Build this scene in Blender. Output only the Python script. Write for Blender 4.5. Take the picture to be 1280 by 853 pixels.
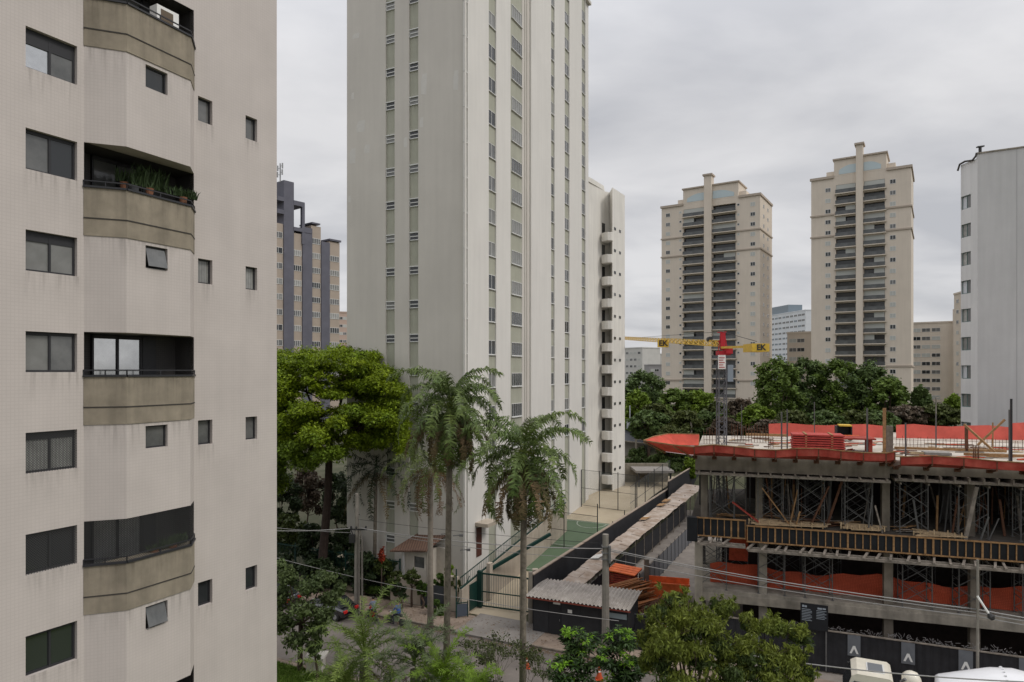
import bpy, math, random
import numpy as np
from mathutils import Vector, Matrix
random.seed(7); rng = np.random.default_rng(7)
for o in list(bpy.data.objects): bpy.data.objects.remove(o)
S = bpy.context.scene
C = S.collection
R = math.radians
# ---------------------------------------------------------------- camera, world, sun, exposure
F = 830.0; HZ = 465.0; EYE = 18.0
cd = bpy.data.cameras.new('camera'); cam = bpy.data.objects.new('camera', cd); C.objects.link(cam)
cam.location = (0, 0, EYE); cam.rotation_euler = (R(90), 0, 0)
cd.sensor_width = 36; cd.lens = F/1280*36; cd.shift_y = (HZ-426.5)/1280
cd.clip_start = .1; cd.clip_end = 6000
S.camera = cam
SUN_DIR = Vector((.95, -.42, 1.15)).normalized()
w = bpy.data.worlds.new("World"); S.world = w; w.use_nodes = True
nt = w.node_tree; nt.nodes.clear()
def N(t, typ, **kw):
    n = t.nodes.new(typ)
    for k, v in kw.items(): setattr(n, k, v)
    return n
out = N(nt, 'ShaderNodeOutputWorld')
sky = N(nt, 'ShaderNodeTexSky', sky_type='NISHITA'); sky.sun_disc = False
sky.sun_elevation = math.asin(SUN_DIR.z); sky.sun_rotation = math.atan2(SUN_DIR.x, SUN_DIR.y)
bg1 = N(nt, 'ShaderNodeBackground'); bg1.inputs[1].default_value = .06
nt.links.new(sky.outputs[0], bg1.inputs[0])
tc = N(nt, 'ShaderNodeTexCoord'); sep = N(nt, 'ShaderNodeSeparateXYZ'); nt.links.new(tc.outputs['Generated'], sep.inputs[0])
# cloud layer: project the view direction on a flat cloud deck
zc = N(nt, 'ShaderNodeMath', operation='MAXIMUM'); zc.inputs[1].default_value = 0.0
nt.links.new(sep.outputs[2], zc.inputs[0])
zp = N(nt, 'ShaderNodeMath', operation='ADD'); zp.inputs[1].default_value = .22; nt.links.new(zc.outputs[0], zp.inputs[0])
dv = N(nt, 'ShaderNodeVectorMath', operation='DIVIDE'); cb = N(nt, 'ShaderNodeCombineXYZ')
for i in range(3): nt.links.new(zp.outputs[0], cb.inputs[i])
nt.links.new(tc.outputs['Generated'], dv.inputs[0]); nt.links.new(cb.outputs[0], dv.inputs[1])
no1 = N(nt, 'ShaderNodeTexNoise'); no1.inputs['Scale'].default_value = 1.5; no1.inputs['Detail'].default_value = 6; no1.inputs['Roughness'].default_value = .5
no1.inputs['Distortion'].default_value = .2
mpw = N(nt, 'ShaderNodeMapping'); mpw.inputs['Location'].default_value = (3.1, 1.2, 0); mpw.inputs['Scale'].default_value = (.9, 1.3, .6)
nt.links.new(dv.outputs[0], mpw.inputs[0]); nt.links.new(mpw.outputs[0], no1.inputs['Vector'])
cr = N(nt, 'ShaderNodeValToRGB')
cr.color_ramp.elements[0].position = .36; cr.color_ramp.elements[0].color = (.455, .46, .485, 1)
cr.color_ramp.elements[1].position = .64; cr.color_ramp.elements[1].color = (.66, .655, .665, 1)
nt.links.new(no1.outputs[0], cr.inputs[0])
# overcast sky is brighter towards the zenith (CIE overcast: 1 + 2 sin)
g = N(nt, 'ShaderNodeMapRange'); g.interpolation_type = 'SMOOTHSTEP'
g.inputs[1].default_value = .30; g.inputs[2].default_value = 1.0; g.inputs[3].default_value = .92; g.inputs[4].default_value = 2.8
nt.links.new(sep.outputs[2], g.inputs[0])
bg2 = N(nt, 'ShaderNodeBackground'); nt.links.new(cr.outputs[0], bg2.inputs[0]); nt.links.new(g.outputs[0], bg2.inputs[1])
mx = N(nt, 'ShaderNodeMixShader'); mx.inputs[0].default_value = .93
nt.links.new(bg1.outputs[0], mx.inputs[1]); nt.links.new(bg2.outputs[0], mx.inputs[2]); nt.links.new(mx.outputs[0], out.inputs[0])
sd = bpy.data.lights.new('sun', 'SUN'); sd.energy = 1.0; sd.angle = R(14); sd.color = (1, .95, .88)
sun = bpy.data.objects.new('sun', sd); C.objects.link(sun)
sun.rotation_euler = SUN_DIR.to_track_quat('Z', 'Y').to_euler()
S.view_settings.view_transform = 'Standard'; S.view_settings.look = 'None'; S.view_settings.gamma = 1
S.view_settings.exposure = 0.34
S.render.engine = 'CYCLES'
S.cycles.max_bounces = 6; S.cycles.transparent_max_bounces = 12

# ---------------------------------------------------------------- helpers
def W(px, py, Y): return Vector(((px-640)/F*Y, Y, EYE-(py-HZ)/F*Y))
ORG = {}
def settag(o, label=None, cat=None, group=None, kind=None):
    if label: o['label'] = label
    if cat: o['category'] = cat
    if group: o['group'] = group
    if kind: o['kind'] = kind
    return o
def thing(name, label, cat, loc, group=None):
    o = bpy.data.objects.new(name, None); C.objects.link(o); o.location = loc; o.empty_display_size = .3
    ORG[o.name] = Vector(loc)
    return settag(o, label, cat, group)
class MB:
    def __init__(s, M=None): s.v = []; s.f = []; s.mi = []; s.M = M or Matrix(); s.cm = 0
    def add(s, vs, fs):
        b = len(s.v); M = s.M
        s.v += [M @ Vector(p) for p in vs]
        for f in fs: s.f.append(tuple(b+i for i in f)); s.mi.append(s.cm)
        return s
    def quad(s, a, b, c, d): return s.add([a, b, c, d], [(0, 1, 2, 3)])
    def bx(s, x0, x1, y0, y1, z0, z1):
        return s.add([(x0,y0,z0),(x1,y0,z0),(x1,y1,z0),(x0,y1,z0),(x0,y0,z1),(x1,y0,z1),(x1,y1,z1),(x0,y1,z1)],
            [(0,3,2,1),(4,5,6,7),(0,1,5,4),(1,2,6,5),(2,3,7,6),(3,0,4,7)])
    def bar(s, p, q, w, h=None):
        p = Vector(p); q = Vector(q); h = h or w; d = (q-p).normalized()
        up = Vector((0,0,1)) if abs(d.z) < .95 else Vector((0,1,0))
        a = d.cross(up).normalized()*w/2; b = a.cross(d).normalized()*h/2
        vs = [p-a-b, p+a-b, p+a+b, p-a+b, q-a-b, q+a-b, q+a+b, q-a+b]
        return s.add(vs, [(0,1,2,3),(7,6,5,4),(0,4,5,1),(1,5,6,2),(2,6,7,3),(3,7,4,0)])
    def tube(s, pts, rs, n=8, cap=True):
        pts = [Vector(p) for p in pts]
        if not hasattr(rs, '__len__'): rs = [rs]*len(pts)
        vs = []; fs = []
        a = None
        for i, p in enumerate(pts):
            d = (pts[min(i+1, len(pts)-1)]-pts[max(i-1, 0)]).normalized()
            if a is None:
                up = Vector((0,0,1)) if abs(d.z) < .9 else Vector((1,0,0)); a = d.cross(up).normalized()
            else: a = (a-d*a.dot(d)).normalized()
            b = d.cross(a)
            for k in range(n):
                t = 2*math.pi*k/n; vs.append(p+(a*math.cos(t)+b*math.sin(t))*rs[i])
        for i in range(len(pts)-1):
            for k in range(n): fs.append((i*n+k, i*n+(k+1)%n, (i+1)*n+(k+1)%n, (i+1)*n+k))
        if cap: fs.append(tuple(range(n-1, -1, -1))); fs.append(tuple((len(pts)-1)*n+k for k in range(n)))
        return s.add(vs, fs)
    def prism(s, poly, z0, z1, bottom=True):
        n = len(poly); vs = [(p[0], p[1], z0) for p in poly]+[(p[0], p[1], z1) for p in poly]
        fs = [(i, (i+1)%n, n+(i+1)%n, n+i) for i in range(n)]+[tuple(range(n, 2*n))]
        if bottom: fs.append(tuple(range(n-1, -1, -1)))
        return s.add(vs, fs)
    def walls(s, line, z0, z1):
        for a, b in zip(line[:-1], line[1:]): s.quad((a[0],a[1],z0), (b[0],b[1],z0), (b[0],b[1],z1), (a[0],a[1],z1))
        return s
    def lathe(s, prof, n=12, c=(0,0,0)):
        vs = []; fs = []
        for (r, z) in prof:
            for k in range(n): t = 2*math.pi*k/n; vs.append((c[0]+r*math.cos(t), c[1]+r*math.sin(t), c[2]+z))
        for i in range(len(prof)-1):
            for k in range(n): fs.append((i*n+k, i*n+(k+1)%n, (i+1)*n+(k+1)%n, (i+1)*n+k))
        fs.append(tuple(range(n-1, -1, -1))); fs.append(tuple((len(prof)-1)*n+k for k in range(n)))
        return s.add(vs, fs)
    def holes(s, x0, x1, z0, z1, hs, d):
        """a wall sheet in the local xz plane, openings hs=(x0,x1,z0,z1) with reveals of depth d (local +y is inwards)"""
        xs = sorted({x0, x1, *[min(max(v, x0), x1) for h in hs for v in h[:2]]})
        zs = sorted({z0, z1, *[min(max(v, z0), z1) for h in hs for v in h[2:4]]})
        for i in range(len(xs)-1):
            xm = (xs[i]+xs[i+1])/2; hh = [h for h in hs if h[0] < xm < h[1]]; st = z0
            cuts = sorted([(h[2], h[3]) for h in hh])
            for a, b in cuts:
                if a > st+1e-4: s.quad((xs[i],0,st), (xs[i+1],0,st), (xs[i+1],0,a), (xs[i],0,a))
                st = max(st, b)
            if st < z1-1e-4: s.quad((xs[i],0,st), (xs[i+1],0,st), (xs[i+1],0,z1), (xs[i],0,z1))
        for h in hs:
            a, b, e, f = h[:4]
            s.quad((a,0,e), (b,0,e), (b,d,e), (a,d,e)); s.quad((a,0,f), (a,d,f), (b,d,f), (b,0,f))
            s.quad((a,0,e), (a,d,e), (a,d,f), (a,0,f)); s.quad((b,0,e), (b,0,f), (b,d,f), (b,d,e))
        return s
    def mesh(s, name, mats, off=Vector((0,0,0)), smooth=False):
        me = bpy.data.meshes.new(name)
        me.from_pydata([v-off for v in s.v], [], s.f)
        if not isinstance(mats, (list, tuple)): mats = [mats]
        for m in mats: me.materials.append(m)
        if len(mats) > 1: me.polygons.foreach_set('material_index', s.mi)
        uv = me.uv_layers.new(name='UVMap')
        for p in me.polygons:
            n = p.normal
            if abs(n.z) > .8: t = Vector((1,0,0)); b = Vector((0,1,0))
            else: t = Vector((-n.y, n.x, 0)).normalized(); b = Vector((0,0,1))
            for li in p.loop_indices:
                v = s.v[me.loops[li].vertex_index]; uv.data[li].uv = (v.dot(t), v.dot(b))
        if smooth: me.polygons.foreach_set('use_smooth', [True]*len(me.polygons))
        me.update(); return me
    def build(s, name, mats, parent=None, origin=None, smooth=False):
        if parent is not None: off = ORG[parent.name]
        elif origin is not None: off = Vector(origin)
        else:
            a = np.array([tuple(v) for v in s.v]); off = Vector(((a[:,0].min()+a[:,0].max())/2, (a[:,1].min()+a[:,1].max())/2, a[:,2].min()))
        o = bpy.data.objects.new(name, s.mesh(name, mats, off, smooth)); C.objects.link(o)
        if parent is not None: o.parent = parent
        else: o.location = off
        ORG[o.name] = off
        return o
def children(o): return [c for c in bpy.data.objects if c.parent == o]
def copy_tree(o, parent=None, top=True):
    c = o.copy(); C.objects.link(c)
    if parent is not None: c.parent = parent
    for ch in o.children: copy_tree(ch, c)
    return c
def FM(x, y, z, u):   # frame on a facade: local x along u, local y inwards, z up
    u = Vector((u[0], u[1])).normalized()
    return Matrix(((u.x, -u.y, 0, x), (u.y, u.x, 0, y), (0, 0, 1, z), (0, 0, 0, 1)))
def on_line(p0, u, px):  # distance along the line p0+u*s (u a unit vector) seen at picture column px
    k = (px-640)/F; return (k*p0[1]-p0[0])/(u[0]-k*u[1])
def inst(mesh, name, parent, M):   # an object sharing a mesh, placed by a world matrix, under parent
    o = bpy.data.objects.new(name, mesh); C.objects.link(o); o.parent = parent
    P = ORG[parent.name]; o.matrix_basis = Matrix.Translation(-P) @ M
    return o

# ---------------------------------------------------------------- materials
MATS = {}
def mat(name, col, rough=.8, var=0.0, scale=3.0, metal=0.0, spec=.3, bump=0.0, island=0.0, alpha=None, streak=0.0, trans=0.0, coat=0, col2=None, uvmap=False):
    if name in MATS: return MATS[name]
    m = bpy.data.materials.new(name); m.use_nodes = True; t = m.node_tree; b = t.nodes['Principled BSDF']
    b.inputs['Base Color'].default_value = (*col, 1); b.inputs['Roughness'].default_value = rough
    b.inputs['Metallic'].default_value = metal; b.inputs['Specular IOR Level'].default_value = spec
    if coat: b.inputs['Coat Weight'].default_value = coat
    cur = None
    tcn = N(t, 'ShaderNodeTexCoord'); co = tcn.outputs['UV'] if uvmap else tcn.outputs['Object']
    if var or col2:
        n1 = N(t, 'ShaderNodeTexNoise'); n1.inputs['Scale'].default_value = scale; n1.inputs['Detail'].default_value = 6; n1.inputs['Roughness'].default_value = .62
        t.links.new(co, n1.inputs['Vector'])
        r = N(t, 'ShaderNodeValToRGB'); r.color_ramp.elements[0].position = .3; r.color_ramp.elements[1].position = .7
        c1 = tuple(max(0, c*(1-var)) for c in col); c2 = tuple(min(1, c*(1+var)) for c in (col2 or col))
        if col2: c1 = col; c2 = col2
        r.color_ramp.elements[0].color = (*c1, 1); r.color_ramp.elements[1].color = (*c2, 1)
        t.links.new(n1.outputs[0], r.inputs[0]); cur = r.outputs[0]
    if streak:
        mp = N(t, 'ShaderNodeMapping'); mp.inputs['Scale'].default_value = (1.6, 1.6, .09)
        n2 = N(t, 'ShaderNodeTexNoise'); n2.inputs['Scale'].default_value = 1.4; n2.inputs['Detail'].default_value = 5
        t.links.new(tcn.outputs['Object'], mp.inputs[0]); t.links.new(mp.outputs[0], n2.inputs['Vector'])
        r2 = N(t, 'ShaderNodeMapRange'); r2.inputs[1].default_value = .35; r2.inputs[2].default_value = .7
        r2.inputs[3].default_value = 1.0; r2.inputs[4].default_value = 1-streak
        t.links.new(n2.outputs[0], r2.inputs[0])
        mm = N(t, 'ShaderNodeMix', data_type='RGBA', blend_type='MULTIPLY'); mm.inputs[0].default_value = 1
        if cur: t.links.new(cur, mm.inputs[6])
        else: mm.inputs[6].default_value = (*col, 1)
        t.links.new(r2.outputs[0], mm.inputs[7]); cur = mm.outputs[2]
    if island:
        gm = N(t, 'ShaderNodeNewGeometry'); r3 = N(t, 'ShaderNodeMapRange'); r3.inputs[3].default_value = 1-island; r3.inputs[4].default_value = 1+island
        t.links.new(gm.outputs['Random Per Island'], r3.inputs[0])
        mm = N(t, 'ShaderNodeMix', data_type='RGBA', blend_type='MULTIPLY'); mm.inputs[0].default_value = 1
        if cur: t.links.new(cur, mm.inputs[6])
        else: mm.inputs[6].default_value = (*col, 1)
        t.links.new(r3.outputs[0], mm.inputs[7]); cur = mm.outputs[2]
    if cur: t.links.new(cur, b.inputs['Base Color'])
    if bump:
        n3 = N(t, 'ShaderNodeTexNoise'); n3.inputs['Scale'].default_value = scale*6; n3.inputs['Detail'].default_value = 4
        t.links.new(co, n3.inputs['Vector']); bp = N(t, 'ShaderNodeBump'); bp.inputs['Strength'].default_value = bump; bp.inputs['Distance'].default_value = .05
        t.links.new(n3.outputs[0], bp.inputs['Height']); t.links.new(bp.outputs[0], b.inputs['Normal'])
    if trans:
        tr = N(t, 'ShaderNodeBsdfTranslucent'); ms = N(t, 'ShaderNodeMixShader'); ms.inputs[0].default_value = trans
        if cur: t.links.new(cur, tr.inputs[0])
        else: tr.inputs[0].default_value = (*col, 1)
        t.links.new(b.outputs[0], ms.inputs[1]); t.links.new(tr.outputs[0], ms.inputs[2]); t.links.new(ms.outputs[0], t.nodes['Material Output'].inputs[0])
    if alpha is not None: b.inputs['Alpha'].default_value = alpha
    MATS[name] = m; return m
def tile_mat(name, col, mortar, size=.1, ms=.012, var=.06, streak=.08, rough=.55, cont=1.0):
    m = mat(name, col, rough, streak=streak, var=var, scale=.5); t = m.node_tree; b = t.nodes['Principled BSDF']
    src = b.inputs['Base Color'].links[0].from_socket
    tcn = N(t, 'ShaderNodeTexCoord'); br = N(t, 'ShaderNodeTexBrick'); br.offset = 0; br.squash = 1
    br.inputs['Color1'].default_value = (1,1,1,1); br.inputs['Color2'].default_value = (.955,.955,.95,1); br.inputs['Mortar'].default_value = (*mortar, 1)
    br.inputs['Scale'].default_value = 1; br.inputs['Brick Width'].default_value = size; br.inputs['Row Height'].default_value = size; br.inputs['Mortar Size'].default_value = ms
    br.inputs['Mortar Smooth'].default_value = .2
    t.links.new(tcn.outputs['UV'], br.inputs['Vector'])
    mm = N(t, 'ShaderNodeMix', data_type='RGBA', blend_type='MULTIPLY'); mm.inputs[0].default_value = cont
    t.links.new(src, mm.inputs[6]); t.links.new(br.outputs[0], mm.inputs[7]); t.links.new(mm.outputs[2], b.inputs['Base Color'])
    return m
def mesh_mat(name, col, size=.05, wire=.12, diag=False, rough=.7):   # woven net / wire mesh: real gaps through the sheet
    m = mat(name, col, rough); t = m.node_tree; b = t.nodes['Principled BSDF']
    tcn = N(t, 'ShaderNodeTexCoord'); mp = N(t, 'ShaderNodeMapping')
    if diag: mp.inputs['Rotation'].default_value = (0, 0, R(45))
    t.links.new(tcn.outputs['UV'], mp.inputs[0]); br = N(t, 'ShaderNodeTexBrick'); br.offset = 0
    br.inputs['Color1'].default_value = (0,0,0,1); br.inputs['Color2'].default_value = (0,0,0,1); br.inputs['Mortar'].default_value = (1,1,1,1)
    br.inputs['Scale'].default_value = 1; br.inputs['Brick Width'].default_value = size; br.inputs['Row Height'].default_value = size; br.inputs['Mortar Size'].default_value = size*wire
    t.links.new(mp.outputs[0], br.inputs['Vector']); t.links.new(br.outputs[0], b.inputs['Alpha'])
    return m
glass = mat('glass_dark', (.025,.028,.03), .08, spec=.6)
mirror = mat('sky_pane', (.62,.63,.63), .08, metal=.85, spec=.6, var=.15, scale=1.5)
glass2 = mat('glass_grey', (.07,.073,.073), .1, spec=.7, col2=(.16,.16,.155), scale=1.1)
curtain = mat('curtain_glass', (.27,.27,.255), .2, spec=.5, var=.25, scale=2)
def fold_shading(m):  # wave bands on a flat pane, shading of folds put into colour
    t = m.node_tree; b = t.nodes['Principled BSDF']; src = b.inputs['Base Color'].links[0].from_socket
    tcn = N(t, 'ShaderNodeTexCoord'); wv = N(t, 'ShaderNodeTexWave'); wv.inputs['Scale'].default_value = 3.2; wv.inputs['Distortion'].default_value = 1.2; wv.inputs['Detail'].default_value = 1
    t.links.new(tcn.outputs['UV'], wv.inputs['Vector']); mr = N(t, 'ShaderNodeMapRange'); mr.inputs[3].default_value = .78; mr.inputs[4].default_value = 1.05; t.links.new(wv.outputs['Fac'], mr.inputs[0])
    oi = N(t, 'ShaderNodeObjectInfo'); m2 = N(t, 'ShaderNodeMapRange'); m2.inputs[3].default_value = .6; m2.inputs[4].default_value = 1.3; t.links.new(oi.outputs['Random'], m2.inputs[0])
    mu = N(t, 'ShaderNodeMath', operation='MULTIPLY'); t.links.new(mr.outputs[0], mu.inputs[0]); t.links.new(m2.outputs[0], mu.inputs[1])
    mm = N(t, 'ShaderNodeMix', data_type='RGBA', blend_type='MULTIPLY'); mm.inputs[0].default_value = 1
    t.links.new(src, mm.inputs[6]); t.links.new(mu.outputs[0], mm.inputs[7]); t.links.new(mm.outputs[2], b.inputs['Base Color'])
fold_shading(curtain)
frame_dk = mat('frame_dark', (.03,.03,.033), .45)
frame_wh = mat('frame_white', (.6,.6,.58), .5)
frame_al = mat('frame_aluminium', (.3,.3,.3), .4, metal=.3)
black = mat('black_paint', (.012,.013,.016), .6, var=.25, scale=1.5)
concrete = mat('concrete', (.175,.15,.12), .9, var=.3, scale=.9, streak=.3, bump=.2)
conc_lt = mat('concrete_light', (.29,.26,.215), .9, var=.3, scale=.8, bump=.3, streak=.35)
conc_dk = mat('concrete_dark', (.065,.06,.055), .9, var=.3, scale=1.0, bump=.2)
steel = mat('steel_grey', (.16,.16,.16), .5, metal=.4, var=.2, scale=4)
steel_lt = mat('steel_pole', (.10,.098,.095), .55, var=.2, scale=5)
rust = mat('rusty_steel', (.10,.045,.025), .85, var=.4, scale=6)
wood = mat('timber', (.27,.155,.07), .8, var=.4, scale=4)
wood_lt = mat('timber_pale', (.38,.28,.17), .8, var=.35, scale=4)
wood_gr = mat('timber_grey', (.22,.19,.16), .85, var=.4, scale=3)
plyblk = mat('ply_black', (.010,.011,.014), .6, var=.4, scale=1.5)
netred = mat('net_red', (.27,.025,.016), .9, col2=(.40,.085,.06), scale=1.7, trans=.03, streak=.3)
netor = mat('net_orange', (.50,.085,.04), .8, var=.3, scale=2.5, trans=.2)
orange = mat('orange_paint', (.62,.13,.035), .6, var=.25, scale=2)
yellow = mat('crane_yellow', (.60,.39,.05), .5, var=.12, scale=3)
red = mat('crane_red', (.40,.02,.03), .6)
white = mat('white_paint', (.72,.71,.68), .45, var=.08, scale=1)
bark = mat('bark', (.085,.06,.045), .95, var=.4, scale=4, bump=.5)
bark_gr = mat('bark_palm', (.17,.145,.115), .95, var=.35, scale=5, bump=.5)
asphalt = mat('asphalt', (.095,.083,.075), .95, col2=(.17,.148,.13), scale=.45, bump=.3)
green_fr = mat('green_paint', (.008,.035,.028), .5)
cable = mat('cable', (.30,.29,.28), .6)
cable_dk = mat('cable_dark', (.03,.03,.03), .6)
# ---------------------------------------------------------------- ground, street, pavements
K0 = Vector((-4.36, 46.4)); SU = Vector((7.45, -3.6)).normalized(); SN = Vector((-SU.y, SU.x))   # far kerb: point, direction to the right, normal away
def st(a, s, z=0.0): p = K0+SU*a+SN*s; return Vector((p.x, p.y, z))
WL0 = Vector((1.95, 48.3)); WLU = Vector((.506, 1)).normalized()        # the boundary wall of the building site
def side(x, y): return (x-WL0.x)*WLU.y-(y-WL0.y)*WLU.x                # >0: site side
def sm(t): t = min(max(t, 0), 1); return t*t*(3-2*t)
def G(x, y):
    s = (x-K0.x)*SN.x+(y-K0.y)*SN.y
    h = 3.0*sm((s-3)/42)+5.2*sm((s-62)/26) if s > 3 else 0
    k = sm((-side(x, y)-.2)/1.0)
    if s < 48: return h*k
    kk = sm((s-48)/14); return h*(k*(1-kk)+kk)
dirt = mat('dirt', (.045,.05,.025), .95, col2=(.085,.08,.05), scale=.35, bump=.3)
def sheet(name, quadfn, na, nb, m, kind='structure', dz=0.0):
    mb = MB(); vs = []
    for i in range(na+1):
        for j in range(nb+1):
            p = quadfn(i/na, j/nb); vs.append((p[0], p[1], p[2]+dz))
    fs = [(i*(nb+1)+j, (i+1)*(nb+1)+j, (i+1)*(nb+1)+j+1, i*(nb+1)+j+1) for i in range(na) for j in range(nb)]
    mb.add(vs, fs); o = mb.build(name, m); o['kind'] = kind; return o
def warp(t, n, f): return n+(f-n)*t
xs = np.concatenate([-np.geomspace(3000, 60, 14), np.arange(-56, 60, 1.6), np.geomspace(62, 3000, 14)])
ys = np.concatenate([[-600, -100, -20, 0, 10, 20, 30], np.arange(34, 125, 1.6), np.geomspace(128, 4500, 14)])
mb = MB(); nx, ny = len(xs), len(ys)
mb.add([(x, y, G(x, y)-.15) for x in xs for y in ys], [(i*ny+j, (i+1)*ny+j, (i+1)*ny+j+1, i*ny+j+1) for i in range(nx-1) for j in range(ny-1)])
o = mb.build('ground', dirt, smooth=True); o['kind'] = 'structure'
RW = 8.6   # road width
o = sheet('road', lambda a, b: st(-120+a*320, -RW*b, -.11), 40, 4, asphalt); 
pave = mat('pavement', (.17,.13,.10), .95, col2=(.30,.235,.185), scale=.8, bump=.2)
mb = MB(Matrix())
def slab(mb, a0, a1, s0, s1, z0, z1):
    P = [st(a0, s0), st(a1, s0), st(a1, s1), st(a0, s1)]; mb.prism([(p.x, p.y) for p in P], z0, z1)
mb = MB(); slab(mb, -120, 200, .15, 3.0, -.3, .01); o = mb.build('far_pavement', pave); o['kind'] = 'structure'
mb = MB(); slab(mb, -120, 200, 0, .15, -.3, .02); slab(mb, -120, 200, -RW-.15, -RW, -.3, .02); o = mb.build('kerb', mat('kerb_stone', (.15,.125,.10), .9, var=.35, scale=3)); o['kind'] = 'structure'
mb = MB(); slab(mb, -120, 200, -RW-.6, -RW-.15, -.3, .01); o = mb.build('near_pavement', pave); o['kind'] = 'structure'
# driveway
drive = mat('driveway_concrete', (.155,.14,.125), .9, col2=(.24,.22,.20), scale=.5, bump=.2, streak=0)
mb = MB(); slab(mb, .5, 6.2, -.25, 3.6, -.3, .03); o = mb.build('driveway', drive); o['kind'] = 'structure'
# grass behind the near pavement
lawn = mat('lawn', (.08,.13,.018), .95, col2=(.14,.21,.03), scale=2)
mb = MB(); slab(mb, -60, 100, -RW-12, -RW-.6, -.3, .05); o = mb.build('lawn', lawn); o['kind'] = 'structure'
n = 26000
aa = rng.uniform(-22, -3, n); ss = rng.uniform(-RW-3.6, -RW-.6, n)
px = K0.x+SU.x*aa+SN.x*ss; py = K0.y+SU.y*aa+SN.y*ss
vs = []; fs = []
hh = rng.uniform(.06, .2, n); an = rng.uniform(0, 6.28, n)
V = np.zeros((n, 3, 3)); V[:,0,0] = px-np.cos(an)*.02; V[:,0,1] = py-np.sin(an)*.02; V[:,1,0] = px+np.cos(an)*.02; V[:,1,1] = py+np.sin(an)*.02
V[:,2,0] = px+rng.normal(0, .05, n); V[:,2,1] = py+rng.normal(0, .05, n); V[:,:,2] = .05; V[:,2,2] = .05+hh
def rawmesh(name, V, m, parent=None, origin=None, kf=3):
    V = V.reshape(-1, 3); 
    off = ORG[parent.name] if parent is not None else Vector(origin) if origin is not None else Vector((V[:,0].mean(), V[:,1].mean(), V[:,2].min()))
    V = V-np.array(off)
    me = bpy.data.meshes.new(name); nf = len(V)//kf
    me.vertices.add(len(V)); me.vertices.foreach_set('co', V.ravel().astype(np.float32))
    me.loops.add(len(V)); me.loops.foreach_set('vertex_index', np.arange(len(V), dtype=np.int32))
    me.polygons.add(nf); me.polygons.foreach_set('loop_start', np.arange(0, len(V), kf, dtype=np.int32))
    me.materials.append(m); me.update(calc_edges=True)
    o = bpy.data.objects.new(name, me); C.objects.link(o)
    if parent is not None: o.parent = parent
    else: o.location = off
    ORG[o.name] = off; return o
grassm = mat('grass_blade', (.10,.17,.02), .9, island=.4)
o = rawmesh('grass', V, grassm); settag(o, kind='stuff', label='bright green clipped grass beside the near pavement', cat='grass')
nl_ = 5200; aa = np.concatenate([rng.uniform(-18, 40, nl_*3//4), rng.uniform(-18, 14, nl_//4)]); ss = np.concatenate([-np.abs(rng.normal(0, .35, nl_*3//4))-.05, rng.uniform(.3, 3.2, nl_//4)])
zl = np.where(ss < 0, -.1, .03); lx = K0.x+SU.x*aa+SN.x*ss; ly = K0.y+SU.y*aa+SN.y*ss; an = rng.uniform(0, 6.28, nl_); L_ = rng.uniform(.03, .08, nl_)
V = np.stack([np.stack([lx+np.cos(an)*L_, ly+np.sin(an)*L_, zl], 1), np.stack([lx-np.sin(an)*L_*.5, ly+np.cos(an)*L_*.5, zl+.02], 1), np.stack([lx-np.cos(an)*L_, ly-np.sin(an)*L_, zl], 1), np.stack([lx+np.sin(an)*L_*.5, ly-np.cos(an)*L_*.5, zl+.01], 1)], 1)
o = rawmesh('dry_leaves', V, mat('dry_leaf', (.14,.09,.05), .9, island=.5), kf=4); settag(o, kind='stuff', label='dry brown leaves gathered along the far kerb', cat='dry leaves')
# site yard, court and paved lot (beyond the wall)
sand = mat('lot_paving', (.36,.30,.21), .95, col2=(.45,.38,.28), scale=.4)
def gridpt(P0, u, a, b): # a along u, b to the left of u
    return (P0.x+u.x*a-u.y*b, P0.y+u.y*a+u.x*b)
def lotsheet(name, a0, a1, b0, b1, m, dz, na=24, nb=6):
    def fn(i, j):
        x, y = gridpt(WL0, WLU, a0+(a1-a0)*i, b0+(b1-b0)*j); return (x, y, G(x, y))
    return sheet(name, fn, na, nb, m, dz=dz)
lotsheet('lot_floor', -1, 52, 1.25, 24, sand, -.10, 40, 16)
court_m = mat('court_green', (.085,.125,.07), .85, col2=(.105,.15,.09), scale=.6)
lotsheet('sport_court', 9, 23.5, 1.4, 7.4, court_m, -.03, 20, 8)
cl = mat('court_line', (.33,.36,.3), .8, var=.2)
for k, (a0, a1, b0, b1) in enumerate([(9.3,23.2,1.55,1.63),(9.3,23.2,7.1,7.18),(9.3,9.38,1.6,7.1),(23.1,23.2,1.6,7.1),(16,16.08,1.6,7.1)]):
    lotsheet('court_line', a0, a1, b0, b1, cl, .0, 12 if a1-a0 > 1 else 1, 1 if a1-a0 > 1 else 8)
def arc(i, j):
    t = math.pi*(i-.5); r = 1.55+.1*j; x, y = gridpt(WL0, WLU, 23.1-r*math.cos(t), 4.3+r*math.sin(t)); return (x, y, G(x, y))
sheet('court_line', arc, 16, 1, cl, dz=.0)
yard = mat('yard_floor', (.15,.13,.115), .95, col2=(.26,.23,.2), scale=.6, bump=.4)
sheet('yard_floor', lambda i, j: (*gridpt(WL0, WLU, -1+58*i, -.2-30*j), 0), 20, 20, yard, dz=.012-.13)
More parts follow.
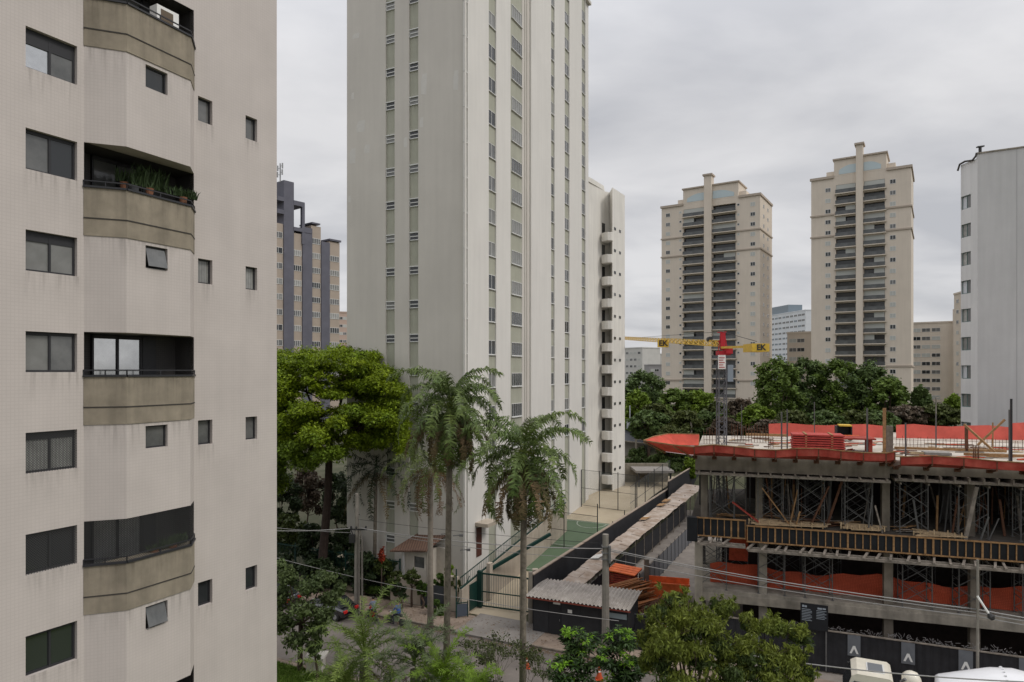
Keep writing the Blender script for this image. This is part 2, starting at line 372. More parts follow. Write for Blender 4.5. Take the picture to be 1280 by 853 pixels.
# ---------------------------------------------------------------- left apartment building
tileL = tile_mat('wall_tile_left', (.525,.475,.44), (.78,.77,.76), .1, .011, var=.06, streak=.045, cont=.34)
band_m = mat('concrete_band', (.29,.25,.19), .9, var=.18, scale=1.6, streak=.28)
band_dk = mat('joint_dark', (.05,.045,.04), .9)
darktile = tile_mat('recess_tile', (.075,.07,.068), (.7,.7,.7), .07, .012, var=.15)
LP = Vector((-13.34, 18.3)); LU = Vector((.549, 1)).normalized()
LM = FM(LP.x, LP.y, 0, LU)
lroot = thing('apartment_building', 'pale pinkish tiled apartment block filling the left edge, with a bay of balconies', 'apartment building', (LP.x, LP.y, 0))
def ls(px): return on_line(LP, LU, px)
rows = [27.52-2.8*k for k in range(-1, 10)]
hs = []; bigs = []; smalls = []
x0, x1 = ls(32), ls(96.5)
for zt in rows: hs.append((x0, x1, zt-1.13, zt)); bigs.append((x0, x1, zt-1.13, zt))
for pa, pb in ((247.5, 265.5), (307, 321.5)):
    a, b = ls(pa), ls(pb)
    for zt in rows[1::2]: hs.append((a, b, zt-.85, zt)); smalls.append((a, b, zt-.85, zt))
bay0, bay3 = ls(104), ls(243)
recess = []
for j in range(-1, 5):
    b = 24.78-5.6*j; recess.append((bay0+.02, bay3-.02, b-1.33-1.1, b)); 
mb = MB(LM); D = .22
mb.holes(-7, ls(346), 0, 40, hs+recess, D)
xe = ls(346)
mb.add([(xe,0,0),(xe,14,0),(xe,14,40),(xe,0,40)], [(0,1,2,3)]); mb.add([(-7,14,0),(-7,0,0),(-7,0,40),(-7,14,40)], [(0,1,2,3)])
mb.add([(-7,14,0),(xe,14,0),(xe,14,40),(-7,14,40)], [(3,2,1,0)]); mb.add([(-7,0,40),(xe,0,40),(xe,14,40),(-7,14,40)], [(0,1,2,3)])
mb.build('wall', tileL, lroot)
# bay
def l2(p): v = Vector((p[0]-LP.x, p[1]-LP.y)); return (v.dot(LU), v.x*(-LU.y)+v.y*LU.x)
P1 = l2((-11.60, 19.98)); P2 = l2((-10.63, 21.95))
line = [(bay0, 0.02), P1, P2, (bay3, 0.02)]
def strip(mb, z0, z1, out=0, top=True):
    L = [(p[0], p[1]-out) for p in line]; mb.walls(L, z0, z1)
    for z in (z0, z1): mb.add([(p[0], p[1], z) for p in L], [(0,1,2,3)])
FP1 = Vector((LM @ Vector((P1[0], P1[1], 0)))[:2]); FP2 = Vector((LM @ Vector((P2[0], P2[1], 0)))[:2]); BU = (FP2-FP1).normalized(); BL = (FP2-FP1).length
s0 = .2795*BL/ (Vector((.97, 1.97)).length)*Vector((.97,1.97)).length; s0 = on_line(FP1, BU, 182); s1 = on_line(FP1, BU, 209.5)
baywin = []
for j in range(-1, 6):
    b = 24.78-5.6*j; z0 = max(b-5.6, 0); z1 = b-2.75
    if z1 <= 0: continue
    bay = MB(LM)
    bay.walls([line[0], line[1]], z0, z1); bay.walls([line[2], line[3]], z0, z1)
    for z in (z0, z1): bay.add([(p[0], p[1], z) for p in line], [(0,1,2,3)])
    bay.M = FM(FP1.x, FP1.y, 0, BU); zt = b-2.86
    h = [(s0, s1, zt-.7, zt)] if zt-.7 > z0 else []
    bay.holes(0, BL, z0, z1, h, .2); baywin += h; bay.build('bay_wall', tileL, lroot)
for j in range(-1, 5):
    b = 24.78-5.6*j; z0 = b-2.75; z1 = b-1.33
    bb = MB(LM); strip(bb, z0, z1, .03); bal = bb.build('balcony_parapet', band_m, lroot)
    jj = MB(LM)
    for (p, q) in ((line[0], line[1]), (line[1], line[2]), (line[2], line[3])):
        jj.bar((p[0], p[1]-.035, z1-.9), (q[0], q[1]-.035, z1-.9), .02, .035)
    jj.build('groove', band_dk, bal)
    rl = MB(LM)
    L = [(p[0], p[1]-.02) for p in line]
    for a, c in zip(L[:-1], L[1:]):
        rl.bar((*a, z1+.03), (*c, z1+.03), .1, .06); rl.bar((*a, z1+.2), (*c, z1+.2), .035, .035)
        n = max(2, int(math.dist(a, c)/.8))
        for i in range(n+1): t = i/n; q = (a[0]+(c[0]-a[0])*t, a[1]+(c[1]-a[1])*t); rl.bar((*q, z1), (*q, z1+.2), .03)
    rl.build('railing', frame_dk, bal)
    # the room behind the opening
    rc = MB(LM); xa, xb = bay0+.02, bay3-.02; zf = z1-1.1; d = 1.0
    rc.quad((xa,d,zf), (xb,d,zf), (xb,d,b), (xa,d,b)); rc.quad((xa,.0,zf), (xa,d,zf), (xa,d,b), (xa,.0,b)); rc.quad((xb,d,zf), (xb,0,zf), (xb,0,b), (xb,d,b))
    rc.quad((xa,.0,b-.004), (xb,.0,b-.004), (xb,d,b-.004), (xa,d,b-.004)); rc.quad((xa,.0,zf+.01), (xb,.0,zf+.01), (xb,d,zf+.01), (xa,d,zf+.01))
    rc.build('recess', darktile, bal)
    dr = MB(LM); xc = (xa+xb)/2-.25
    for i in range(2): dr.bx(xc-.75+i*.78, xc-.75+i*.78+.7, d-.05, d-.03, zf+.1, b-.12)
    pn = {0: glass2, 1: mirror, 2: curtain}.get(j, glass2)
    dd = dr.build('sliding_door', pn, bal)
    fr = MB(LM)
    for i in range(3): fr.bx(xc-.82+i*.78, xc-.76+i*.78, d-.1, d-.02, zf+.05, b-.02)
    fr.bx(xc-.82, xc+.8, d-.1, d-.02, b-.13, b-.02); fr.bx(xc+.8, xc+1.25, d-.12, d-.02, zf, b-.02); fr.build('door_frame', frame_dk, bal)
bnet = mesh_mat('balcony_net', (.05,.05,.05), .05, .10, True)
for j in (2,):
    b = 24.78-5.6*j
    m_ = MB(LM); m_.walls([(p[0], p[1]+.02) for p in line], b-1.33, b); m_.build('balcony_net', bnet, lroot)
# windows
def win(root, M, x0, x1, z0, z1, d, fm, pane1, pane2=None, fw=.045, name='window', shutter=0.0, tilt=0, net=False):
    f = MB(M); f.bx(x0, x0+fw, d-.05, d+.02, z0, z1); f.bx(x1-fw, x1, d-.05, d+.02, z0, z1)
    f.bx(x0+fw, x1-fw, d-.05, d+.02, z0, z0+fw); f.bx(x0+fw, x1-fw, d-.05, d+.02, z1-fw, z1)
    xm = (x0+x1)/2
    if pane2 is not None: f.bx(xm-fw/2, xm+fw/2, d-.05, d+.02, z0+fw, z1-fw)
    if shutter: f.bx(x0+fw, x1-fw, d-.045, d+.02, z1-shutter, z1-fw)
    w_ = f.build(name, fm, root)
    if tilt:
        p = MB(M); p.bx(x0+.03, x1-.03, d+.015, d+.03, z0+.02, z1-.02); p.build('dark_room', black, w_)
        p = MB(M @ Matrix.Translation((0, d-.06, z1-.06)) @ Matrix.Rotation(R(tilt), 4, 'X')); p.bx(x0+.05, x1-.05, -.01, .01, -(z1-z0-.1), 0)
        p.build('pane', pane1, w_)
    else:
        p = MB(M); p.bx(x0+fw*.5, xm if pane2 is not None else x1-fw*.5, d-.01, d+.012, z0+fw*.5, z1-fw*.5); p.build('pane', pane1, w_)
        if pane2 is not None: p = MB(M); p.bx(xm, x1-fw*.5, d-.025, d+.012, z0+fw*.5, z1-fw*.5); p.build('pane', pane2, w_)
    if net: p = MB(M); p.quad((x0, .03, z0), (x1, .03, z0), (x1, .03, z1), (x0, .03, z1)); p.build('window_net', bnet, w_)
    return w_
gb = mat('grey_blind', (.15,.15,.14), .3, spec=.5, col2=(.22,.22,.21), scale=1.6)
bp = [(glass, glass), (mirror, glass2), (glass2, glass), (gb, gb), (gb, glass2), (curtain, curtain), (glass, glass), (glass, glass)]
for i, (a, b, z0, z1) in enumerate(bigs):
    pa, pb = bp[i % 8]; win(lroot, LM, a, b, z0, z1, D-.04, frame_dk, pa, pb, fw=.06, shutter=(.42, .42, .1, .28, .1, .22, .1, .1)[i % 8], net=i in (5, 6))
for i, (a, b, z0, z1) in enumerate(smalls):
    win(lroot, LM, a, b, z0, z1, D-.04, frame_dk, (glass2, curtain, glass2, glass, glass2)[i % 5], fw=.05, tilt=-14 if i == 4 else 0)
BM = FM(FP1.x, FP1.y, 0, BU)
for i, (a, b, z0, z1) in enumerate(baywin):
    win(lroot, BM, a, b, z0, z1, .15, frame_dk, (glass, glass2, glass2, glass2, glass)[i % 5], fw=.05, tilt=-16 if i in (1, 3) else 0)
# dirt runs below the sills
dm = bpy.data.materials.new('dirt_run'); dm.use_nodes = True; t = dm.node_tree; b_ = t.nodes['Principled BSDF']; b_.inputs['Base Color'].default_value = (.10,.085,.07,1); b_.inputs['Roughness'].default_value = .95; b_.inputs['Specular IOR Level'].default_value = 0
tcn = N(t, 'ShaderNodeTexCoord'); sp = N(t, 'ShaderNodeSeparateXYZ'); t.links.new(tcn.outputs['Generated'], sp.inputs[0])
mp = N(t, 'ShaderNodeMapping'); mp.inputs['Scale'].default_value = (7, 7, .5); t.links.new(tcn.outputs['Object'], mp.inputs[0]); no = N(t, 'ShaderNodeTexNoise'); no.inputs['Scale'].default_value = 1.6; no.inputs['Detail'].default_value = 4; t.links.new(mp.outputs[0], no.inputs['Vector'])
pw = N(t, 'ShaderNodeMath', operation='POWER'); pw.inputs[1].default_value = 2.2; t.links.new(sp.outputs[2], pw.inputs[0]); mr = N(t, 'ShaderNodeMapRange'); mr.inputs[1].default_value = .45; mr.inputs[2].default_value = .75; mr.inputs[3].default_value = 0; mr.inputs[4].default_value = .24; t.links.new(no.outputs[0], mr.inputs[0])
ml = N(t, 'ShaderNodeMath', operation='MULTIPLY'); t.links.new(pw.outputs[0], ml.inputs[0]); t.links.new(mr.outputs[0], ml.inputs[1]); t.links.new(ml.outputs[0], b_.inputs['Alpha'])
for (a, b, z0, z1) in bigs+smalls:
    m_ = MB(LM); m_.quad((a-.05, -.004, z0-random.uniform(.7, 1.5)), (b+.05, -.004, z0-1.2), (b+.05, -.004, z0), (a-.05, -.004, z0)); m_.build('dirt_run', dm, lroot)
for j in range(-1, 5):
    b = 24.78-5.6*j
    for (p, q_) in ((line[0], line[1]), (line[1], line[2])):
        m_ = MB(LM); m_.quad((p[0], p[1]-.036, b-2.7), (q_[0], q_[1]-.036, b-2.7), (q_[0], q_[1]-.036, b-1.34), (p[0], p[1]-.036, b-1.34)); m_.build('dirt_run', dm, lroot)
        m_ = MB(LM); m_.quad((p[0], p[1]-.005, b-4.2), (q_[0], q_[1]-.005, b-4.2), (q_[0], q_[1]-.005, b-2.76), (p[0], p[1]-.005, b-2.76)); m_.build('dirt_run', dm, lroot)
# air conditioner on the top balcony
ac = MB(LM); q = (line[2][0]-.35, line[2][1]+.12)
b = 24.78+5.6; ac.bx(q[0]-.75, q[0], q[1]-.02, q[1]+.35, b-1.33+.02, b-1.33+.62)
a_ = ac.build('air_conditioner', white, lroot)
ac = MB(LM); ac.bx(q[0]-.62, q[0]-.2, q[1]-.03, q[1]-.021, b-1.33+.14, b-1.33+.52); ac.build('grille', mat('grille', (.12,.09,.06), .7), a_)
# ---------------------------------------------------------------- repeated windows
def win_mesh(key, w, h, fm, d=.06, fw=.05, mull=1, band=0.0, proud=.03):
    f = MB(); f.bx(0, fw, -proud, d, 0, h); f.bx(w-fw, w, -proud, d, 0, h); f.bx(fw, w-fw, -proud, d, 0, fw); f.bx(fw, w-fw, -proud, d, h-fw, h)
    for i in range(1, mull+1): x = w*i/(mull+1); f.bx(x-fw/2, x+fw/2, -proud+.005, d, fw, h-fw)
    if band: f.bx(fw, w-fw, -proud+.002, d, h*.5-fw*.6, h*.5+fw*.6)
    if proud > .04: f.bx(-.05, w+.05, -proud-.08, 0, -.06, 0)
    me = f.mesh('window_'+key, fm); 
    p = MB(); p.bx(fw*.5, w-fw*.5, -proud*.3, d*.5, fw*.5, h-fw*.5)
    return me, p, w, h
def put_windows(root, protos, places, panes, cap=100, name='window', sub=True):
    """places = (world matrix, proto key); past cap the rest become one stuff part"""
    pm = {}
    for k, (me, p, w_, h_) in protos.items():
        for i, pn in enumerate(panes): pm[(k, i)] = p.mesh('pane', pn)
    def dist(pl): return pl[0].translation.y
    places = sorted(places, key=dist)
    for n_, (M, k) in enumerate(places[:cap]):
        o = inst(protos[k][0], name, root, M); ORG[o.name] = ORG[root.name]
        if sub:
            q = bpy.data.objects.new('pane', pm[(k, random.randrange(len(panes)))]); C.objects.link(q); q.parent = o
    rest = places[cap:]
    if rest:
        mb = MB()
        for M, k in rest:
            me = protos[k][0]; mb.cm = 0; mb.add([M @ v.co for v in me.vertices], [tuple(p.vertices) for p in me.polygons])
            p = protos[k][1]; mb.cm = 1; mb.add([M @ v for v in p.v], p.f)
        o = mb.build(name, [protos[places[0][1]][0].materials[0], panes[0]], root); o['kind'] = 'stuff'
def inview(M, top=0): 
    t = M.translation; y = HZ-(t.z-EYE)/t.y*F; x = 640+t.x/t.y*F
    return -15 < y < 870 and -20 < x < 1300
# ---------------------------------------------------------------- centre tower
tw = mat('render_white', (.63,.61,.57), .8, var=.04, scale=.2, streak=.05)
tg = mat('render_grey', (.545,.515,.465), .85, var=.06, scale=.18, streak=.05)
tgr = mat('panel_green', (.37,.37,.30), .85, var=.06, scale=.8, streak=.1)
tpat = mat('paint_patch', (.57,.55,.51), .8, var=.04)
Cx, Cy = -3.69, 53.7; RU = Vector((.494, 1)).normalized(); LUU = Vector((2.041, -1)).normalized()  # LUU: left face, to the right
TM = FM(Cx, Cy, 0, RU)
c0 = Vector((Cx, Cy)); lend = c0-LUU*12.25; TL = FM(lend.x, lend.y, 0, LUU)
troot = thing('apartment_tower', 'tallest pale tower in the middle, with green window strips and plain grey left side', 'apartment tower', (Cx, Cy, 2))
def ts(px): return on_line(c0, RU, px)
def tl(px): return on_line(lend, LUU, px)
ROOF = 62.4; ZB = -1
strips = [(580.8, 584.6, 'a'), (611, 620.3, 'b'), (638.3, 654.5, 'c'), (689, 693.2, 'd'), (706, 711.8, 'e'), (727.3, 731.8, 'f')]
rec = 0.16
prof = [(0, 0)]; stripsx = []
for a, b, k in strips:
    xa, xb = ts(a), ts(b); stripsx.append((xa, xb, k)); rr = .24 if k == 'c' else rec
    prof += [(xa, 0), (xa, rr), (xb if k != 'c' else ts(664), rr), (xb if k != 'c' else ts(664), 0)]
L = ts(738); prof += [(ts(732), 0), (ts(732), .25), (L, .25)]
mb = MB(TM); mb.walls(prof, ZB, ROOF)
mb.add([(L,.25,ZB),(L,14,ZB),(L,14,ROOF),(L,.25,ROOF)], [(0,1,2,3)])
poly = prof+[(L, 14), (0, 14)]
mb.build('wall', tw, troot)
W2 = 12.25; mb = MB(TL)
LSt = [(tl(482), tl(493.3)), (tl(511.2), tl(522.8))]
pl = [(0, 0)]
for a, b in LSt: pl += [(a, 0), (a, .18), (b, .18), (b, 0)]
pl += [(W2, 0)]
mb.walls(pl, ZB, ROOF); mb.add([(0,30,ZB),(0,0,ZB),(0,0,ROOF),(0,30,ROOF)], [(0,1,2,3)])
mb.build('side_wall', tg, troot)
gr = MB(TL)
for a, b in LSt: gr.bx(a+.003, b-.003, .15, .2, ZB, ROOF-.01)
gr.M = TM
for a, b, k in stripsx: gr.bx(a+.003, b-.003, (.24 if k == 'c' else rec)-.03, (.24 if k == 'c' else rec)+.02, ZB, ROOF-.01)
gr.build('window_strip', tgr, troot)
mb = MB(TM); a, b = ts(655), ts(664)
mb.bx(a, b-.003, .2, .26, ZB, ROOF-.01); mb.build('duct_strip', tg, troot)
mb = MB(TM)
for t in (.35, .62): mb.tube([(a+(b-a)*t, .16, 3), (a+(b-a)*t, .16, ROOF-1)], .05, 6)
mb.build('drain_pipe', tg, troot)
mb = MB(TM); mb.bx(-.1, L+.1, -.1, 13, ROOF, ROOF+.35); mb.build('roof', tg, troot)
# lighter corner quoin
mb = MB(TM); mb.bx(-.02, ts(580.6), -.03, .02, ZB, ROOF-.02); mb.build('corner_trim', tpat, troot)
for (px_, py_, w_, h_) in ((445, 45, 10, 6), (451, 158, 12, 14), (441, 195, 9, 18), (530, 105, 8, 25), (507, 178, 5, 12), (441, 120, 4, 8), (437, 249, 4, 8), (527, 153, 5, 12), (459, 186, 8, 10), (570, 100, 7, 24)):
    x = tl(px_); Y = (TL @ Vector((x, 0, 0))).y; s_ = Y/F; z = EYE-(py_-HZ)*s_
    ww, hh_ = w_*s_*1.1/2, h_*s_/2; m_ = MB(TL)
    pts = [(x-ww, -.006, z-hh_), (x+ww*.8, -.006, z-hh_*1.1), (x+ww*.9, -.006, z-.1), (x+ww, -.006, z+hh_), (x-ww*.5, -.006, z+hh_), (x-ww, -.006, z+hh_*.3)]
    m_.add(pts, [tuple(range(6))]); m_.build('paint_patch', tpat, troot)
pr = {}
wl = LSt[0][1]-LSt[0][0]-.02
f = MB(); f.bx(0, wl, -.12, .03, .62, .7); f.bx(0, wl, -.07, .03, .30, .37); f.bx(0, wl, -.07, .03, 0, .07); f.bx(0, .05, -.07, .03, .0, .62); f.bx(wl-.05, wl, -.07, .03, .0, .62)
me = f.mesh('window_slot', frame_wh); p = MB(); p.bx(.04, wl-.04, -.03, .02, .05, .62); pr['slot'] = (me, p, wl, .7)
places = []
for a, b in LSt:
    for k in range(-8, 11):
        z = 24.07-.7+2.86*k
        if z > 2.2: places.append((TL @ Matrix.Translation((a+.01, .13, z)), 'slot'))
for a, b, k in stripsx:
    wd = b-a-.02
    pr[k] = win_mesh(k, wd if k != 'c' else wd*.8, 1.25, frame_wh, mull={'c': 4, 'b': 1}.get(k, 1), fw=.045 if k != 'c' else .05, proud=.045 if k != 'c' else .06)
    for q in range(-8, 11):
        z = 35.0-1.25+2.85*q
        if z > 4: places.append((TM @ Matrix.Translation((a+.01+(wd*.2 if k == 'c' else 0), (.24 if k == 'c' else rec)-.03, z)), k))
places = [p for p in places if inview(p[0])]
put_windows(troot, pr, places, [glass2, glass, glass, gb], 100)
for a, b in LSt:
    for k in range(-8, 11):
        z = 24.07-.7+2.86*k
        m_ = MB(TL); m_.quad((a+.02, .145, z-1.3), (b-.02, .145, z-1.3), (b-.02, .145, z-.02), (a+.02, .145, z-.02)); m_.build('dirt_run', dm, troot)
# ---------------------------------------------------------------- tower with balconies behind
cream = mat('render_cream', (.69,.665,.61), .85, var=.05, scale=.4, streak=.12)
A = Vector((9.35, 82.0)); B = Vector(((757-640)/F*86.5, 86.5)); Cc = Vector(((765.5-640)/F*84.6, 84.6)); Dd = Vector(((781-640)/F*88.5, 88.5))
r2 = thing('balcony_tower', 'cream tower directly behind the tall middle one, with rounded balconies', 'apartment tower', (B.x, B.y, 3))
TOP2 = 41.5
mb = MB(); Rr = Dd+Vector((-8, 12)); mb.prism([(A.x-2, A.y+12), (A.x, A.y), (B.x, B.y), (Cc.x-.0, B.y+.5), (Cc.x, Cc.y), (Dd.x, Dd.y), (Dd.x, Dd.y+10)][::-1][::-1], 0, TOP2)
mb.build('wall', cream, r2)
mb = MB(); q = (B-A).normalized(); mb.prism([(A.x, A.y-.2), (A.x+1.0, A.y+1.4), (B.x-.3, B.y-.5), (B.x, B.y+1), (A.x, A.y+3)], TOP2, TOP2+.6); mb.build('parapet', cream, r2)
uB = (Cc+Vector((0, 1.2))-B).normalized()
plcs = []; wp = {}
wp['b'] = win_mesh('door', .85, 1.5, frame_dk, mull=1, fw=.04); wp['s'] = win_mesh('slit', .62, .34, frame_dk, mull=0, fw=.03)
MA = FM(A.x, A.y, 0, (B-A)); MD = FM(Cc.x, Cc.y, 0, (Dd-Cc)); LA = (B-A).length; LD = (Dd-Cc).length
for k in range(0, 12):
    z = 3.9+2.81*k
    # balcony
    bm = MB(); cx, cy = (B.x+Cc.x)/2-.15, B.y-1.2
    a0 = Vector((B.x-.9, B.y-.9)); a1 = Vector((Cc.x+.05, Cc.y+.2))
    P = [(B.x-.75, B.y-1.6), (B.x-.45, B.y-2.2), (B.x-.1, B.y-2.5), (Cc.x-.2, Cc.y-.55), (Cc.x, Cc.y-.3), (Cc.x, Cc.y+.5), (B.x+.1, B.y+.6)]
    bm.prism(P, z-.15, z+.9); par = bm.build('balcony', cream, r2)
    plcs.append((MA @ Matrix.Translation((LA-1.15, -.02, z+.9)), 'b'))
    for xx in (LD*.12, LD*.52): plcs.append((MD @ Matrix.Translation((xx, -.01, z+1.4)), 's'))
put_windows(r2, wp, plcs, [glass, glass2])
# ---------------------------------------------------------------- brown and slate office block, left
slate = mat('slate_cladding', (.115,.115,.14), .7, var=.12, scale=.5)
tan = mat('tan_cladding', (.37,.31,.255), .8, var=.06, scale=.6)
p0 = Vector((-41.3, 128.0)); p1 = Vector((-36.1, 134.5)); ou = (p1-p0).normalized()
def os_(px): return on_line(p0, ou, px)
OM = FM(p0.x, p0.y, 0, ou); r3 = thing('office_block', 'slate and tan office block with open roof frames and an antenna', 'office building', (p0.x, p0.y, 6))
def ztop(px, py): x = os_(px); Y = (OM @ Vector((x, 0, 0))).y; return EYE-(py-HZ)*Y/F
cols_t = [(330, 354, 278), (366, 377.5, 292), (389, 401, 283), (411.5, 424.5, 303)]
cols_s = [(354, 366.5, 227), (377.5, 389.5, 285), (401, 411.5, 303)]
for (a, b, t) in cols_t:
    xa, xb = os_(a), os_(b); m_ = MB(OM); m_.bx(xa, xb, 0, 12, 5, ztop((a+b)/2, t)); m_.build('tan_bay', tan, r3)
for (a, b, t) in cols_s:
    xa, xb = os_(a), os_(b); m_ = MB(OM); m_.bx(xa, xb, -.25, 11, 5, ztop((a+b)/2, t)); m_.build('slate_pier', slate, r3)
m_ = MB(OM)
xa, xb = os_(366), os_(380); zt = ztop(372, 252); zb_ = ztop(372, 285)
m_.bx(xa, xb, -.3, 6, zt-.9, zt); m_.bx(xb-.6, xb, -.3, .3, zb_-3, zt-.9); m_.bx(xa, os_(389), -.32, 3, zb_-.7, zb_); m_.bx(os_(346), os_(354), -.3, 4, ztop(350, 246)-.8, ztop(350, 246)); m_.bx(os_(346), os_(354), -.3, 4, ztop(350, 262)-.8, ztop(350, 262))
xa2, xb2 = os_(389), os_(402.5); z2 = ztop(395, 281); m_.bx(xa2, xb2-.6, -.3, 4, z2, z2+.3); m_.bx(os_(411), os_(425.5), -.3, 4, ztop(418, 302), ztop(418, 302)+.35)
m_.build('roof_frame', slate, r3)
wp = {}; plcs = []
for i, (a, b, t) in enumerate(cols_t):
    xa, xb = os_(a)+.15, os_(b)-.15; wp[str(i)] = win_mesh('o%d' % i, xb-xa, 1.15, frame_wh, mull=3, fw=.07)
    for k in range(14):
        z = 20.0+2.9*k-5.8
        if z+1.8 < ztop((a+b)/2, t): plcs.append((OM @ Matrix.Translation((xa, -.03, z)), str(i)))
put_windows(r3, wp, plcs, [glass2, glass, curtain, glass2])
ant = MB(); b_ = OM @ Vector((os_(354), 1, ztop(354, 227)))
ant.tube([b_, b_+Vector((0,0,3.6))], .12, 6)
for k, (dx, z) in enumerate(((.5, 3.1), (-.4, 2.6), (.45, 1.9), (-.45, 1.4))): ant.tube([b_+Vector((dx, -.2, z-.5)), b_+Vector((dx, -.2, z+.5))], .14, 6); ant.bar(b_+Vector((0,0,z)), b_+Vector((dx, -.2, z)), .08)
ant.build('antenna', frame_al, r3)
# ---------------------------------------------------------------- twin beige residential towers
beige = mat('render_beige', (.60,.53,.445), .85, var=.05, scale=.25, streak=.06)  # lightened base: distance haze is put into the colour
beige_dk = mat('cornice_brown', (.40,.34,.28), .85)
balglass = mat('balcony_glass', (.07,.074,.074), .15, spec=.5, var=.5, scale=.6)
blind = mat('roller_blind', (.42,.43,.40), .6)
def twin(label, pxr, Yr, pxl, top, pitch, rows_n, zrow, cols, side_px, u, chimpx, cornz, zbase, bandz):
    pr_ = Vector(((pxr-640)/F*Yr, Yr)); wd = -on_line(pr_, u, pxl); pl_ = pr_-u*wd; M = FM(pl_.x, pl_.y, 0, u)
    root = thing('residential_tower', label, 'apartment tower', (pl_.x, pl_.y, zbase), None)
    def s(px): return on_line(pl_, u, px)
    dep = 16
    hs = []
    for (a, b) in cols['balc']:
        for k in range(rows_n): z = zrow-pitch*k; hs.append((s(a), s(b), z-2.35, z))
    m_ = MB(M); m_.holes(0, wd, zbase-2, top, hs, 1.2)
    m_.add([(wd,0,zbase-2),(wd,dep,zbase-2),(wd,dep,top),(wd,0,top)], [(0,1,2,3)]); m_.add([(0,dep,zbase-2),(0,0,zbase-2),(0,0,top),(0,dep,top)], [(0,1,2,3)])
    m_.quad((0,0,top),(wd,0,top),(wd,dep,top),(0,dep,top)); m_.build('wall', beige, root)
    # crown: raised central block, shoulders, chimney fin
    m_ = MB(M); ca, cb = s(cols['crown'][0]), s(cols['crown'][1]); m_.bx(ca, cb, -.02, 9, top, top+4.3)
    m_.bx(ca-2.0, ca, 1, 9, top, top+1.7); m_.bx(cb, cb+2.0, 1, 9, top, top+1.7)
    m_.build('roof_block', beige, root)
    m_ = MB(M); m_.bx(ca-.3, cb+.3, -.4, 9.3, top+4.3, top+4.7)
    m_.bx(-.3, ca, -.35, .2, top-.4, top+.25); m_.bx(cb, wd+.3, -.35, .2, top-.4, top+.25); m_.bx(wd-.1, wd+.3, .2, dep, top-.4, top+.25); m_.build('cornice', beige_dk, root)
    fa, fb = s(chimpx[0]), s(chimpx[1]); m_ = MB(M); m_.bx(fa, fb, -1.3, 1.5, zbase-2, top+7.2); m_.build('central_fin', beige, root)
    m_ = MB(M); m_.bx(fa-.35, fb+.35, -1.65, 1.8, top+7.2, top+7.7); m_.build('fin_cap', beige_dk, root)
    for bz in bandz:
        m_ = MB(M); m_.bx(-.25, s(cols['balc'][0][0])-.2, -.25, .1, bz-.2, bz+.2); m_.build('cornice', beige_dk, root); m_ = MB(M); m_.bx(s(cols['balc'][-1][1])+.2, wd+.25, -.25, .1, bz-.2, bz+.2); m_.bx(wd-.1, wd+.25, .1, dep, bz-.2, bz+.2); m_.build('cornice', beige_dk, root)
    # arched penthouse windows
    for (a, b, fl) in ((ca+1.2, fa-.1, 0), (fb+.1, cb-1.2, 1)):
        m_ = MB(M); n = 8; pts = []
        for i in range(n+1):
            t = i/n; x = a+(b-a)*t; tt = t if fl == 0 else 1-t; pts.append((x, -.06, top+1.0+1.7*math.sin(min(1, tt*1.1+.2)*math.pi/2)))
        m_.add([(a, -.06, top+.4), (b, -.06, top+.4)]+pts[::-1], [tuple(range(n+3))]); m_.build('arched_window', mat('pent_glass', (.42,.50,.52), .2, spec=.6), root)
    # balconies: back glazing, slab edge, glass front
    for ci, (a, b) in enumerate(cols['balc']):
        xa, xb = s(a), s(b); bw = xb-xa
        sm_ = MB(); sm_.bx(-.35, bw+.35, -.75, .0, -.24, 0); slab_me = sm_.mesh('balcony', beige)
        gm_ = MB(); gm_.bx(-.1, bw+.1, -.62, -.58, 0, 1.02); gl = gm_.mesh('balcony_front', balglass)
        bk = MB(); bk.bx(0, bw, 1.05, 1.1, 0, 2.35); bk_me = [bk.mesh('glazing', m__) for m__ in (glass, balglass)]
        cm_ = MB(); cm_.bx(.05, bw*.5, .05, .09, .55, 2.33); bl1 = cm_.mesh('blind', blind)
        cm_ = MB(); cm_.bx(.05, bw-.05, .05, .09, 1.1, 2.33); bl2 = cm_.mesh('blind', blind)
        for k in range(rows_n):
            z = zrow-pitch*k-2.35; o = inst(slab_me, 'balcony', root, M @ Matrix.Translation((xa, 0, z))); 
            for me_ in (gl, random.choice(bk_me)):
                q = bpy.data.objects.new(me_.name.split('.')[0], me_); C.objects.link(q); q.parent = o
            rr = random.random()
            if rr < .28:
                q = bpy.data.objects.new('blind', bl2 if rr < .14 else bl1); C.objects.link(q); q.parent = o
                if rr > .21: q.location.x = bw*.48
    # windows
    wp = {'w': win_mesh('w', 1.35, 1.15, frame_wh, mull=1, fw=.08), 't': win_mesh('t', .7, .7, frame_wh, mull=0, fw=.08)}; pcs = []
    for px in cols['win']:
        for k in range(rows_n): pcs.append((M @ Matrix.Translation((s(px)-.67, -.03, zrow-pitch*k-1.6)), 'w'))
    for px in cols['tiny']:
        for k in range(rows_n): pcs.append((M @ Matrix.Translation((s(px)-.35, -.03, zrow-pitch*k-1.0)), 't'))
    pcs2 = [p for p in pcs if p[0].translation.z > 14]
    put_windows(root, wp, pcs2, [glass, glass2, blind, glass, blind])
    if side_px:
        rM = FM(pr_.x, pr_.y, 0, Vector((-u.y, u.x))); wp = {'v': win_mesh('v', 1.3, 1.1, frame_wh, mull=1, fw=.08)}
        pcs = [(rM @ Matrix.Translation((xx, -.03, zrow-pitch*k-1.6)), 'v') for xx in (4, 9.5) for k in range(rows_n) if zrow-pitch*k > 16]
        put_windows(root, wp, pcs, [glass, glass2])
    return root
uA = Vector((1.545, -1)).normalized()
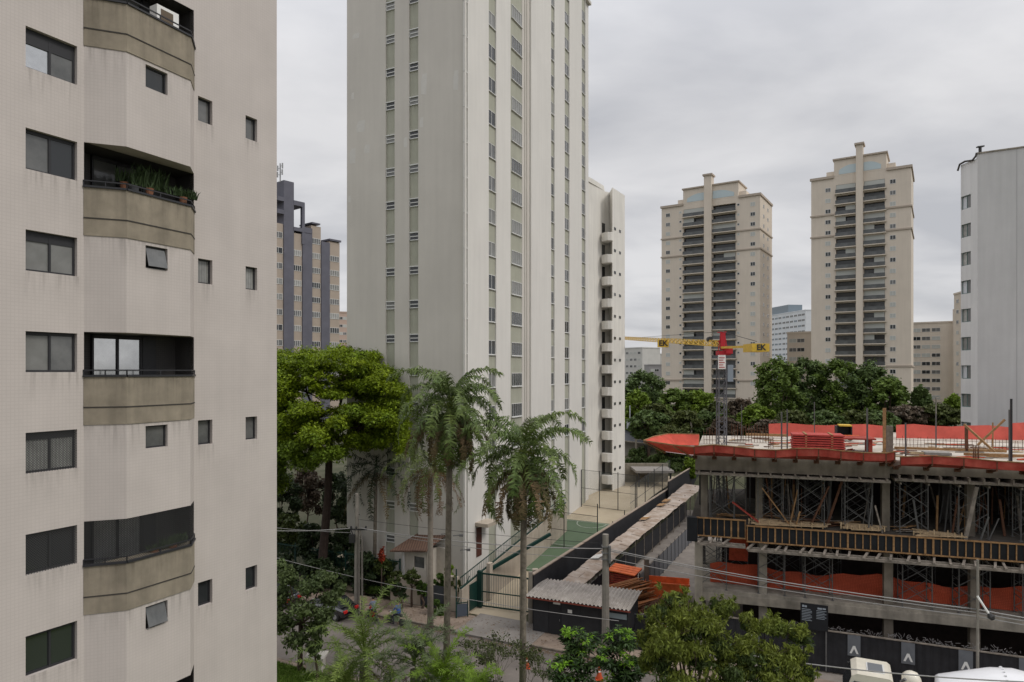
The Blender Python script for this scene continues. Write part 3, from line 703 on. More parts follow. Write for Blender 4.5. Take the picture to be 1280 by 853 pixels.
twin('beige high-rise with twin balcony columns, standing behind the yellow crane jib', 950, 190, 827, 69.0, 2.87, 20, 67.3, dict(balc=[(854.5, 880.5), (891, 919.5)], win=[835, 941], tiny=[850.5, 923], crown=(854, 923)), True, uA, (881.5, 890.5), 0, 8, (59.0, 53.4, 15.5))
twin('beige high-rise with twin balcony columns, standing right of the crane', 1139, 170, 1014, 70.8, 2.9, 20, 68.4, dict(balc=[(1045, 1069.5), (1080, 1106)], win=[1035, 1116], tiny=[], crown=(1042.5, 1108)), False, uA, (1070.5, 1079), 0, 8, (60.6, 54.8, 19.5))
# ---------------------------------------------------------------- simple far blocks
def block(label, pts, top, base, m, wcol, wrow, ww, wh, pitch, name='apartment_block', roofm=None, panes=(glass2, glass, blind), fm=None, extra=None, mull=1, cat='apartment building'):
    """pts = ((px, Y) left, (px, Y) right) of the face that looks at us"""
    a = Vector(((pts[0][0]-640)/F*pts[0][1], pts[0][1])); b = Vector(((pts[1][0]-640)/F*pts[1][1], pts[1][1])); u = (b-a).normalized(); wd = (b-a).length
    M = FM(a.x, a.y, 0, u); root = thing(name, label, cat, (a.x, a.y, base)); m_ = MB(M); m_.bx(0, wd, 0, 12, base-2, top); m_.build('wall', m, root)
    m_ = MB(M); m_.bx(-.15, wd+.15, -.15, 12.1, top, top+.5); m_.build('parapet', roofm or m, root)
    wp = {'w': win_mesh('x', ww, wh, fm or frame_wh, mull=mull, fw=.08)}; pcs = []
    for px in wcol:
        for k in range(wrow): 
            z = top-1.6-wh-pitch*k
            if z > base: pcs.append((M @ Matrix.Translation((on_line(a, u, px)-ww/2, -.03, z)), 'w'))
    if pcs: put_windows(root, wp, pcs, list(panes), 100)
    return root, M, wd
def zz(py, Y): return EYE-(py-HZ)*Y/F
rt, M, wd = block('low beige block between the right high-rise and the white building', ((1138, 222), (1192, 215)), zz(404, 218), 8, beige, (1145.5, 1157.5, 1170), 9, 2.4, 1.25, 2.77)
m_ = MB(M); m_.bx(wd-.2, wd+4, -1.2, 10, 6, zz(387, 215)); m_.build('stair_tower', beige, rt)
rt, M, wd = block('narrow beige building edge stepping up beside the white building', ((1192.5, 200), (1215, 188)), zz(367, 196), 8, beige, (1197,), 13, 1.6, 1.1, 3.1)
block('small beige block behind the trees between the two high-rises', ((984, 205), (1016, 200)), zz(417, 203), 8, beige, (991, 1001), 5, 2.2, 1.2, 2.8)
wt = mat('white_facade', (.6,.62,.64), .7, var=.06, scale=.3)
wt_d = mat('white_facade_dull', (.5,.49,.46), .7, var=.08, scale=.3)
rt, M, wd = block('distant white and glass tower between the two high-rises', ((962, 420), (1007, 380)), zz(392, 400), 8, wt, (966, 970.5, 975, 980, 984.5, 989.5, 994.5, 999.5, 1004), 12, 3.4, 1.2, 3.2, name='glass_tower', panes=(mat('sky_glass', (.16,.2,.23), .15, spec=.5), glass2))
m_ = MB(M); m_.bx(0, wd*.5, 1, 10, zz(392, 400), zz(381, 400)); m_.build('roof_box', mat('sky_glass', (.1,.13,.15), .2), rt)
rt, M, wd = block('distant white block seen under the crane jib', ((770, 330), (803, 315)), zz(436, 322), 8, wt_d, (784, 789, 794, 799), 7, 1.9, 1.2, 3.2)
rt, M, wd = block('far pale block just right of the white one under the crane jib', ((797, 350), (812, 330)), zz(444, 340), 8, wt_d, (800, 804, 808), 6, 1.9, 1.2, 3.2)
block('distant grey block peeping over the trees left of the high-rises', ((812, 300), (829, 300)), zz(457, 300), 8, mat('grey_facade', (.27,.26,.26), .8), (816, 821), 3, 1.9, 1.2, 3.2)
block('distant pinkish block beside the left edge of the tall middle tower', ((422, 260), (440, 262)), zz(391, 260), 8, mat('pink_facade', (.45,.34,.28), .8), (426, 431), 7, 1.4, 1.1, 3.0)
# ---------------------------------------------------------------- white building, right edge
wr = mat('white_render', (.50,.50,.495), .8, var=.09, scale=.16, streak=.08)
wr2 = mat('white_render_strip', (.60,.60,.60), .8, var=.04, scale=.4, streak=.1)
e0 = Vector(((1222-640)/F*66, 66)); wu = Vector((1.69, -1)).normalized(); e1 = Vector(((1201-640)/F*68.2, 68.2))
r5 = thing('white_building', 'plain white rendered building cut by the right edge, with a column of corner windows', 'apartment building', (e0.x, e0.y, 3))
WM = FM(e0.x, e0.y, 0, wu); tz = zz(192.5, 66)
m_ = MB(WM); m_.bx(0, 22, 0, 15, 0, tz); m_.build('wall', wr, r5)
ue = (e0-e1).normalized(); le = (e0-e1).length; EM = FM(e1.x, e1.y, 0, ue)
hs = []
for k in range(10):
    z = zz(244.5, 67.5)-2.88*k; hs.append((.02, on_line(e1, ue, 1213.5), z-1.35, z))
m_ = MB(EM); m_.holes(0, le-.003, 0, zz(206, 68), hs, .25); m_.add([(0,0,0),(0,14,0),(0,14,zz(206,68)),(0,0,zz(206,68))], [(0,3,2,1)]); m_.quad((0,0,zz(206,68)),(le,0,zz(206,68)),(le+1,14,zz(206,68)),(0,14,zz(206,68))); m_.build('corner_wall', wr2, r5)
for i, (a, b, z0, z1) in enumerate(hs): win(r5, EM, a, b, z0, z1, .2, mat('frame_green', (.09,.15,.14), .5), curtain if i % 3 else mat('pale_glass', (.5,.52,.55), .2), glass2, fw=.07)
m_ = MB(WM)
for x in (3.1, 7.4, 12.0): m_.bx(x, x+.05, -.012, .02, 0, tz-.05)
m_.build('joint', mat('joint_grey', (.36,.36,.36), .8), r5)
m_ = MB(WM); m_.bx(-.1, 22.1, -.1, .3, tz, tz+.12); m_.build('coping', conc_lt, r5)
m_ = MB(EM); m_.tube([(-.3, -.1, zz(212, 68)), (.0, -.12, zz(205, 68)), (.7, -.12, zz(204, 68)), (le*.75, -.1, zz(202.5, 67)), (le*.95, -.1, zz(195, 66)), (le, -.1, tz+.1)], .1, 6); m_.build('gutter', conc_dk, r5)
m_ = MB(); b_ = WM @ Vector((.25, .6, tz)); m_.tube([b_, b_+Vector((0,0,.75))], .14, 8); m_.bar(b_+Vector((-.3,0,.8)), b_+Vector((.35,0,.88)), .3, .12); m_.build('vent', cable_dk, r5)
# ---------------------------------------------------------------- building under construction
F0 = Vector((11.95, 43.3)); CU = Vector((.951, -.311)).normalized(); CN = Vector((-CU.y, CU.x)); SM = FM(F0.x, F0.y, 0, CU)
def cs(px): return on_line(F0, CU, px)
XE = 36.0
croot = thing('unfinished_building', 'half-built concrete frame of three slabs on columns, filled with shoring', 'building under construction', (F0.x, F0.y, 0))
deckm = mat('deck_concrete', (.29,.25,.20), .9, col2=(.54,.50,.44), scale=.45, bump=.15)
XB = cs(1112); deck_poly = [(0, 0), (XB, 0), (XB, .35), (XE, .35), (XE, 24), (XB, 20), (8, 14.5), (0, 12.5)]
mb = MB(SM); mb.prism(deck_poly, 11.98, 12.7); mb.build('top_slab', deckm, croot)
mb = MB(SM); mb.bx(0, XB, -.02, .4, 11.62, 12.68); mb.bx(XB+.02, XE, .33, .75, 11.85, 12.62); mb.bx(0, .35, .4, 12, 11.7, 12.6); mb.build('edge_beam', concrete, croot)
mb = MB(SM); mb.bx(0, XB, -.3, 1.0, 11.36, 11.5); mb.bx(XB+.3, XE, .1, 1.3, 11.45, 11.6)
for i in range(46):
    x = .2+i*.72
    if x < XE-1: mb.bx(x, x+.1, -.38 if x < XB else .0, 1.3, 11.5, 11.61 if x < XB else 11.84)
mb.build('ledger', wood_gr, croot)
mb = MB(SM); mb.prism([(-.3, .2), (XE, .2), (XE, 24), (-.3, 12.5)], 7.9, 8.25); mb.build('middle_slab', mat('slab_shaded', (.045,.04,.035), .95, col2=(.10,.085,.07), scale=1.5), croot)  # near-black floor: the storey's shade is put into the colour
mb = MB(SM); mb.prism([(0, 0), (XE, 0), (XE, 24), (0, 13)], 3.28, 3.9); mb.build('lower_slab', conc_lt, croot)
mb = MB(SM); mb.bx(0, XE, -.14, .02, 3.22, 3.72)
mb.build('edge_beam', conc_lt, croot)
def column(x, y, z0, z1, w=.5, m=concrete): m_ = MB(SM); m_.bx(x-w/2, x+w/2, y-.25, y+.25, z0, z1); m_.build('column', m, croot)
colx = [cs(873.5), cs(954), cs(1112), cs(1221), cs(1330), cs(1440)]
for i, x in enumerate(colx):
    m_ = conc_lt if i < 2 else concrete
    if i == 0: column(x, .0, 0, 7.2, .5, m_)
    else: column(x, .5, 0, 3.2, .5, m_); column(x, .5, 3.9, 7.8, .48, m_)
    column(x if i > 1 else (x+.3 if i == 0 else x-.2), 1.2, 8.25, 11.4, .42)
    for y in (6, 12): column(x, y, 3.9, 7.9, .45, conc_dk); column(x, y, 8.25, 11.9, .45, conc_dk); column(x, y, 0, 3.2, .45, conc_dk)  # inner columns in darker concrete, interior shade put into the colour
shadeblk = mat('shade_black', (.03,.021,.018), .9, var=.3, scale=2)
mb = MB(SM); mb.bx(2.2, XE, 12.3, 12.5, 0, 3.2); mb.bx(1.6, XE, 5.6, 5.8, 3.9, 7.9); mb.bx(3.4, XE, 9.6, 9.8, 8.25, 11.9); mb.bx(3, XE, 4, 4.2, 0, 3.2); mb.build('shade_backing', shadeblk, croot)  # near-black sheets added inside the storeys to darken them
# formwork of the middle beam
def formwork(label, x0, x1, zb, zt, y, sh):
    root = thing('beam_formwork', label, 'formwork', tuple(SM @ Vector((x0, y, zb))), 'beam formwork runs')
    m_ = MB(SM); m_.bx(x0, x1, y, y+.06, zb, zt); m_.build('panel', plyblk, root)
    m_ = MB(SM); m_.bx(x0-.05, x1+.05, y-.1, y+.06, zt, zt+.07); m_.bx(x0-.05, x1+.05, y-.1, y, zb-.07, zb); m_.build('rail', wood, root)
    n = int((x1-x0)/.41); me = None
    for i in range(n+1):
        x = x0+(x1-x0)*i/n; 
        if me is None: q = MB(); wdt = .055; q.bx(-wdt/2, wdt/2, y-.085, y-.003, zb, zt); me = q.mesh('stud', wood)
        if i < 98: 
            o = inst(me, 'stud', root, SM @ Matrix.Translation((x, 0, 0))); 
            if random.random() < .15: o.scale.x = 1.8
    m_ = MB(SM)
    m_.bx(x0, x1, y-.75, y-.6, zb-.5, zb-.36); m_.bx(x0, x1, y-.2, y-.05, zb-.5, zb-.36)
    for i in range(int((x1-x0)/sh)):
        x = x0+i*sh+random.uniform(-.12, .12); m_.bar((x, y-.95, zb-.30), (x+random.uniform(.2, .5), y+.3, zb-.17), .12, .1)
    m_.build('joists', wood_gr, root); return root
formwork('shorter left run of black formwork panels with timber studs', cs(871.5), cs(931.5), 7.42, 8.5, -.05, .8)
formwork('long right run of black formwork panels with timber studs, stepped lower', cs(934), XE, 7.3, 8.22, -.25, .72)
m_ = MB(SM); m_.bx(cs(867)-.4, cs(872), -.3, .25, 7.0, 8.55); m_ = m_.build('column_form', plyblk, croot)
# shoring frames
def shore(h, label, w=1.55, d=1.2, m=steel_lt):
    root = thing('shoring_frame', label, 'scaffold', (0, 0, 0), 'shoring frames holding up the slabs'); ORG[root.name] = Vector((0,0,0))
    for i, (x, y) in enumerate(((0,0), (w,0), (0,d), (w,d))):
        q = MB(); q.tube([(x, y, 0), (x, y, h-.15)], .032, 6); q.bx(x-.09, x+.09, y-.09, y+.09, h-.15, h-.12); q.bx(x-.09, x+.09, y-.09, y+.09, 0, .02); q.build('post', m, root)
    q = MB()
    for y in (0, d):
        for z0 in (.35, h*.5+.1):
            q.bar((0, y, z0), (w, y, z0+h*.42-.2), .03); q.bar((w, y, z0), (0, y, z0+h*.42-.2), .03)
    for x in (0, w):
        for z in (.3, 1.1, 1.9, h-.5): q.bar((x, 0, z), (x, d, z), .035)
    q.build('cross_brace', m, root)
    for x in (0, w): q = MB(); q.bx(x-.05, x+.05, -.2, d+.2, h-.12, h-.01); q.build('head_beam', wood_gr, root)
    return root
def place(root, x, y, z, ang=0, label=None):
    root.matrix_basis = SM @ Matrix.Translation((x, y, z)) @ Matrix.Rotation(ang, 4, 'Z')
    if label: root['label'] = label
lowf = shore(3.0, 'grey steel shoring frame between the lower slab and the formwork')
first = True
LBL = 'grey steel shoring frame in the middle storey, above the black formwork'
LOW = 'grey steel shoring frame in the lower storey, beside the orange mesh net'
lowf['label'] = LOW
steel_far = steel_lt
lowx = [.5, 4.0, 6.6, 11.9, 14.9, 18.1, 21.5, 24.6, 28, 31]
for r_, y in enumerate((-.02, 4.2)):
    for x in lowx:
        o = lowf if first else copy_tree(lowf); first = False
        place(o, x+random.uniform(-.15, .15)+r_*1.2, y+.2, 3.9, 0)
midf = shore(3.1, LBL, w=1.5)
first = True
for r_, y in enumerate((.5, 3.6, 7.4)):
    for x in [1.0, 3.7, 6.3, 8.7, 12.0, 14.9, 18.2, 21.4, 24.6, 28, 31.2]:
        if r_ == 2 and random.random() < .3: continue
        o = midf if first else copy_tree(midf); first = False
        place(o, x+random.uniform(-.2, .2)+r_*.7, y, 8.26, random.uniform(-.06, .06))
# loose props and boards between the slabs
def prop(p, q, w, m, label, cat='timber', h=None, name='leaning_board'):
    m_ = MB(); a = SM @ Vector(p); b = SM @ Vector(q); m_.bar(a, b, w, h or w*.4); o = m_.build(name, m, None, origin=a); settag(o, label, cat, 'boards and props leaning between the slabs'); return o
prop((2.3, .3, 9.6), (4.0, .2, 8.35), .22, netred, 'red painted board leaning low at the left end of the middle storey')
prop((4.1, .35, 10.6), (5.7, .3, 8.4), .16, wood, 'bare timber board leaning left of the second column of the middle storey')
prop((6.9, .4, 8.3), (8.0, .5, 10.9), .2, rust, 'reddish board leaning to the right in the middle storey')
prop((7.9, .8, 8.3), (8.8, .9, 11.2), .14, rust, 'thin rusty prop beside the reddish leaning board')
prop((5.9, .1, 7.7), (6.3, .05, 9.3), .09, wood, 'short timber prop standing over the formwork step')
prop((15.2, .2, 8.2), (15.8, .3, 11.3), .22, wood_gr, 'tall grey timber prop leaning right of the fourth column')
prop((16.0, .3, 8.25), (16.4, .3, 9.6), .1, steel_lt, 'short steel prop in the bundle right of the fourth column')
prop((16.4, .3, 8.25), (16.9, .3, 9.55), .1, steel_lt, 'rightmost steel prop of the short leaning bundle')
prop((10.1, .1, 8.2), (10.35, .2, 10.5), .07, steel_lt, 'thin steel prop leaning left of the third column')
prop((10.9, .2, 8.25), (10.5, .2, 9.9), .09, wood_gr, 'grey stick leaning against the third column foot')
for i in range(90):
    x = random.uniform(.5, 30); y = random.uniform(.8, 8); dx = random.uniform(-.5, .5)
    prop((x, y, 8.26), (x+dx, y+.2, random.uniform(9.8, 11.3)), random.uniform(.05, .14), random.choice([wood_gr, rust, steel_lt, wood]), 'loose prop standing among the shoring in the middle storey')
for (x0, x1, z, lb) in ((3.3, 8.2, 8.62, 'pale planks lying along the left formwork edge'), (8.6, 11.3, 8.7, 'brown planks lying in front of the third column'), (12.5, 15.3, 8.6, 'planks lying low between the third and fourth columns')):
    m_ = MB(SM)
    for i in range(7): a = random.uniform(0, .6); m_.bar((x0+a, -.1+i*.16, z-.28+.03*i), (x1-random.uniform(0, .8), -.05+i*.15, z-.26+random.uniform(0, .12)), .16, .05)
    for i in range(8): x = x0+(x1-x0)*i/8; m_.bar((x, -.05, z-.3), (x, -.05, z+random.uniform(-.05,.12)), .06, .06)
    o = m_.build('plank_pile', wood_lt); settag(o, lb, 'planks', 'plank piles on the middle slab')
for r_ in range(14):   # flat debris on the middle slab
    x = random.uniform(.8, 28); y = random.uniform(.3, 2.5); m_ = MB(SM)
    for i in range(6): a = random.uniform(-.6, .6); m_.bar((x+a, y+random.uniform(-.4,.4), 8.28+.04*i), (x+a+random.uniform(.5, 1.6), y+random.uniform(-.4,.4), 8.3+.05*i), random.uniform(.06, .16), .04)
    o = m_.build('board_heap', random.choice([wood_gr, wood, rust, wood_gr])); settag(o, 'small heap of loose boards lying on the middle slab', 'boards', 'loose board heaps on the middle slab')
# orange mesh band in the lower storey
def net_sheet(name, label, path, hfun, m, cat='safety net', nz=5, thick=.0, group=None):
    m_ = MB(SM); vs = []; n = len(path)
    for i, (x, y, z) in enumerate(path):
        h = hfun(i)
        for j in range(nz+1): vs.append((x+random.uniform(-.02,.02), y+.06*math.sin(j*1.3+i*.7)+random.uniform(-.03, .03), z+h*j/nz))
    fs = [(i*(nz+1)+j, (i+1)*(nz+1)+j, (i+1)*(nz+1)+j+1, i*(nz+1)+j+1) for i in range(n-1) for j in range(nz)]
    m_.add(vs, fs); o = m_.build(name, m, smooth=True); settag(o, label, cat, group); return o
netor2 = tile_mat('net_orange_mesh', (.48,.085,.04), (.6,.55,.5), .09, .02, var=.3, streak=0, rough=.8)
net_sheet('safety_net', 'orange mesh net strung along the lower slab behind the shoring', [(.9+i*.5, 1.55, 3.92) for i in range(int((XE-1)/.5))], lambda i: 1.25+.16*math.sin(i*.4)+.08*math.sin(i*1.3)-(.25 if i > 40 else 0), netor2)
net_sheet('safety_net', 'narrow red net sheet hanging in the left end of the lower storey', [(2.1+i*.3, 2.6, 5.2) for i in range(5)], lambda i: 2.2, netor)
# catch platforms round the deck
def catch(label, pts, zs=(12.66, 13.3), out=1.35, side=None):
    root = thing('catch_platform', label, 'catch platform', tuple(SM @ Vector((pts[0][0], pts[0][1], zs[0]))), 'red net catch platforms around the deck')
    n = len(pts); m_ = MB(SM); vs = []
    L = []
    for i, p in enumerate(pts):
        a = Vector(pts[max(0, i-1)][:2]); b = Vector(pts[min(n-1, i+1)][:2]); d = (b-a).normalized(); nn = Vector((d.y, -d.x))
        w_ = .07*math.sin(i*1.9); L.append((Vector(p[:2])+nn*.18, Vector(p[:2])+nn*(out+w_), zs[0], zs[1]+.10*math.sin(i*1.3)+random.uniform(-.03, .03)+(p[2] if len(p) > 2 else 0)))
    for (a, b, z0, z1) in L: vs += [(a.x, a.y, z0-.08), (b.x, b.y, z1-.45), (b.x, b.y, z1)]
    fs = [(i*3+j, (i+1)*3+j, (i+1)*3+j+1, i*3+j+1) for i in range(n-1) for j in range(2)]
    m_.add(vs, fs); m_.build('net', netred, root)
    e = MB(SM)
    for i in range(n-1): e.bar((L[i][1].x, L[i][1].y, L[i][3]+.02), (L[i+1][1].x, L[i+1][1].y, L[i+1][3]+.02), .06, .05)
    e.build('edge_board', wood, root)
    for (a, b, z0, z1) in L:
        q = MB(SM); q.bar((a.x, a.y, z0-.22), (b.x*1.0, b.y, z1-.52), .09, .09); q.bar((b.x, b.y, z1-.5), (b.x, b.y, z1+.02), .05, .05); q.bx(a.x-.14, a.x+.14, a.y-.1, a.y+.1, z0-.3, z0-.1); q.build('bracket', rust, root)
    return root
catch('dark red net platform along the front edge, from the left corner to the middle column', [(i*1.2, 0, 0) for i in range(0, 10)]+[(XB, 0)])
catch('dark red net platform along the front edge, right of the middle column', [(XB+.35+i*1.6, .33) for i in range(0, 16)], zs=(12.45, 13.05))
# corner tray open towards us
tr = thing('catch_platform', 'open bright red catch tray jutting out past the left corner of the deck', 'catch platform', tuple(SM @ Vector((-.2, 0, 12.6))), 'red net catch platforms around the deck')
m_ = MB(SM); O = [(0, -1.35, 13.25), (-1.3, -1.1, 13.3), (-3.4, .6, 13.35), (-3.0, 3.2, 13.4), (-2.2, 5.6, 13.4), (0, 5.9, 13.4)]; I = [(0, -.2, 12.6), (-.3, -.1, 12.6), (-2.0, 1.0, 12.62), (-1.9, 3.0, 12.66), (-1.5, 4.6, 12.7), (0, 4.8, 12.7)]
n = len(O)
for i in range(n-1): m_.quad(I[i], I[i+1], O[i+1], O[i])
m_.build('net', mat('net_red_lit', (.50,.075,.045), .8, var=.25, scale=1.5, trans=.1), tr)  # brighter copy of the red net, light from above put into its colour
m_ = MB(SM); m_.add([(0,-.2,12.58)]+[(p[0], p[1], p[2]-.03) for p in I]+[(.0, 4.8, 12.66)], [tuple(range(len(I)+2))]); m_.build('tray_floor', mat('tray_ply', (.33,.27,.27), .8, var=.2), tr)
m_ = MB(SM)
for i in range(n-1): m_.bar(O[i], O[i+1], .07)
for a, b in zip(I, O): m_.bar((a[0], a[1], a[2]-.1), (b[0], b[1], b[2]-.1), .07)
m_.build('edge_board', wood, tr)
# back guard nets along the rear edge
def backpt(t): return (5.2+t*26.5, 13.6+t*3.5)
def guard(label, t0, t1, h, hz=12.72):
    n = max(3, int((t1-t0)*20)); pts = [(backpt(t0+(t1-t0)*i/n)[0], backpt(t0+(t1-t0)*i/n)[1]+(.25 if i % 2 else 0), hz) for i in range(n+1)]
    return net_sheet('guard_net', label, pts, lambda i: h+.08*math.sin(i*1.7), mat('net_pink', (.66,.13,.10), .8, var=.15, scale=1, trans=.3), group='guard nets along the rear of the deck', nz=2)
guard('bright red guard net on the rear edge of the deck, left of the black dumper', 0, .33, 1.0)
guard('bright red guard net on the rear deck edge, right of the black dumper', .36, .66, 1.05)
guard('bright red guard net on the rear edge of the deck, towards the white building', .66, 1.15, 1.3)
# stack of red scaffold panels
stk = thing('panel_stack', 'neat stack of red panels on the deck edge', 'panel stack', tuple(SM @ Vector((cs(1015), .5, 12.7))))
xa = cs(993); me = None
for k in range(9):
    q = MB(SM); q.bx(xa+random.uniform(-.05,.05), xa+3.0+random.uniform(-.05,.05), .9, 2.6, 12.72+k*.15, 12.72+k*.15+.1); q.build('panel', mat('panel_red', (.36,.05,.04), .75, var=.25), stk)
q = MB(SM)
for k in range(10):
    for x in (xa+.7, xa+2.2): q.bx(x, x+.12, .86, 2.65, 12.7+k*.15-.03, 12.7+k*.15+.02)
q.build('spacer', wood, stk)
q = MB(SM); q.bx(xa+1.0, xa+5.2, 3.4, 5.2, 13.55, 13.65); q.bx(xa+1.2, xa+1.4, 3.5, 5, 12.7, 13.55); q.bx(xa+4.8, xa+5.0, 3.5, 5, 12.7, 13.55); o = q.build('red_board', netred); settag(o, 'wide red board lying flat behind the stack of red panels', 'board')
# black skip tipper on the deck
sk = thing('site_dumper', 'small black open dumper with a yellow rim standing at the rear of the deck', 'dumper', tuple(SM @ Vector((8.6, 10, 12.7))))
def skx(px, y): # local x on the deck at local depth y seen at px
    k = (px-640)/F; b = F0+CN*y; return (k*b.y-b.x)/(CU.x-k*CU.y)
x = skx(1056, 11.5)
q = MB(SM); q.prism([(x-.65, 11), (x+.45, 11), (x+.45, 12), (x-.65, 12)], 13.0, 13.1)
for (a, b, c, d) in ((x-.65, x-.58, 11, 12), (x+.38, x+.45, 11, 12), (x-.58, x+.38, 11.9, 12)): q.bx(a, b, c, d, 13.1, 13.85)
q.build('hopper', cable_dk, sk)
q = MB(SM); q.bx(x-.45, x+.42, 11.0, 12, 13.85, 13.95); q.build('rim', yellow, sk)
for dx in (-.5, .3): q = MB(SM @ Matrix.Translation((x+dx, 11.1, 13.0)) @ Matrix.Rotation(R(90), 4, 'X')); q.lathe([(.24, -.1), (.24, .1)], 12); q.build('wheel', cable_dk, sk)
q = MB(SM); q.bx(x-.3, x+.9, 10.7, 11.0, 13.0, 13.2); q.build('chassis', orange, sk)
# rebar starter bundles and posts on the deck
def rebar(label, x, y, nx_, ny_, h, sp=.16):
    q = MB(SM)
    for i in range(nx_):
        for j in range(ny_): q.bar((x+i*sp, y+j*sp, 12.7), (x+i*sp+random.uniform(-.05,.05), y+j*sp, 12.7+h*random.uniform(.8, 1.1)), .022)
    for z in (.3, .7): q.bar((x, y, 12.7+h*z), (x+(nx_-1)*sp, y, 12.7+h*z), .02)
    o = q.build('starter_bars', rust); settag(o, label, 'rebar', 'column starter bars on the deck')
rebar('dense cluster of starter bars at the left rear of the deck', skx(915, 8), 8, 14, 3, 1.3, .2)
rebar('starter bars standing in the middle of the deck near the red stack', skx(961, 4), 4, 3, 3, .8, .14)
rebar('low wide row of starter bars along the right rear of the deck', skx(1120, 8), 8, 40, 1, .75, .22)
rebar('starter bars at the front, right of the middle column', skx(1218, 1.5), 1.5, 3, 3, .85, .12)
rebar('starter bars near the crane mast', skx(880, 6), 6, 6, 3, 1.1, .2)
for (px_, y, h, w_, m__, lb) in ((977, 1, 3.2, .09, steel_lt, 'leftmost tall steel post standing on the deck'), (984, 1.2, 3.4, .08, steel_lt, 'tall steel post second from the left on the deck'), (1084, .8, 3.6, .09, steel_lt, 'slim steel post just left of the brown timber post'), (1105.5, 3.0, 3.5, .17, wood, 'taller brown timber post at the middle column'), (1112, .2, 2.4, .32, bark_gr, 'thick grey post over the middle column'), (1132, .6, 2.6, .08, steel_lt, 'steel post just right of the middle column'), (1170, 7, 2.9, .07, steel_lt, 'steel post standing mid-deck right of the middle column'), (1264, .6, 4.4, .1, frame_dk, 'dark steel post near the right edge of the photo'), (1262, 1.6, 3.6, .09, steel_lt, 'paler post close beside the dark one at the right'), (1018, 9, 3.6, .06, steel_lt, 'thin post behind the red panel stack'), (927, 10, 3.2, .06, steel_lt, 'thin post beside the crane mast'), (1208, 6, 2.0, .16, rust, 'rusty post with a cap at the right rear'), (1241, 8, 2.2, .07, wood, 'thin timber post at the right rear')):
    x = skx(px_, y); q = MB(SM); q.bx(x-w_/2, x+w_/2, y-w_/2, y+w_/2, 12.7, 12.7+h*.85); q.bx(x-w_, x+w_, y-w_, y+w_, 12.7, 12.74); o = q.build('site_post', m__); settag(o, lb, 'post', 'posts standing on the deck')
def deckbar(label, p, q_, w_, m__, h_=None):
    a = (skx(p[0], p[1]), p[1], p[2]); b = (skx(q_[0], q_[1]), q_[1], q_[2]); m_ = MB(SM); m_.bar(a, b, w_, h_ or w_); o = m_.build('deck_timber', m__); settag(o, label, 'timber', 'timbers on the deck')
deckbar('long timber beam lying across the right rear of the deck', (1118, 6, 12.85), (1258, 6, 12.85), .16, wood)
deckbar('long dark timber beam lying near the right front of the deck', (1205, 3, 12.9), (1330, 3, 12.9), .16, wood)
deckbar('timber strut slanting down to the right at the right end of the deck', (1205, 5, 14.6), (1243, 4, 13.0), .12, wood)
deckbar('timber strut slanting up to the right at the right end of the deck', (1222, 6, 13.2), (1256, 6, 14.9), .12, wood)
deckbar('short plank lying mid-deck right of the middle column', (1138, 3.6, 12.8), (1168, 3.6, 12.8), .14, wood_lt)
deckbar('orange plank lying on the deck by the grey sheet', (1150, 1.6, 12.8), (1172, 1.7, 12.8), .2, netor)
deckbar('timber beam on the rear left of the deck', (932, 12, 12.95), (985, 12, 12.95), .2, wood)
for k, (a, b, y0, y1) in enumerate(((1152, 1202, 1.0, 2.0), (1157, 1190, 3.2, 4.2))):
    q = MB(SM); q.bx(skx(a, y0), skx(b, y0), y0, y1, 12.74, 12.8+.1*k); o = q.build('plywood_sheets', mat('ply_grey', (.2,.185,.17), .8, var=.2)); settag(o, ('flat grey plywood sheets at the front of the deck', 'flat grey plywood sheets further back on the deck')[k], 'plywood')
for i in range(85):
    px_ = random.uniform(905, 1278); y = random.uniform(2, 11); x = skx(px_, y); l = random.uniform(.3, 1.8); q = MB(SM)
    a_ = random.uniform(-.6, .6); q.bar((x, y, 12.74), (x+l, y+a_, 12.76), random.uniform(.05, .18), .05)
    if random.random() < .4: q.bar((x+.1, y+.2, 12.74), (x+l*.8, y+.3+a_, 12.78), .1, .06)
    o = q.build('scrap_board', random.choice([wood, rust, wood_gr, netor, wood_lt])); settag(o, 'loose scrap board lying on the deck', 'scrap board', 'scrap boards scattered on the deck')
# ---------------------------------------------------------------- crane
def txt(body, size, m, M, name, parent, depth=.01):
    cu = bpy.data.curves.new('t', 'FONT'); cu.body = body; cu.size = size; cu.extrude = depth; cu.align_x = 'CENTER'; cu.align_y = 'CENTER'; cu.offset = size*.03
    ob = bpy.data.objects.new('t', cu); C.objects.link(ob); bpy.context.view_layer.update()
    me = bpy.data.meshes.new_from_object(ob.evaluated_get(bpy.context.evaluated_depsgraph_get())); bpy.data.objects.remove(ob)
    me.materials.clear(); me.materials.append(m); me.transform(M); me.transform(Matrix.Translation(-ORG[parent.name]))
    o = bpy.data.objects.new(name, me); C.objects.link(o); o.parent = parent; ORG[o.name] = ORG[parent.name]; return o
mx_, my_ = 15.15, 48.0
cr_ = thing('tower_crane', 'slim tower crane with a yellow jib and a red slewing head rising from the deck', 'crane', (mx_, my_, 0))
q = MB(); hw = .27
for sx in (-1, 1):
    for sy in (-1, 1): q.bx(mx_+sx*hw-.035, mx_+sx*hw+.035, my_+sy*hw-.035, my_+sy*hw+.035, 0, 18.8)
z = 0
while z < 18.6:
    for (a, b) in (((-1,-1),(1,-1)), ((1,-1),(1,1)), ((1,1),(-1,1)), ((-1,1),(-1,-1))):
        q.bar((mx_+a[0]*hw, my_+a[1]*hw, z), (mx_+b[0]*hw, my_+b[1]*hw, z), .03); q.bar((mx_+a[0]*hw, my_+a[1]*hw, z), (mx_+b[0]*hw, my_+b[1]*hw, z+.6), .03)
    z += .6
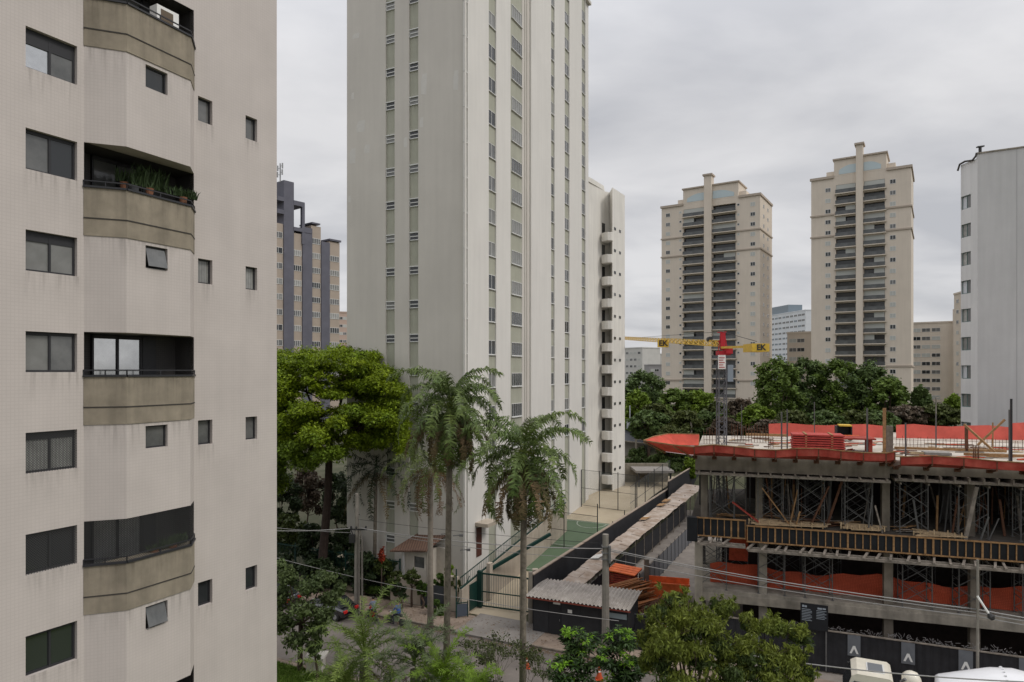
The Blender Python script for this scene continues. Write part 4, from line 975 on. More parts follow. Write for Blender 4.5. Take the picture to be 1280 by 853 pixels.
q.build('mast', mat('mast_grey', (.10,.10,.11), .6), cr_)
q = MB(); q.bx(mx_-.42, mx_+.1, my_-.62, my_-.52, 18.2, 19.2); sb = q.build('notice_board', white, cr_)
q = MB()
for i in range(5): q.bx(mx_-.38, mx_+.02-(.1*(i % 2)), my_-.64, my_-.622, 18.3+i*.17, 18.35+i*.17)
q.build('notice_text', red, sb)
q = MB(); q.bx(mx_-.3, mx_+.55, my_-.4, my_+.4, 19.2, 19.5); q.bx(mx_+.15, mx_+.65, my_-.5, my_+.3, 19.3, 19.85); q.bx(mx_-.1, mx_+.25, my_-.1, my_+.1, 19.6, 20.9)
for z in (20.2, 20.85): q.bar((mx_-.3, my_, z), (mx_+.4, my_+.2, z+.05), .06)
q.bar((mx_-.25, my_, 19.5), (mx_-.03, my_, 20.9), .05); q.bar((mx_+.42, my_, 19.5), (mx_+.2, my_, 20.9), .05)
q.build('slewing_head', red, cr_)
q = MB(); q.bx(mx_+.35, mx_+.75, my_-.3, my_+.25, 17.3, 18.5); q.build('switch_box', mat('box_grey', (.22,.26,.3), .5), cr_)
q = MB(); J0 = Vector((mx_-.1, my_+.3, 19.85)); J1 = Vector((16.4, 100, 22.9)); nseg = 62
jd = (J1-J0)/nseg; sx = Vector((.2,0,0)); up = Vector((0,0,.42))
prev = None
for i in range(nseg+1):
    p = J0+jd*i; a, b, c = p-sx, p+sx, p+up
    for u_, v_ in ((a, b), (b, c), (c, a)): q.bar(u_, v_, .022)
    if prev:
        for k, t_ in enumerate((a, b, c)): q.bar(prev[k], t_, .04)
        q.bar(prev[0], c, .035) if i % 2 else q.bar(prev[2], a, .035)
        q.bar(prev[1], c, .035) if i % 2 else q.bar(prev[2], b, .035)
    prev = (a, b, c)
q.build('jib', yellow, cr_)
q = MB(); q.bar((mx_, my_, 20.9), J0+jd*40+up, .03); q.bar((mx_, my_, 20.9), (mx_+.15, 41.5, 19.9), .03); q.build('tie_cable', cable_dk, cr_)
q = MB(); q.bar((mx_-.05, my_, 19.75), (mx_+.05, 41.6, 19.6), .07, .15); q.bar((mx_+.3, my_, 19.75), (mx_+.35, 41.6, 19.6), .07, .15); q.build('counter_jib', yellow, cr_)
q = MB(); cxk = (951-640)/F*41; q.bx(cxk-.54, cxk+.54, 41, 42.6, 19.25, 19.75); cw = q.build('counterweight', yellow, cr_)
txt('EK', .48, frame_dk, Matrix.Translation((cxk+.02, 40.985, 19.5)) @ Matrix.Rotation(R(90), 4, 'X') , 'lettering', cw)
Y_ = 66; xk = (829-640)/F*Y_; q = MB(); zk = zz(429.5, Y_); q.bx(xk-.55, xk+.55, Y_, Y_+.1, zk-.38, zk+.38); js = q.build('jib_sign', yellow, cr_)
txt('EK', .75, frame_dk, Matrix.Translation((xk, Y_-.012, zk)) @ Matrix.Rotation(R(90), 4, 'X'), 'lettering', js)
q = MB(Matrix.Translation(((887-640)/F*51, 51, 20.5)) @ Matrix.Rotation(R(90), 4, 'X')); q.lathe([(.2, -.2), (.2, .2)], 12); q.build('hoist_drum', cable_dk, cr_)
# ---------------------------------------------------------------- boundary wall, covered walkway, yard
def wl(a, b, z): p = gridpt(WL0, WLU, a, b); return Vector((p[0], p[1], z))
wallblk = mat('hoarding_black', (.022,.022,.025), .7, var=.35, scale=1.2, streak=.0)
capm = mat('wall_cap', (.30,.24,.19), .85, var=.2)
bw = thing('site_wall', 'long black boundary wall with a thin pale cap, running back from the street beside the walkway', 'wall', tuple(wl(0, 0, 0)))
q = MB(); q.add([wl(-1,.14,-.3), wl(47,.14,-.3), wl(47,.14,3.3), wl(-1,.14,3.5), wl(-1,-.06,-.3), wl(47,-.06,-.3), wl(47,-.06,3.3), wl(-1,-.06,3.5)], [(0,1,2,3),(7,6,5,4),(3,2,6,7),(1,5,6,2),(4,0,3,7)])
q.build('panel', wallblk, bw)
q = MB(); q.bar(wl(-1.05,.04,3.53), wl(47.05,.04,3.33), .26, .07); q.build('coping', capm, bw)
q = MB(); q.bx(*[v for v in (wl(-1,.2,0).x-.14, wl(-1,.2,0).x+.14, wl(-1,.2,0).y-.14, wl(-1,.2,0).y+.14)], -.2, 3.7); q.build('end_pillar', conc_lt, bw)
b2 = thing('site_wall', 'taller black wall panel at the far end of the boundary wall by the green bush', 'wall', tuple(wl(39, -.3, 0)))
q = MB(); q.bar(wl(37.5,-.35,2.4), wl(56,-.35,2.4), .15, 4.2); q.build('panel', wallblk, b2); q = MB(); q.bar(wl(37.4,-.35,4.54), wl(56,-.35,4.54), .22, .07); q.build('coping', capm, b2)
wk = thing('covered_walkway', 'long plank-roofed walkway running back beside the black boundary wall', 'walkway', tuple(wl(2, -1.5, 0)))
rfm = mat('roof_planks', (.24,.17,.12), .85, col2=(.46,.40,.35), scale=.9, bump=.2)
q = MB(); n = 34; a0, a1 = .8, 44.0
for i in range(n):
    s0_ = a0+(a1-a0)*i/n; s1_ = a0+(a1-a0)*(i+1)/n
    for (b0, b1) in ((-.95, -1.75), (-1.8, -2.6)):
        dz = random.uniform(-.03, .03); z0 = 2.35+.9*(i/n)**1.5+dz; z1 = 2.35+.9*((i+1)/n)**1.5+dz; e = random.uniform(-.06, .06)
        q.add([wl(s0_,b0+e,z0+.05), wl(s1_-.03,b0+e,z1+.05), wl(s1_-.03,b1+e-.9*(i/n)**2,z1-.05), wl(s0_,b1+e-.9*(i/n)**2,z0-.05), wl(s0_,b0+e,z0+.0), wl(s1_-.03,b0+e,z1), wl(s1_-.03,b1+e,z1-.1), wl(s0_,b1+e,z0-.1)],
            [(0,1,2,3),(7,6,5,4),(0,4,5,1),(1,5,6,2),(2,6,7,3),(3,7,4,0)])
q.build('roof', rfm, wk)
for i in range(5):
    s_ = random.uniform(4, 32); q = MB(); z = 2.47+.9*((s_-.8)/37)**1.5
    q.add([wl(s_,-1.0,z), wl(s_+random.uniform(1,2.6),-1.05,z+.04), wl(s_+2.2,-1.7,z-.01), wl(s_+.3,-1.6,z)], [(0,1,2,3)]); q.build('patch_board', mat('patch_pale', (.55,.53,.5), .8, var=.2) if i % 2 else wood, wk)
for i in range(15):
    for b in (-1.0, -2.5):
        s_ = 1+i*3; z = 2.3+.9*((s_-.8)/37)**1.5; q = MB(); q.bx(wl(s_,b,0).x-.05, wl(s_,b,0).x+.05, wl(s_,b,0).y-.05, wl(s_,b,0).y+.05, -.1, z-.06); q.build('post', wood_gr, wk)
q = MB(); q.bar(wl(1,-2.48,.9), wl(38,-2.48,1.2), .04, 1.7); q.build('side_panel', wallblk, wk)
f2 = thing('yard_fence', 'low dark post fence with grey netting between the walkway and the yard', 'fence', tuple(wl(8, -5.6, 0)))
for i in range(22):
    p = wl(8+i*1.5, -5.2, 0); q = MB(); q.bx(p.x-.05, p.x+.05, p.y-.05, p.y+.05, -.1, 1.9); q.build('post', cable_dk, f2)
q = MB(); q.bar(wl(8,-5.2,1.85), wl(40,-5.2,1.85), .05); q.build('rail', wood_gr, f2)
q = MB(); q.quad(wl(8,-5.24,.0), wl(40,-5.24,.0), wl(40,-5.24,1.8), wl(8,-5.24,1.8)); q.build('netting', mat('grey_netting', (.12,.125,.14), .8, alpha=.85), f2)
# yard piles. point on the ground at a pixel
def gp(px, py, z=0.0): Y = (EYE-z)*F/(py-HZ); return W(px, py, Y)
p = gp(838, 745)
q = MB(Matrix.Translation((12.3, 52.6, 0)) @ Matrix.Rotation(R(-15), 4, 'Z'))
r_ = thing('waste_skip', 'orange open-topped waste skip in the yard behind the left concrete column', 'skip', (12.3, 52.6, 0))
for (a, b, c, d) in ((-1.7, 1.7, -.9, -.84), (-1.7, 1.7, .84, .9)): q.add([(a+.35,c,.1),(b-.35,c,.1),(b,c,1.5),(a,c,1.5),(a+.35,d,.1),(b-.35,d,.1),(b,d,1.5),(a,d,1.5)], [(0,1,2,3),(7,6,5,4),(3,2,6,7)])
q.quad((-1.35,-.9,.1),(-1.35,.9,.1),(-1.7,.9,1.5),(-1.7,-.9,1.5)); q.quad((1.35,-.9,.1),(1.35,.9,.1),(1.7,.9,1.5),(1.7,-.9,1.5)); q.bx(-1.35,1.35,-.9,.9,.1,.16)
q.build('body', orange, r_)
q = MB(Matrix.Translation((12.3, 52.6, 0)) @ Matrix.Rotation(R(-15), 4, 'Z')); 
for x in (-1.2, -.4, .4, 1.2): q.bx(x-.05, x+.05, -.97, -.9, .12, 1.5)
q.bx(-1.75, 1.75, -.98, -.9, 1.42, 1.54); q.build('ribs', orange, r_)
def pile(name, label, cat, c, ang, n, L_, wdt, m, hgt, jit=.25, th=.08):
    q = MB(Matrix.Translation(c) @ Matrix.Rotation(ang, 4, 'Z'))
    for i in range(n):
        x = random.uniform(-wdt/2, wdt/2); z = random.uniform(.03, 1)*hgt*(1-(2*x/wdt)**2*.7); l = L_*random.uniform(.7, 1); o_ = random.uniform(-jit, jit)
        a = (x+random.uniform(-jit,jit), -l/2+o_, z); b = (x+random.uniform(-jit,jit), l/2+o_, z+random.uniform(-.1,.1)*jit*2); q.bar(a, b, th*random.uniform(.7,1.6), th*.5)
    o = q.build(name, m); settag(o, label, cat); return o
woodrust = mat('wood_rusty', (.22,.085,.03), .85, var=.4, scale=2.5)
pile('board_pile', 'long heap of rusty brown boards behind the shed roof', 'board pile', (8.6, 50.2, .1), R(-55), 150, 4.6, 3.2, woodrust, 1.9, .3, .12)
pile('rebar_pile', 'tangled heap of thin reddish bars right of the brown boards', 'rebar', (11.3, 49.0, .1), R(-38), 110, 4.5, 2.4, rust, 1.2, .5, .05)
pile('timber_pile', 'dark loose timber heap below the orange skip', 'timber pile', (11.0, 47.2, .05), R(-65), 60, 3.6, 2.0, wood_gr, .8, .6, .09)
r_ = thing('panel_stack', 'stack of bright orange formwork panels standing above the brown boards in the yard', 'panel stack', (9.0, 53.6, 0))
Mx = Matrix.Translation((9.0, 53.6, 0)) @ Matrix.Rotation(R(-28), 4, 'Z')
for i in range(4):
    q = MB(Mx @ Matrix.Rotation(R(3), 4, 'Y')); q.bx(-1.15, 1.15, -1+i*.5, -.54+i*.5, 2.0, 2.08+.02*i); q.build('top_panel', orange, r_)
q = MB(Mx)
for k in range(9): a = random.uniform(-.05,.05); q.bx(-1.0+a, 1.0+a, -.85, .8, .15+k*.2, .28+k*.2)
q.build('panels', mat('panel_rust', (.30,.05,.03), .8, var=.3), r_)
q = MB(Mx)
for x in (-.7, .7): q.bx(x-.08, x+.08, -.8, .8, 0, 1.95)
q.build('supports', wood, r_)
q = MB(); q.bx(10.6, 10.95, 53.0, 53.35, 0, 3.0); o = q.build('concrete_stub', concrete); settag(o, 'short free-standing concrete column between the orange panels and the skip', 'column')
rub = mat('rubble', (.22,.2,.185), .95, var=.4, scale=3, island=.4)
q = MB()
for i in range(500):
    x = random.uniform(9.2, 13.8); y = random.uniform(44.4, 50.5)-(x-11)*.3; s_ = random.uniform(.05, .22); q.M = Matrix.Translation((x, y, random.uniform(0, .2))) @ Matrix.Rotation(random.uniform(0, 6), 4, 'Z') @ Matrix.Rotation(random.uniform(-.5, .5), 4, 'X'); q.bx(-s_, s_, -s_*.7, s_*.7, -s_*.4, s_*.4)
o = q.build('rubble', rub); settag(o, 'grey rubble and debris on the yard floor beside the left column', 'rubble', kind='stuff')
# ---------------------------------------------------------------- black site shed with corrugated roof
G0 = Vector((1.45, 46.15)); GU = Vector((.92, -.39)).normalized(); GM = FM(G0.x, G0.y, 0, GU); GL = 6.7
sh = thing('site_shed', 'long black site shed with a corrugated pinkish roof at the pavement', 'shed', (G0.x, G0.y, 0))
shedm = mat('shed_black', (.028,.028,.031), .75, var=.3, scale=.9)
q = MB(GM); q.bx(0, GL, 0, .08, -.05, 2.42); q.bx(0, .08, .08, 2.9, -.05, 2.5); q.bx(GL-.08, GL, .08, 2.9, -.05, 2.5); q.bx(0, GL, 2.9, 2.98, -.05, 2.5); q.build('wall', shedm, sh)
q = MB(GM)
for x in (.0, 1.13, 1.14+.9, 3.4, 4.7, 5.8): q.bx(x+.02, x+.05, -.012, .01, -.03, 2.4)
q.build('panel_joint', black, sh)
q = MB(GM); q.bx(1.2, 2.05, -.03, -.001, .0, 2.05); d_ = q.build('door', mat('shed_door', (.022,.022,.025), .6), sh)
q = MB(GM); q.bx(1.95, 2.0, -.06, -.03, .95, 1.1); q.build('handle', steel, d_)
q = MB(GM); q.bx(1.5, 2.0, -.03, -.002, 2.08, 2.28); q.build('sign', white, sh); q = MB(GM); q.bx(2.55, 2.85, -.03, -.002, 1.62, 1.84); q.build('sign', white, sh)
q = MB(GM); q.bx(GL-1.3, GL-.1, -.03, -.002, 1.72, 2.05); q.build('sign', mat('sign_grey', (.25,.3,.32), .6), sh)
rm = mat('corrugated_roof', (.22,.195,.17), .8, col2=(.37,.335,.30), scale=1.5, streak=0)
q = MB(GM); nn = 27; seg = 6; vs = []; rows_ = 5
for i in range(nn*seg+1):
    x = -.35+(GL+.6)*i/(nn*seg)
    for j in range(rows_+1): y = -.45+3.7*j/rows_; vs.append((x, y, 2.52+.16*j/rows_+.055*math.cos(2*math.pi*i/seg)))
q.add(vs, [(i*(rows_+1)+j, (i+1)*(rows_+1)+j, (i+1)*(rows_+1)+j+1, i*(rows_+1)+j+1) for i in range(nn*seg) for j in range(rows_)]); q.build('roof', rm, sh, smooth=True)
q = MB(GM); q.bx(-.33, GL+.22, -.42, -.36, 2.36, 2.45); q.build('fascia', mat('fascia_red', (.25,.06,.04), .7), sh)
# black gate leaf and rubbish beside the shed
q = MB(GM); q.bx(GL+.5, GL+1.3, -.3, -.22, 0, 2.2); q.bx(GL+.45, GL+1.35, -.34, -.18, 2.2, 2.28); o = q.build('gate_post', plyblk); settag(o, 'narrow black gate leaf standing just right of the shed', 'gate')
q = MB()
for i in range(90):
    q.M = GM @ Matrix.Translation((GL+random.uniform(.3, 2.0), random.uniform(.2, 3.0), random.uniform(.05, 1.6)*random.random())) @ Matrix.Rotation(random.uniform(0, 6), 4, 'Z') @ Matrix.Rotation(random.uniform(-1, 1), 4, 'X'); s_ = random.uniform(.08, .3); q.cm = random.choice([0, 0, 1, 2]); q.bx(-s_, s_, -s_*.6, s_*.6, -s_*.3, s_*.3)
o = q.build('debris', [rub, mat('debris_pale', (.5,.48,.48), .8), woodrust]); settag(o, 'heap of pale scraps and sacks right of the shed', 'debris', kind='stuff')
# ---------------------------------------------------------------- street hoarding
H0 = Vector((14.3, 41.9)); HU = Vector((13.6, -5.7)).normalized(); HM = FM(H0.x, H0.y, 0, HU)
ho = thing('street_hoarding', 'black corrugated street hoarding with grey chevron panels in front of the concrete frame', 'hoarding', (H0.x, H0.y, 0))
q = MB(HM); vs = []; n = 360; a0 = -1.6; a1 = 34
for i in range(n+1):
    x = a0+(a1-a0)*i/n; y = (.0, .03, .03, .0)[i % 4]
    vs += [(x, y, -.05), (x, y, 2.4)]
q.add(vs, [(2*i, 2*i+2, 2*i+3, 2*i+1) for i in range(n)]); q.build('panel', wallblk, ho)
q = MB(HM); q.bx(a0, a1, -.05, .06, 2.4, 2.47); q.build('rail', wood_gr, ho)
gp_m = mat('poster_grey', (.14,.15,.165), .6, var=.1)
def hs_(px): return on_line(H0, HU, px)
for px_ in (942, 1067.5, 1135, 1207, 1283):
    x = hs_(px_); q = MB(HM); q.bx(x-.34, x+.34, -.045, -.02, 1.15, 2.38); po = q.build('poster', gp_m, ho)
    q = MB(HM); z = 1.3; q.add([(x-.24,-.06,z),(x-.13,-.06,z),(x,-.06,z+.28),(x+.13,-.06,z),(x+.24,-.06,z),(x+.06,-.06,z+.46),(x-.06,-.06,z+.46)], [(0,1,2,6),(2,3,4,5),(6,2,5)]); q.build('chevron', mat('print_white', (.75,.75,.73), .6), po)
q = MB(HM)
for i in range(520):
    x = random.uniform(hs_(985), a1); z = 2.47+abs(random.gauss(0, .13)); an = random.uniform(0, 3.14); l = random.uniform(.04, .12)
    q.bar((x-math.cos(an)*l, random.uniform(-.02, .08), z-math.sin(an)*l+.05), (x+math.cos(an)*l, random.uniform(-.02, .08), z+math.sin(an)*l+.05), .018)
o = q.build('barbed_coil', mat('wire_pale', (.2,.19,.19), .6), ho); o['kind'] = 'stuff'
sg = thing('site_sign', 'black notice board with columns of white text fixed above the hoarding', 'sign', tuple(HM @ Vector((hs_(1000), .3, 2.3))))
xa, xb = hs_(1000.5)+.0, hs_(1035); q = MB(HM); q.bx(xa, xb, -.12, -.06, 2.4, 3.95); q.build('board', black, sg)
q = MB(HM); wt_m = mat('print_white', (.75,.75,.73), .6); pb = mat('print_blue', (.25,.32,.42), .6)
hw_ = (xb-xa); q.bx(xa+.1, xa+.2, -.13, -.121, 3.72, 3.85); q.bx(xa+.22, xa+.36, -.13, -.121, 3.72, 3.83); q.bx(xa+hw_*.62, xa+hw_*.78, -.13, -.121, 3.68, 3.78); q.bx(xa+hw_*.8, xa+hw_*.92, -.13, -.121, 3.7, 3.78)
for i in range(8):
    z = 3.62-i*.095; q.bx(xa+.08, xa+hw_*.42-(.08 if i % 3 == 0 else 0), -.13, -.121, z-.028, z)
    if i < 6: q.bx(xa+hw_*.58, xa+hw_*.94-(.1 if i % 2 else 0), -.13, -.121, z-.04, z-.012)
q.build('print', mat('print_grey', (.30,.34,.38), .6), sg)
for x in (xa+.1, xb-.1): q = MB(HM); q.bx(x-.04, x+.04, -.06, .0, 0, 3.9); q.build('post', steel, sg)
# ---------------------------------------------------------------- gate, gatehouse and garden front
gt = thing('sliding_gate', 'wide dark green barred vehicle gate across the driveway', 'gate', tuple(st(.9, 3.6)))
ga = gp(601, 758.5); gb = gp(664, 767); gu = Vector((gb.x-ga.x, gb.y-ga.y)).normalized(); gl_ = Vector((gb.x-ga.x, gb.y-ga.y)).length; GtM = FM(ga.x, ga.y, 0, gu)
q = MB(GtM); q.bx(-.25, .12, -.15, .15, 0, 2.75); q.build('post', green_fr, gt)
q = MB(GtM); q.bx(.12, gl_, -.04, .04, 2.5, 2.62); q.bx(.12, gl_, -.04, .04, 1.15, 1.22); q.bx(.12, gl_, -.04, .04, .04, .14); q.bx(gl_-.08, gl_, -.04, .04, 0, 2.6); q.build('gate_frame', green_fr, gt)
nb = 28; me = None
for i in range(nb):
    x = .2+(gl_-.3)*i/(nb-1); 
    if me is None: b_ = MB(); b_.bx(-.014, .014, -.014, .014, .1, 2.55); me = b_.mesh('bar', mat('bar_grey', (.16,.18,.17), .5))
    inst(me, 'bar', gt, GtM @ Matrix.Translation((x, 0, 0)))
q = MB(); p = gb; q.bx(p.x+.1, p.x+.5, p.y-.15, p.y+.25, 0, 3.3); o = q.build('gate_pillar', mat('pillar_pale', (.42,.36,.29), .9, var=.15)); settag(o, 'pale pillar between the green gate and the black shed', 'pillar')
q = MB(); a = gp(612, 700); q.bar((gb.x-3.2, gb.y+3.6, 2.2), (gb.x+1.8, gb.y+6.6, 4.3), .22, .25); o = q.build('barrier_arm', green_fr); settag(o, 'thick dark green bar slanting up behind the vehicle gate', 'barrier')
# ramp wall with green railing, going back from the gate
beigew = mat('beige_wall', (.42,.36,.29), .9, var=.12, scale=.8, streak=.15)
rw = thing('ramp_wall', 'pale ramp wall with a green railing left of the vehicle gate', 'wall', tuple(gp(578, 772)))
ra = gp(577.5, 771); ru = Vector((.47, 1)).normalized()
def rp(s_, z, o_=0): return Vector((ra.x+ru.x*s_-ru.y*o_, ra.y+ru.y*s_+ru.x*o_, z))
prf = [(0, 2.0), (4.5, 2.5), (9, 3.0), (22, 4.4)]
q = MB()
for (s0_, z0), (s1_, z1) in zip(prf[:-1], prf[1:]): q.add([rp(s0_,-.2), rp(s1_,-.2), rp(s1_,z1), rp(s0_,z0), rp(s0_,-.2,.25), rp(s1_,-.2,.25), rp(s1_,z1,.25), rp(s0_,z0,.25)], [(0,1,2,3),(7,6,5,4),(3,2,6,7),(0,3,7,4)])
q.build('wall', beigew, rw)
q = MB()
for (s0_, z0), (s1_, z1) in zip(prf[:-1], prf[1:]):
    q.bar(rp(s0_, z0+.05, .12), rp(s1_, z1+.05, .12), .12, .1); q.bar(rp(s0_, z0+.85, .12), rp(s1_, z1+.85, .12), .06)
    for i in range(int((s1_-s0_)/.3)): t = i/((s1_-s0_)/.3); q.bar(rp(s0_+(s1_-s0_)*t, z0+(z1-z0)*t, .12), rp(s0_+(s1_-s0_)*t, z0+(z1-z0)*t+.85, .12), .02)
q.build('railing', green_fr, rw)
q = MB(); q.bx(-.02, .02, -1.3, -.3, 0, 2.0); 
q = MB(FM(ra.x, ra.y, 0, ru)); q.bx(1.1, 2.6, -.05, -.003, .05, 2.0); q.build('door', green_fr, rw)
q = MB(FM(ra.x, ra.y, 0, ru)); q.bx(3.9, 4.4, -.3, -.003, 0, 2.9); q.build('pilaster', beigew, rw)
# pedestrian gate, grey-blue
pg_ = thing('pedestrian_gate', 'small blue-grey pedestrian gate panel left of the driveway', 'gate', tuple(gp(571, 772)))
PGM = FM(gp(571, 773).x, gp(571, 773).y, 0, (1, .35)); q = MB(PGM); q.bx(0, .8, -.02, .02, .1, 1.0); q.build('panel', mat('gate_blue', (.07,.085,.11), .6), pg_)
q = MB(PGM); q.bx(-.08, 0, -.04, .04, 0, 3.6); q.bx(.8, .86, -.04, .04, 0, 1.2); q.bar((-.04, 0, .9), (1.3, 1.2, 2.6), .05); q.bx(0, .8, -.03, .03, 1.05, 1.11); q.build('frame', green_fr, pg_)
# front garden wall and dark gates
fw_ = thing('garden_wall', 'low beige garden wall with dark gates behind the two people on the pavement', 'wall', tuple(st(-6, 3.1)))
def fpt(px, s=3.1): # along-street coordinate seen at px
    P = K0+SN*s; return on_line(P, SU, px)
def fM(s=3.1): P = K0+SN*s; return FM(P.x, P.y, 0, SU)
q = MB(fM()); a, b = fpt(488), fpt(525); q.bx(a, b, 0, .25, 0, 1.9); q.bx(fpt(555), fpt(571), 0, .3, 0, 2.6); q.build('wall', beigew, fw_)
q = MB(fM()); q.bx(fpt(525), fpt(554), .05, .12, .05, 1.7); q.build('gate', mat('gate_slate', (.05,.055,.06), .6), fw_)
q = MB(fM(6.5)); q.bx(fpt(533, 6.5), fpt(560, 6.5), 0, .3, 0, 3.6); q.bx(fpt(497, 6.5), fpt(520, 6.5), 0, .2, 0, 1.2); q.build('wall', mat('wall_white', (.52,.48,.42), .9, var=.08), fw_)
kk = thing('gatehouse', 'small white gatehouse with a brown tiled lean-to roof beside the garden', 'gatehouse', tuple(st(-7, 5.5)))
KM = fM(5.0); a, b = fpt(505, 5), fpt(533, 5)
q = MB(KM); q.holes(a, b, 0, 3.6, [(a+(b-a)*.45, b-.2, 2.2, 3.1)], .15); q.bx(a, b, .15, 3, 0, 3.6); q.build('wall', mat('wall_white', (.5,.46,.4), .9), kk)
q = MB(KM); q.bx(a+(b-a)*.45, b-.2, .1, .14, 2.2, 3.1); q.build('window', glass2, kk)
tiles = tile_mat('roof_tiles', (.17,.105,.075), (.45,.4,.4), .22, .04, var=.3, streak=0, rough=.9)
q = MB(KM); q.add([(a-.9,-.7,3.5),(b+.4,-.7,3.9),(b+.8,3.4,5.0),(a+.3,3.4,4.8),(a-.9,-.7,3.38),(b+.4,-.7,3.78),(b+.8,3.4,4.9),(a+.3,3.4,4.7)], [(0,1,2,3),(7,6,5,4),(0,4,5,1),(1,5,6,2),(2,6,7,3),(3,7,4,0)]); q.build('roof', tiles, kk)
q = MB(KM); q.bx(a-.1, a+.1, -.1, .1, 0, 3.5); q.build('post', white, kk)
# tall green fence of the tower garden
gf = thing('garden_fence', 'dark green barred fence in front of the tower garden', 'fence', tuple(st(-15, 4)))
FMM = fM(4.2); q = MB(FMM); a, b = fpt(340, 4.2), fpt(500, 4.2); q.bx(a, b, -.02, .02, 2.7, 2.78); q.bx(a, b, -.02, .02, .5, .56); q.build('rail', green_fr, gf)
b_ = MB(); b_.bx(-.012, .012, -.012, .012, .4, 2.9); me = b_.mesh('bar', green_fr)
for i in range(95): inst(me, 'bar', gf, FMM @ Matrix.Translation((a+(b-a)*i/94, 0, 0)))
for i in range(6): q = MB(FMM); x = a+(b-a)*i/5; q.bx(x-.05, x+.05, -.05, .05, 0, 3.0); q.build('post', green_fr, gf)
q = MB(fM(4.5)); q.bx(a, b, 0, .2, 0, .55); q.build('base_wall', conc_dk, gf)
# small entrance details on the tower foot
q = MB(TM); x = ts(596); q.bx(x-.1, x+.75, -.06, .0, 2.6, 5.0); q.build('entrance_door', mat('door_brown', (.09,.035,.025), .6), troot)
q = MB(TM); q.bx(x-.3, x+1.6, -1.2, .0, 5.2, 5.5); q.build('door_canopy', beigew, troot)
q = MB(); p = W(601, 690, 57); 
# wall lamps by the tower corner
for (px_, py_, Y_) in ((488+78, 670, 51), (575, 688, 51.5), (551, 668, 53)):
    p = W(px_, py_, Y_); q = MB(); q.bar(p, p+Vector((.6, 0, .05)), .06); q.bx(p.x+.5, p.x+.8, p.y-.1, p.y+.1, p.z-.05, p.z+.12); q.build('security_lamp', steel, troot)
# ---------------------------------------------------------------- court fence and back carport
cf = thing('court_fence', 'tall thin dark posts with wire mesh round the green court', 'fence', tuple(wl(12, 8, 0)))
wire = mesh_mat('wire_mesh', (.16,.18,.17), .12, .05)
def cpost(a, b, h): p = wl(a, b, 0); z = G(p.x, p.y); q = MB(); q.tube([(p.x, p.y, z-.1), (p.x, p.y, z+h)], .05, 6); q.build('post', cable_dk, cf)
def crail(a0, b0, a1, b1, h, low=True):
    p = wl(a0, b0, 0); r = wl(a1, b1, 0); p.z = G(p.x, p.y); r.z = G(r.x, r.y); q = MB()
    for hh in ([.1, h*.5, h] if low else [h]): q.bar(p+Vector((0,0,hh)), r+Vector((0,0,hh)), .035)
    q.build('rail', cable_dk, cf); q = MB(); q.quad(p+Vector((0,0,.1)), r+Vector((0,0,.1)), r+Vector((0,0,h)), p+Vector((0,0,h))); q.build('wire_mesh', wire, cf)
for a in range(8, 45, 4): cpost(a, 1.0, 3.6 if a > 26 else 1.6)
crail(26, 1.0, 44, 1.0, 3.6)
for b in (1.0, 3.2, 5.4, 7.6): cpost(28.6, b, 4.2)
crail(28.6, 1.0, 28.6, 7.6, 4.2)
for a in (9, 14, 19, 24, 28.6): cpost(a, 8.0, 3.8)
crail(9, 8.0, 28.6, 8.0, 3.8)
for b in (1.0, 4.4, 8.0): cpost(15.5, b, 4.6)
crail(15.5, 1.0, 15.5, 8.0, 3.4)
by = 88
cp = thing('carport', 'low flat-roofed grey carport against the wall at the back of the lot', 'carport', ((790-640)/F*by, by, 3))
x0, x1 = (778-640)/F*by, (842-640)/F*by; q = MB(); q.bx(x0, x1, by+3, by+3.3, 1.5, 5.45); q.build('back_wall', mat('old_wall', (.26,.23,.18), .9, var=.2, streak=.2), cp)
xr0, xr1 = (793-640)/F*by, (840-640)/F*by; q = MB(); q.bx(xr0, xr1, by-1.2, by+3, 4.75, 5.05); q.build('roof', mat('roof_grey', (.24,.22,.2), .9, var=.2), cp)
for x in (xr0+.4, xr0+1.6, xr1-.4): q = MB(); q.bx(x-.07, x+.07, by-1.1, by-.96, 1.0, 4.75); q.build('post', cable_dk, cp)
# house roof among the trees
hr = thing('small_house', 'small house with a dark grey pitched roof between the cream tower and the trees', 'house', (19, 112, 5))
q = MB(); x0 = (775-640)/F*112; x1 = (808-640)/F*112; q.bx(x0, x1-.4, 112, 120, 3, 6.6); q.build('wall', mat('old_wall2', (.3,.28,.25), .9), hr)
q = MB(); q.add([(x0,111.4,6.6),(x1,111.4,6.0),(x1-3,116,8.6),(x0,116,9.0),(x1,120,6.2),(x0,120,6.6)], [(0,1,2,3),(3,2,4,5),(1,4,2)]); q.build('roof', mat('roof_slate', (.075,.078,.085), .85, var=.2), hr)
q = MB(); q.bar((x0, 111.3, 6.45), (x1, 111.3, 5.95), .3, .15); q.build('gutter', conc_lt, hr)
q = MB(); xq = (790-640)/F*112; q.bar((xq, 114, 8), (xq, 114, 12.2), .15); q.bx(xq-.5, xq+.8, 113.6, 114.4, 8.2, 9.4); q.build('roof_tank', mat('tank_pale', (.4,.42,.45), .7), hr)
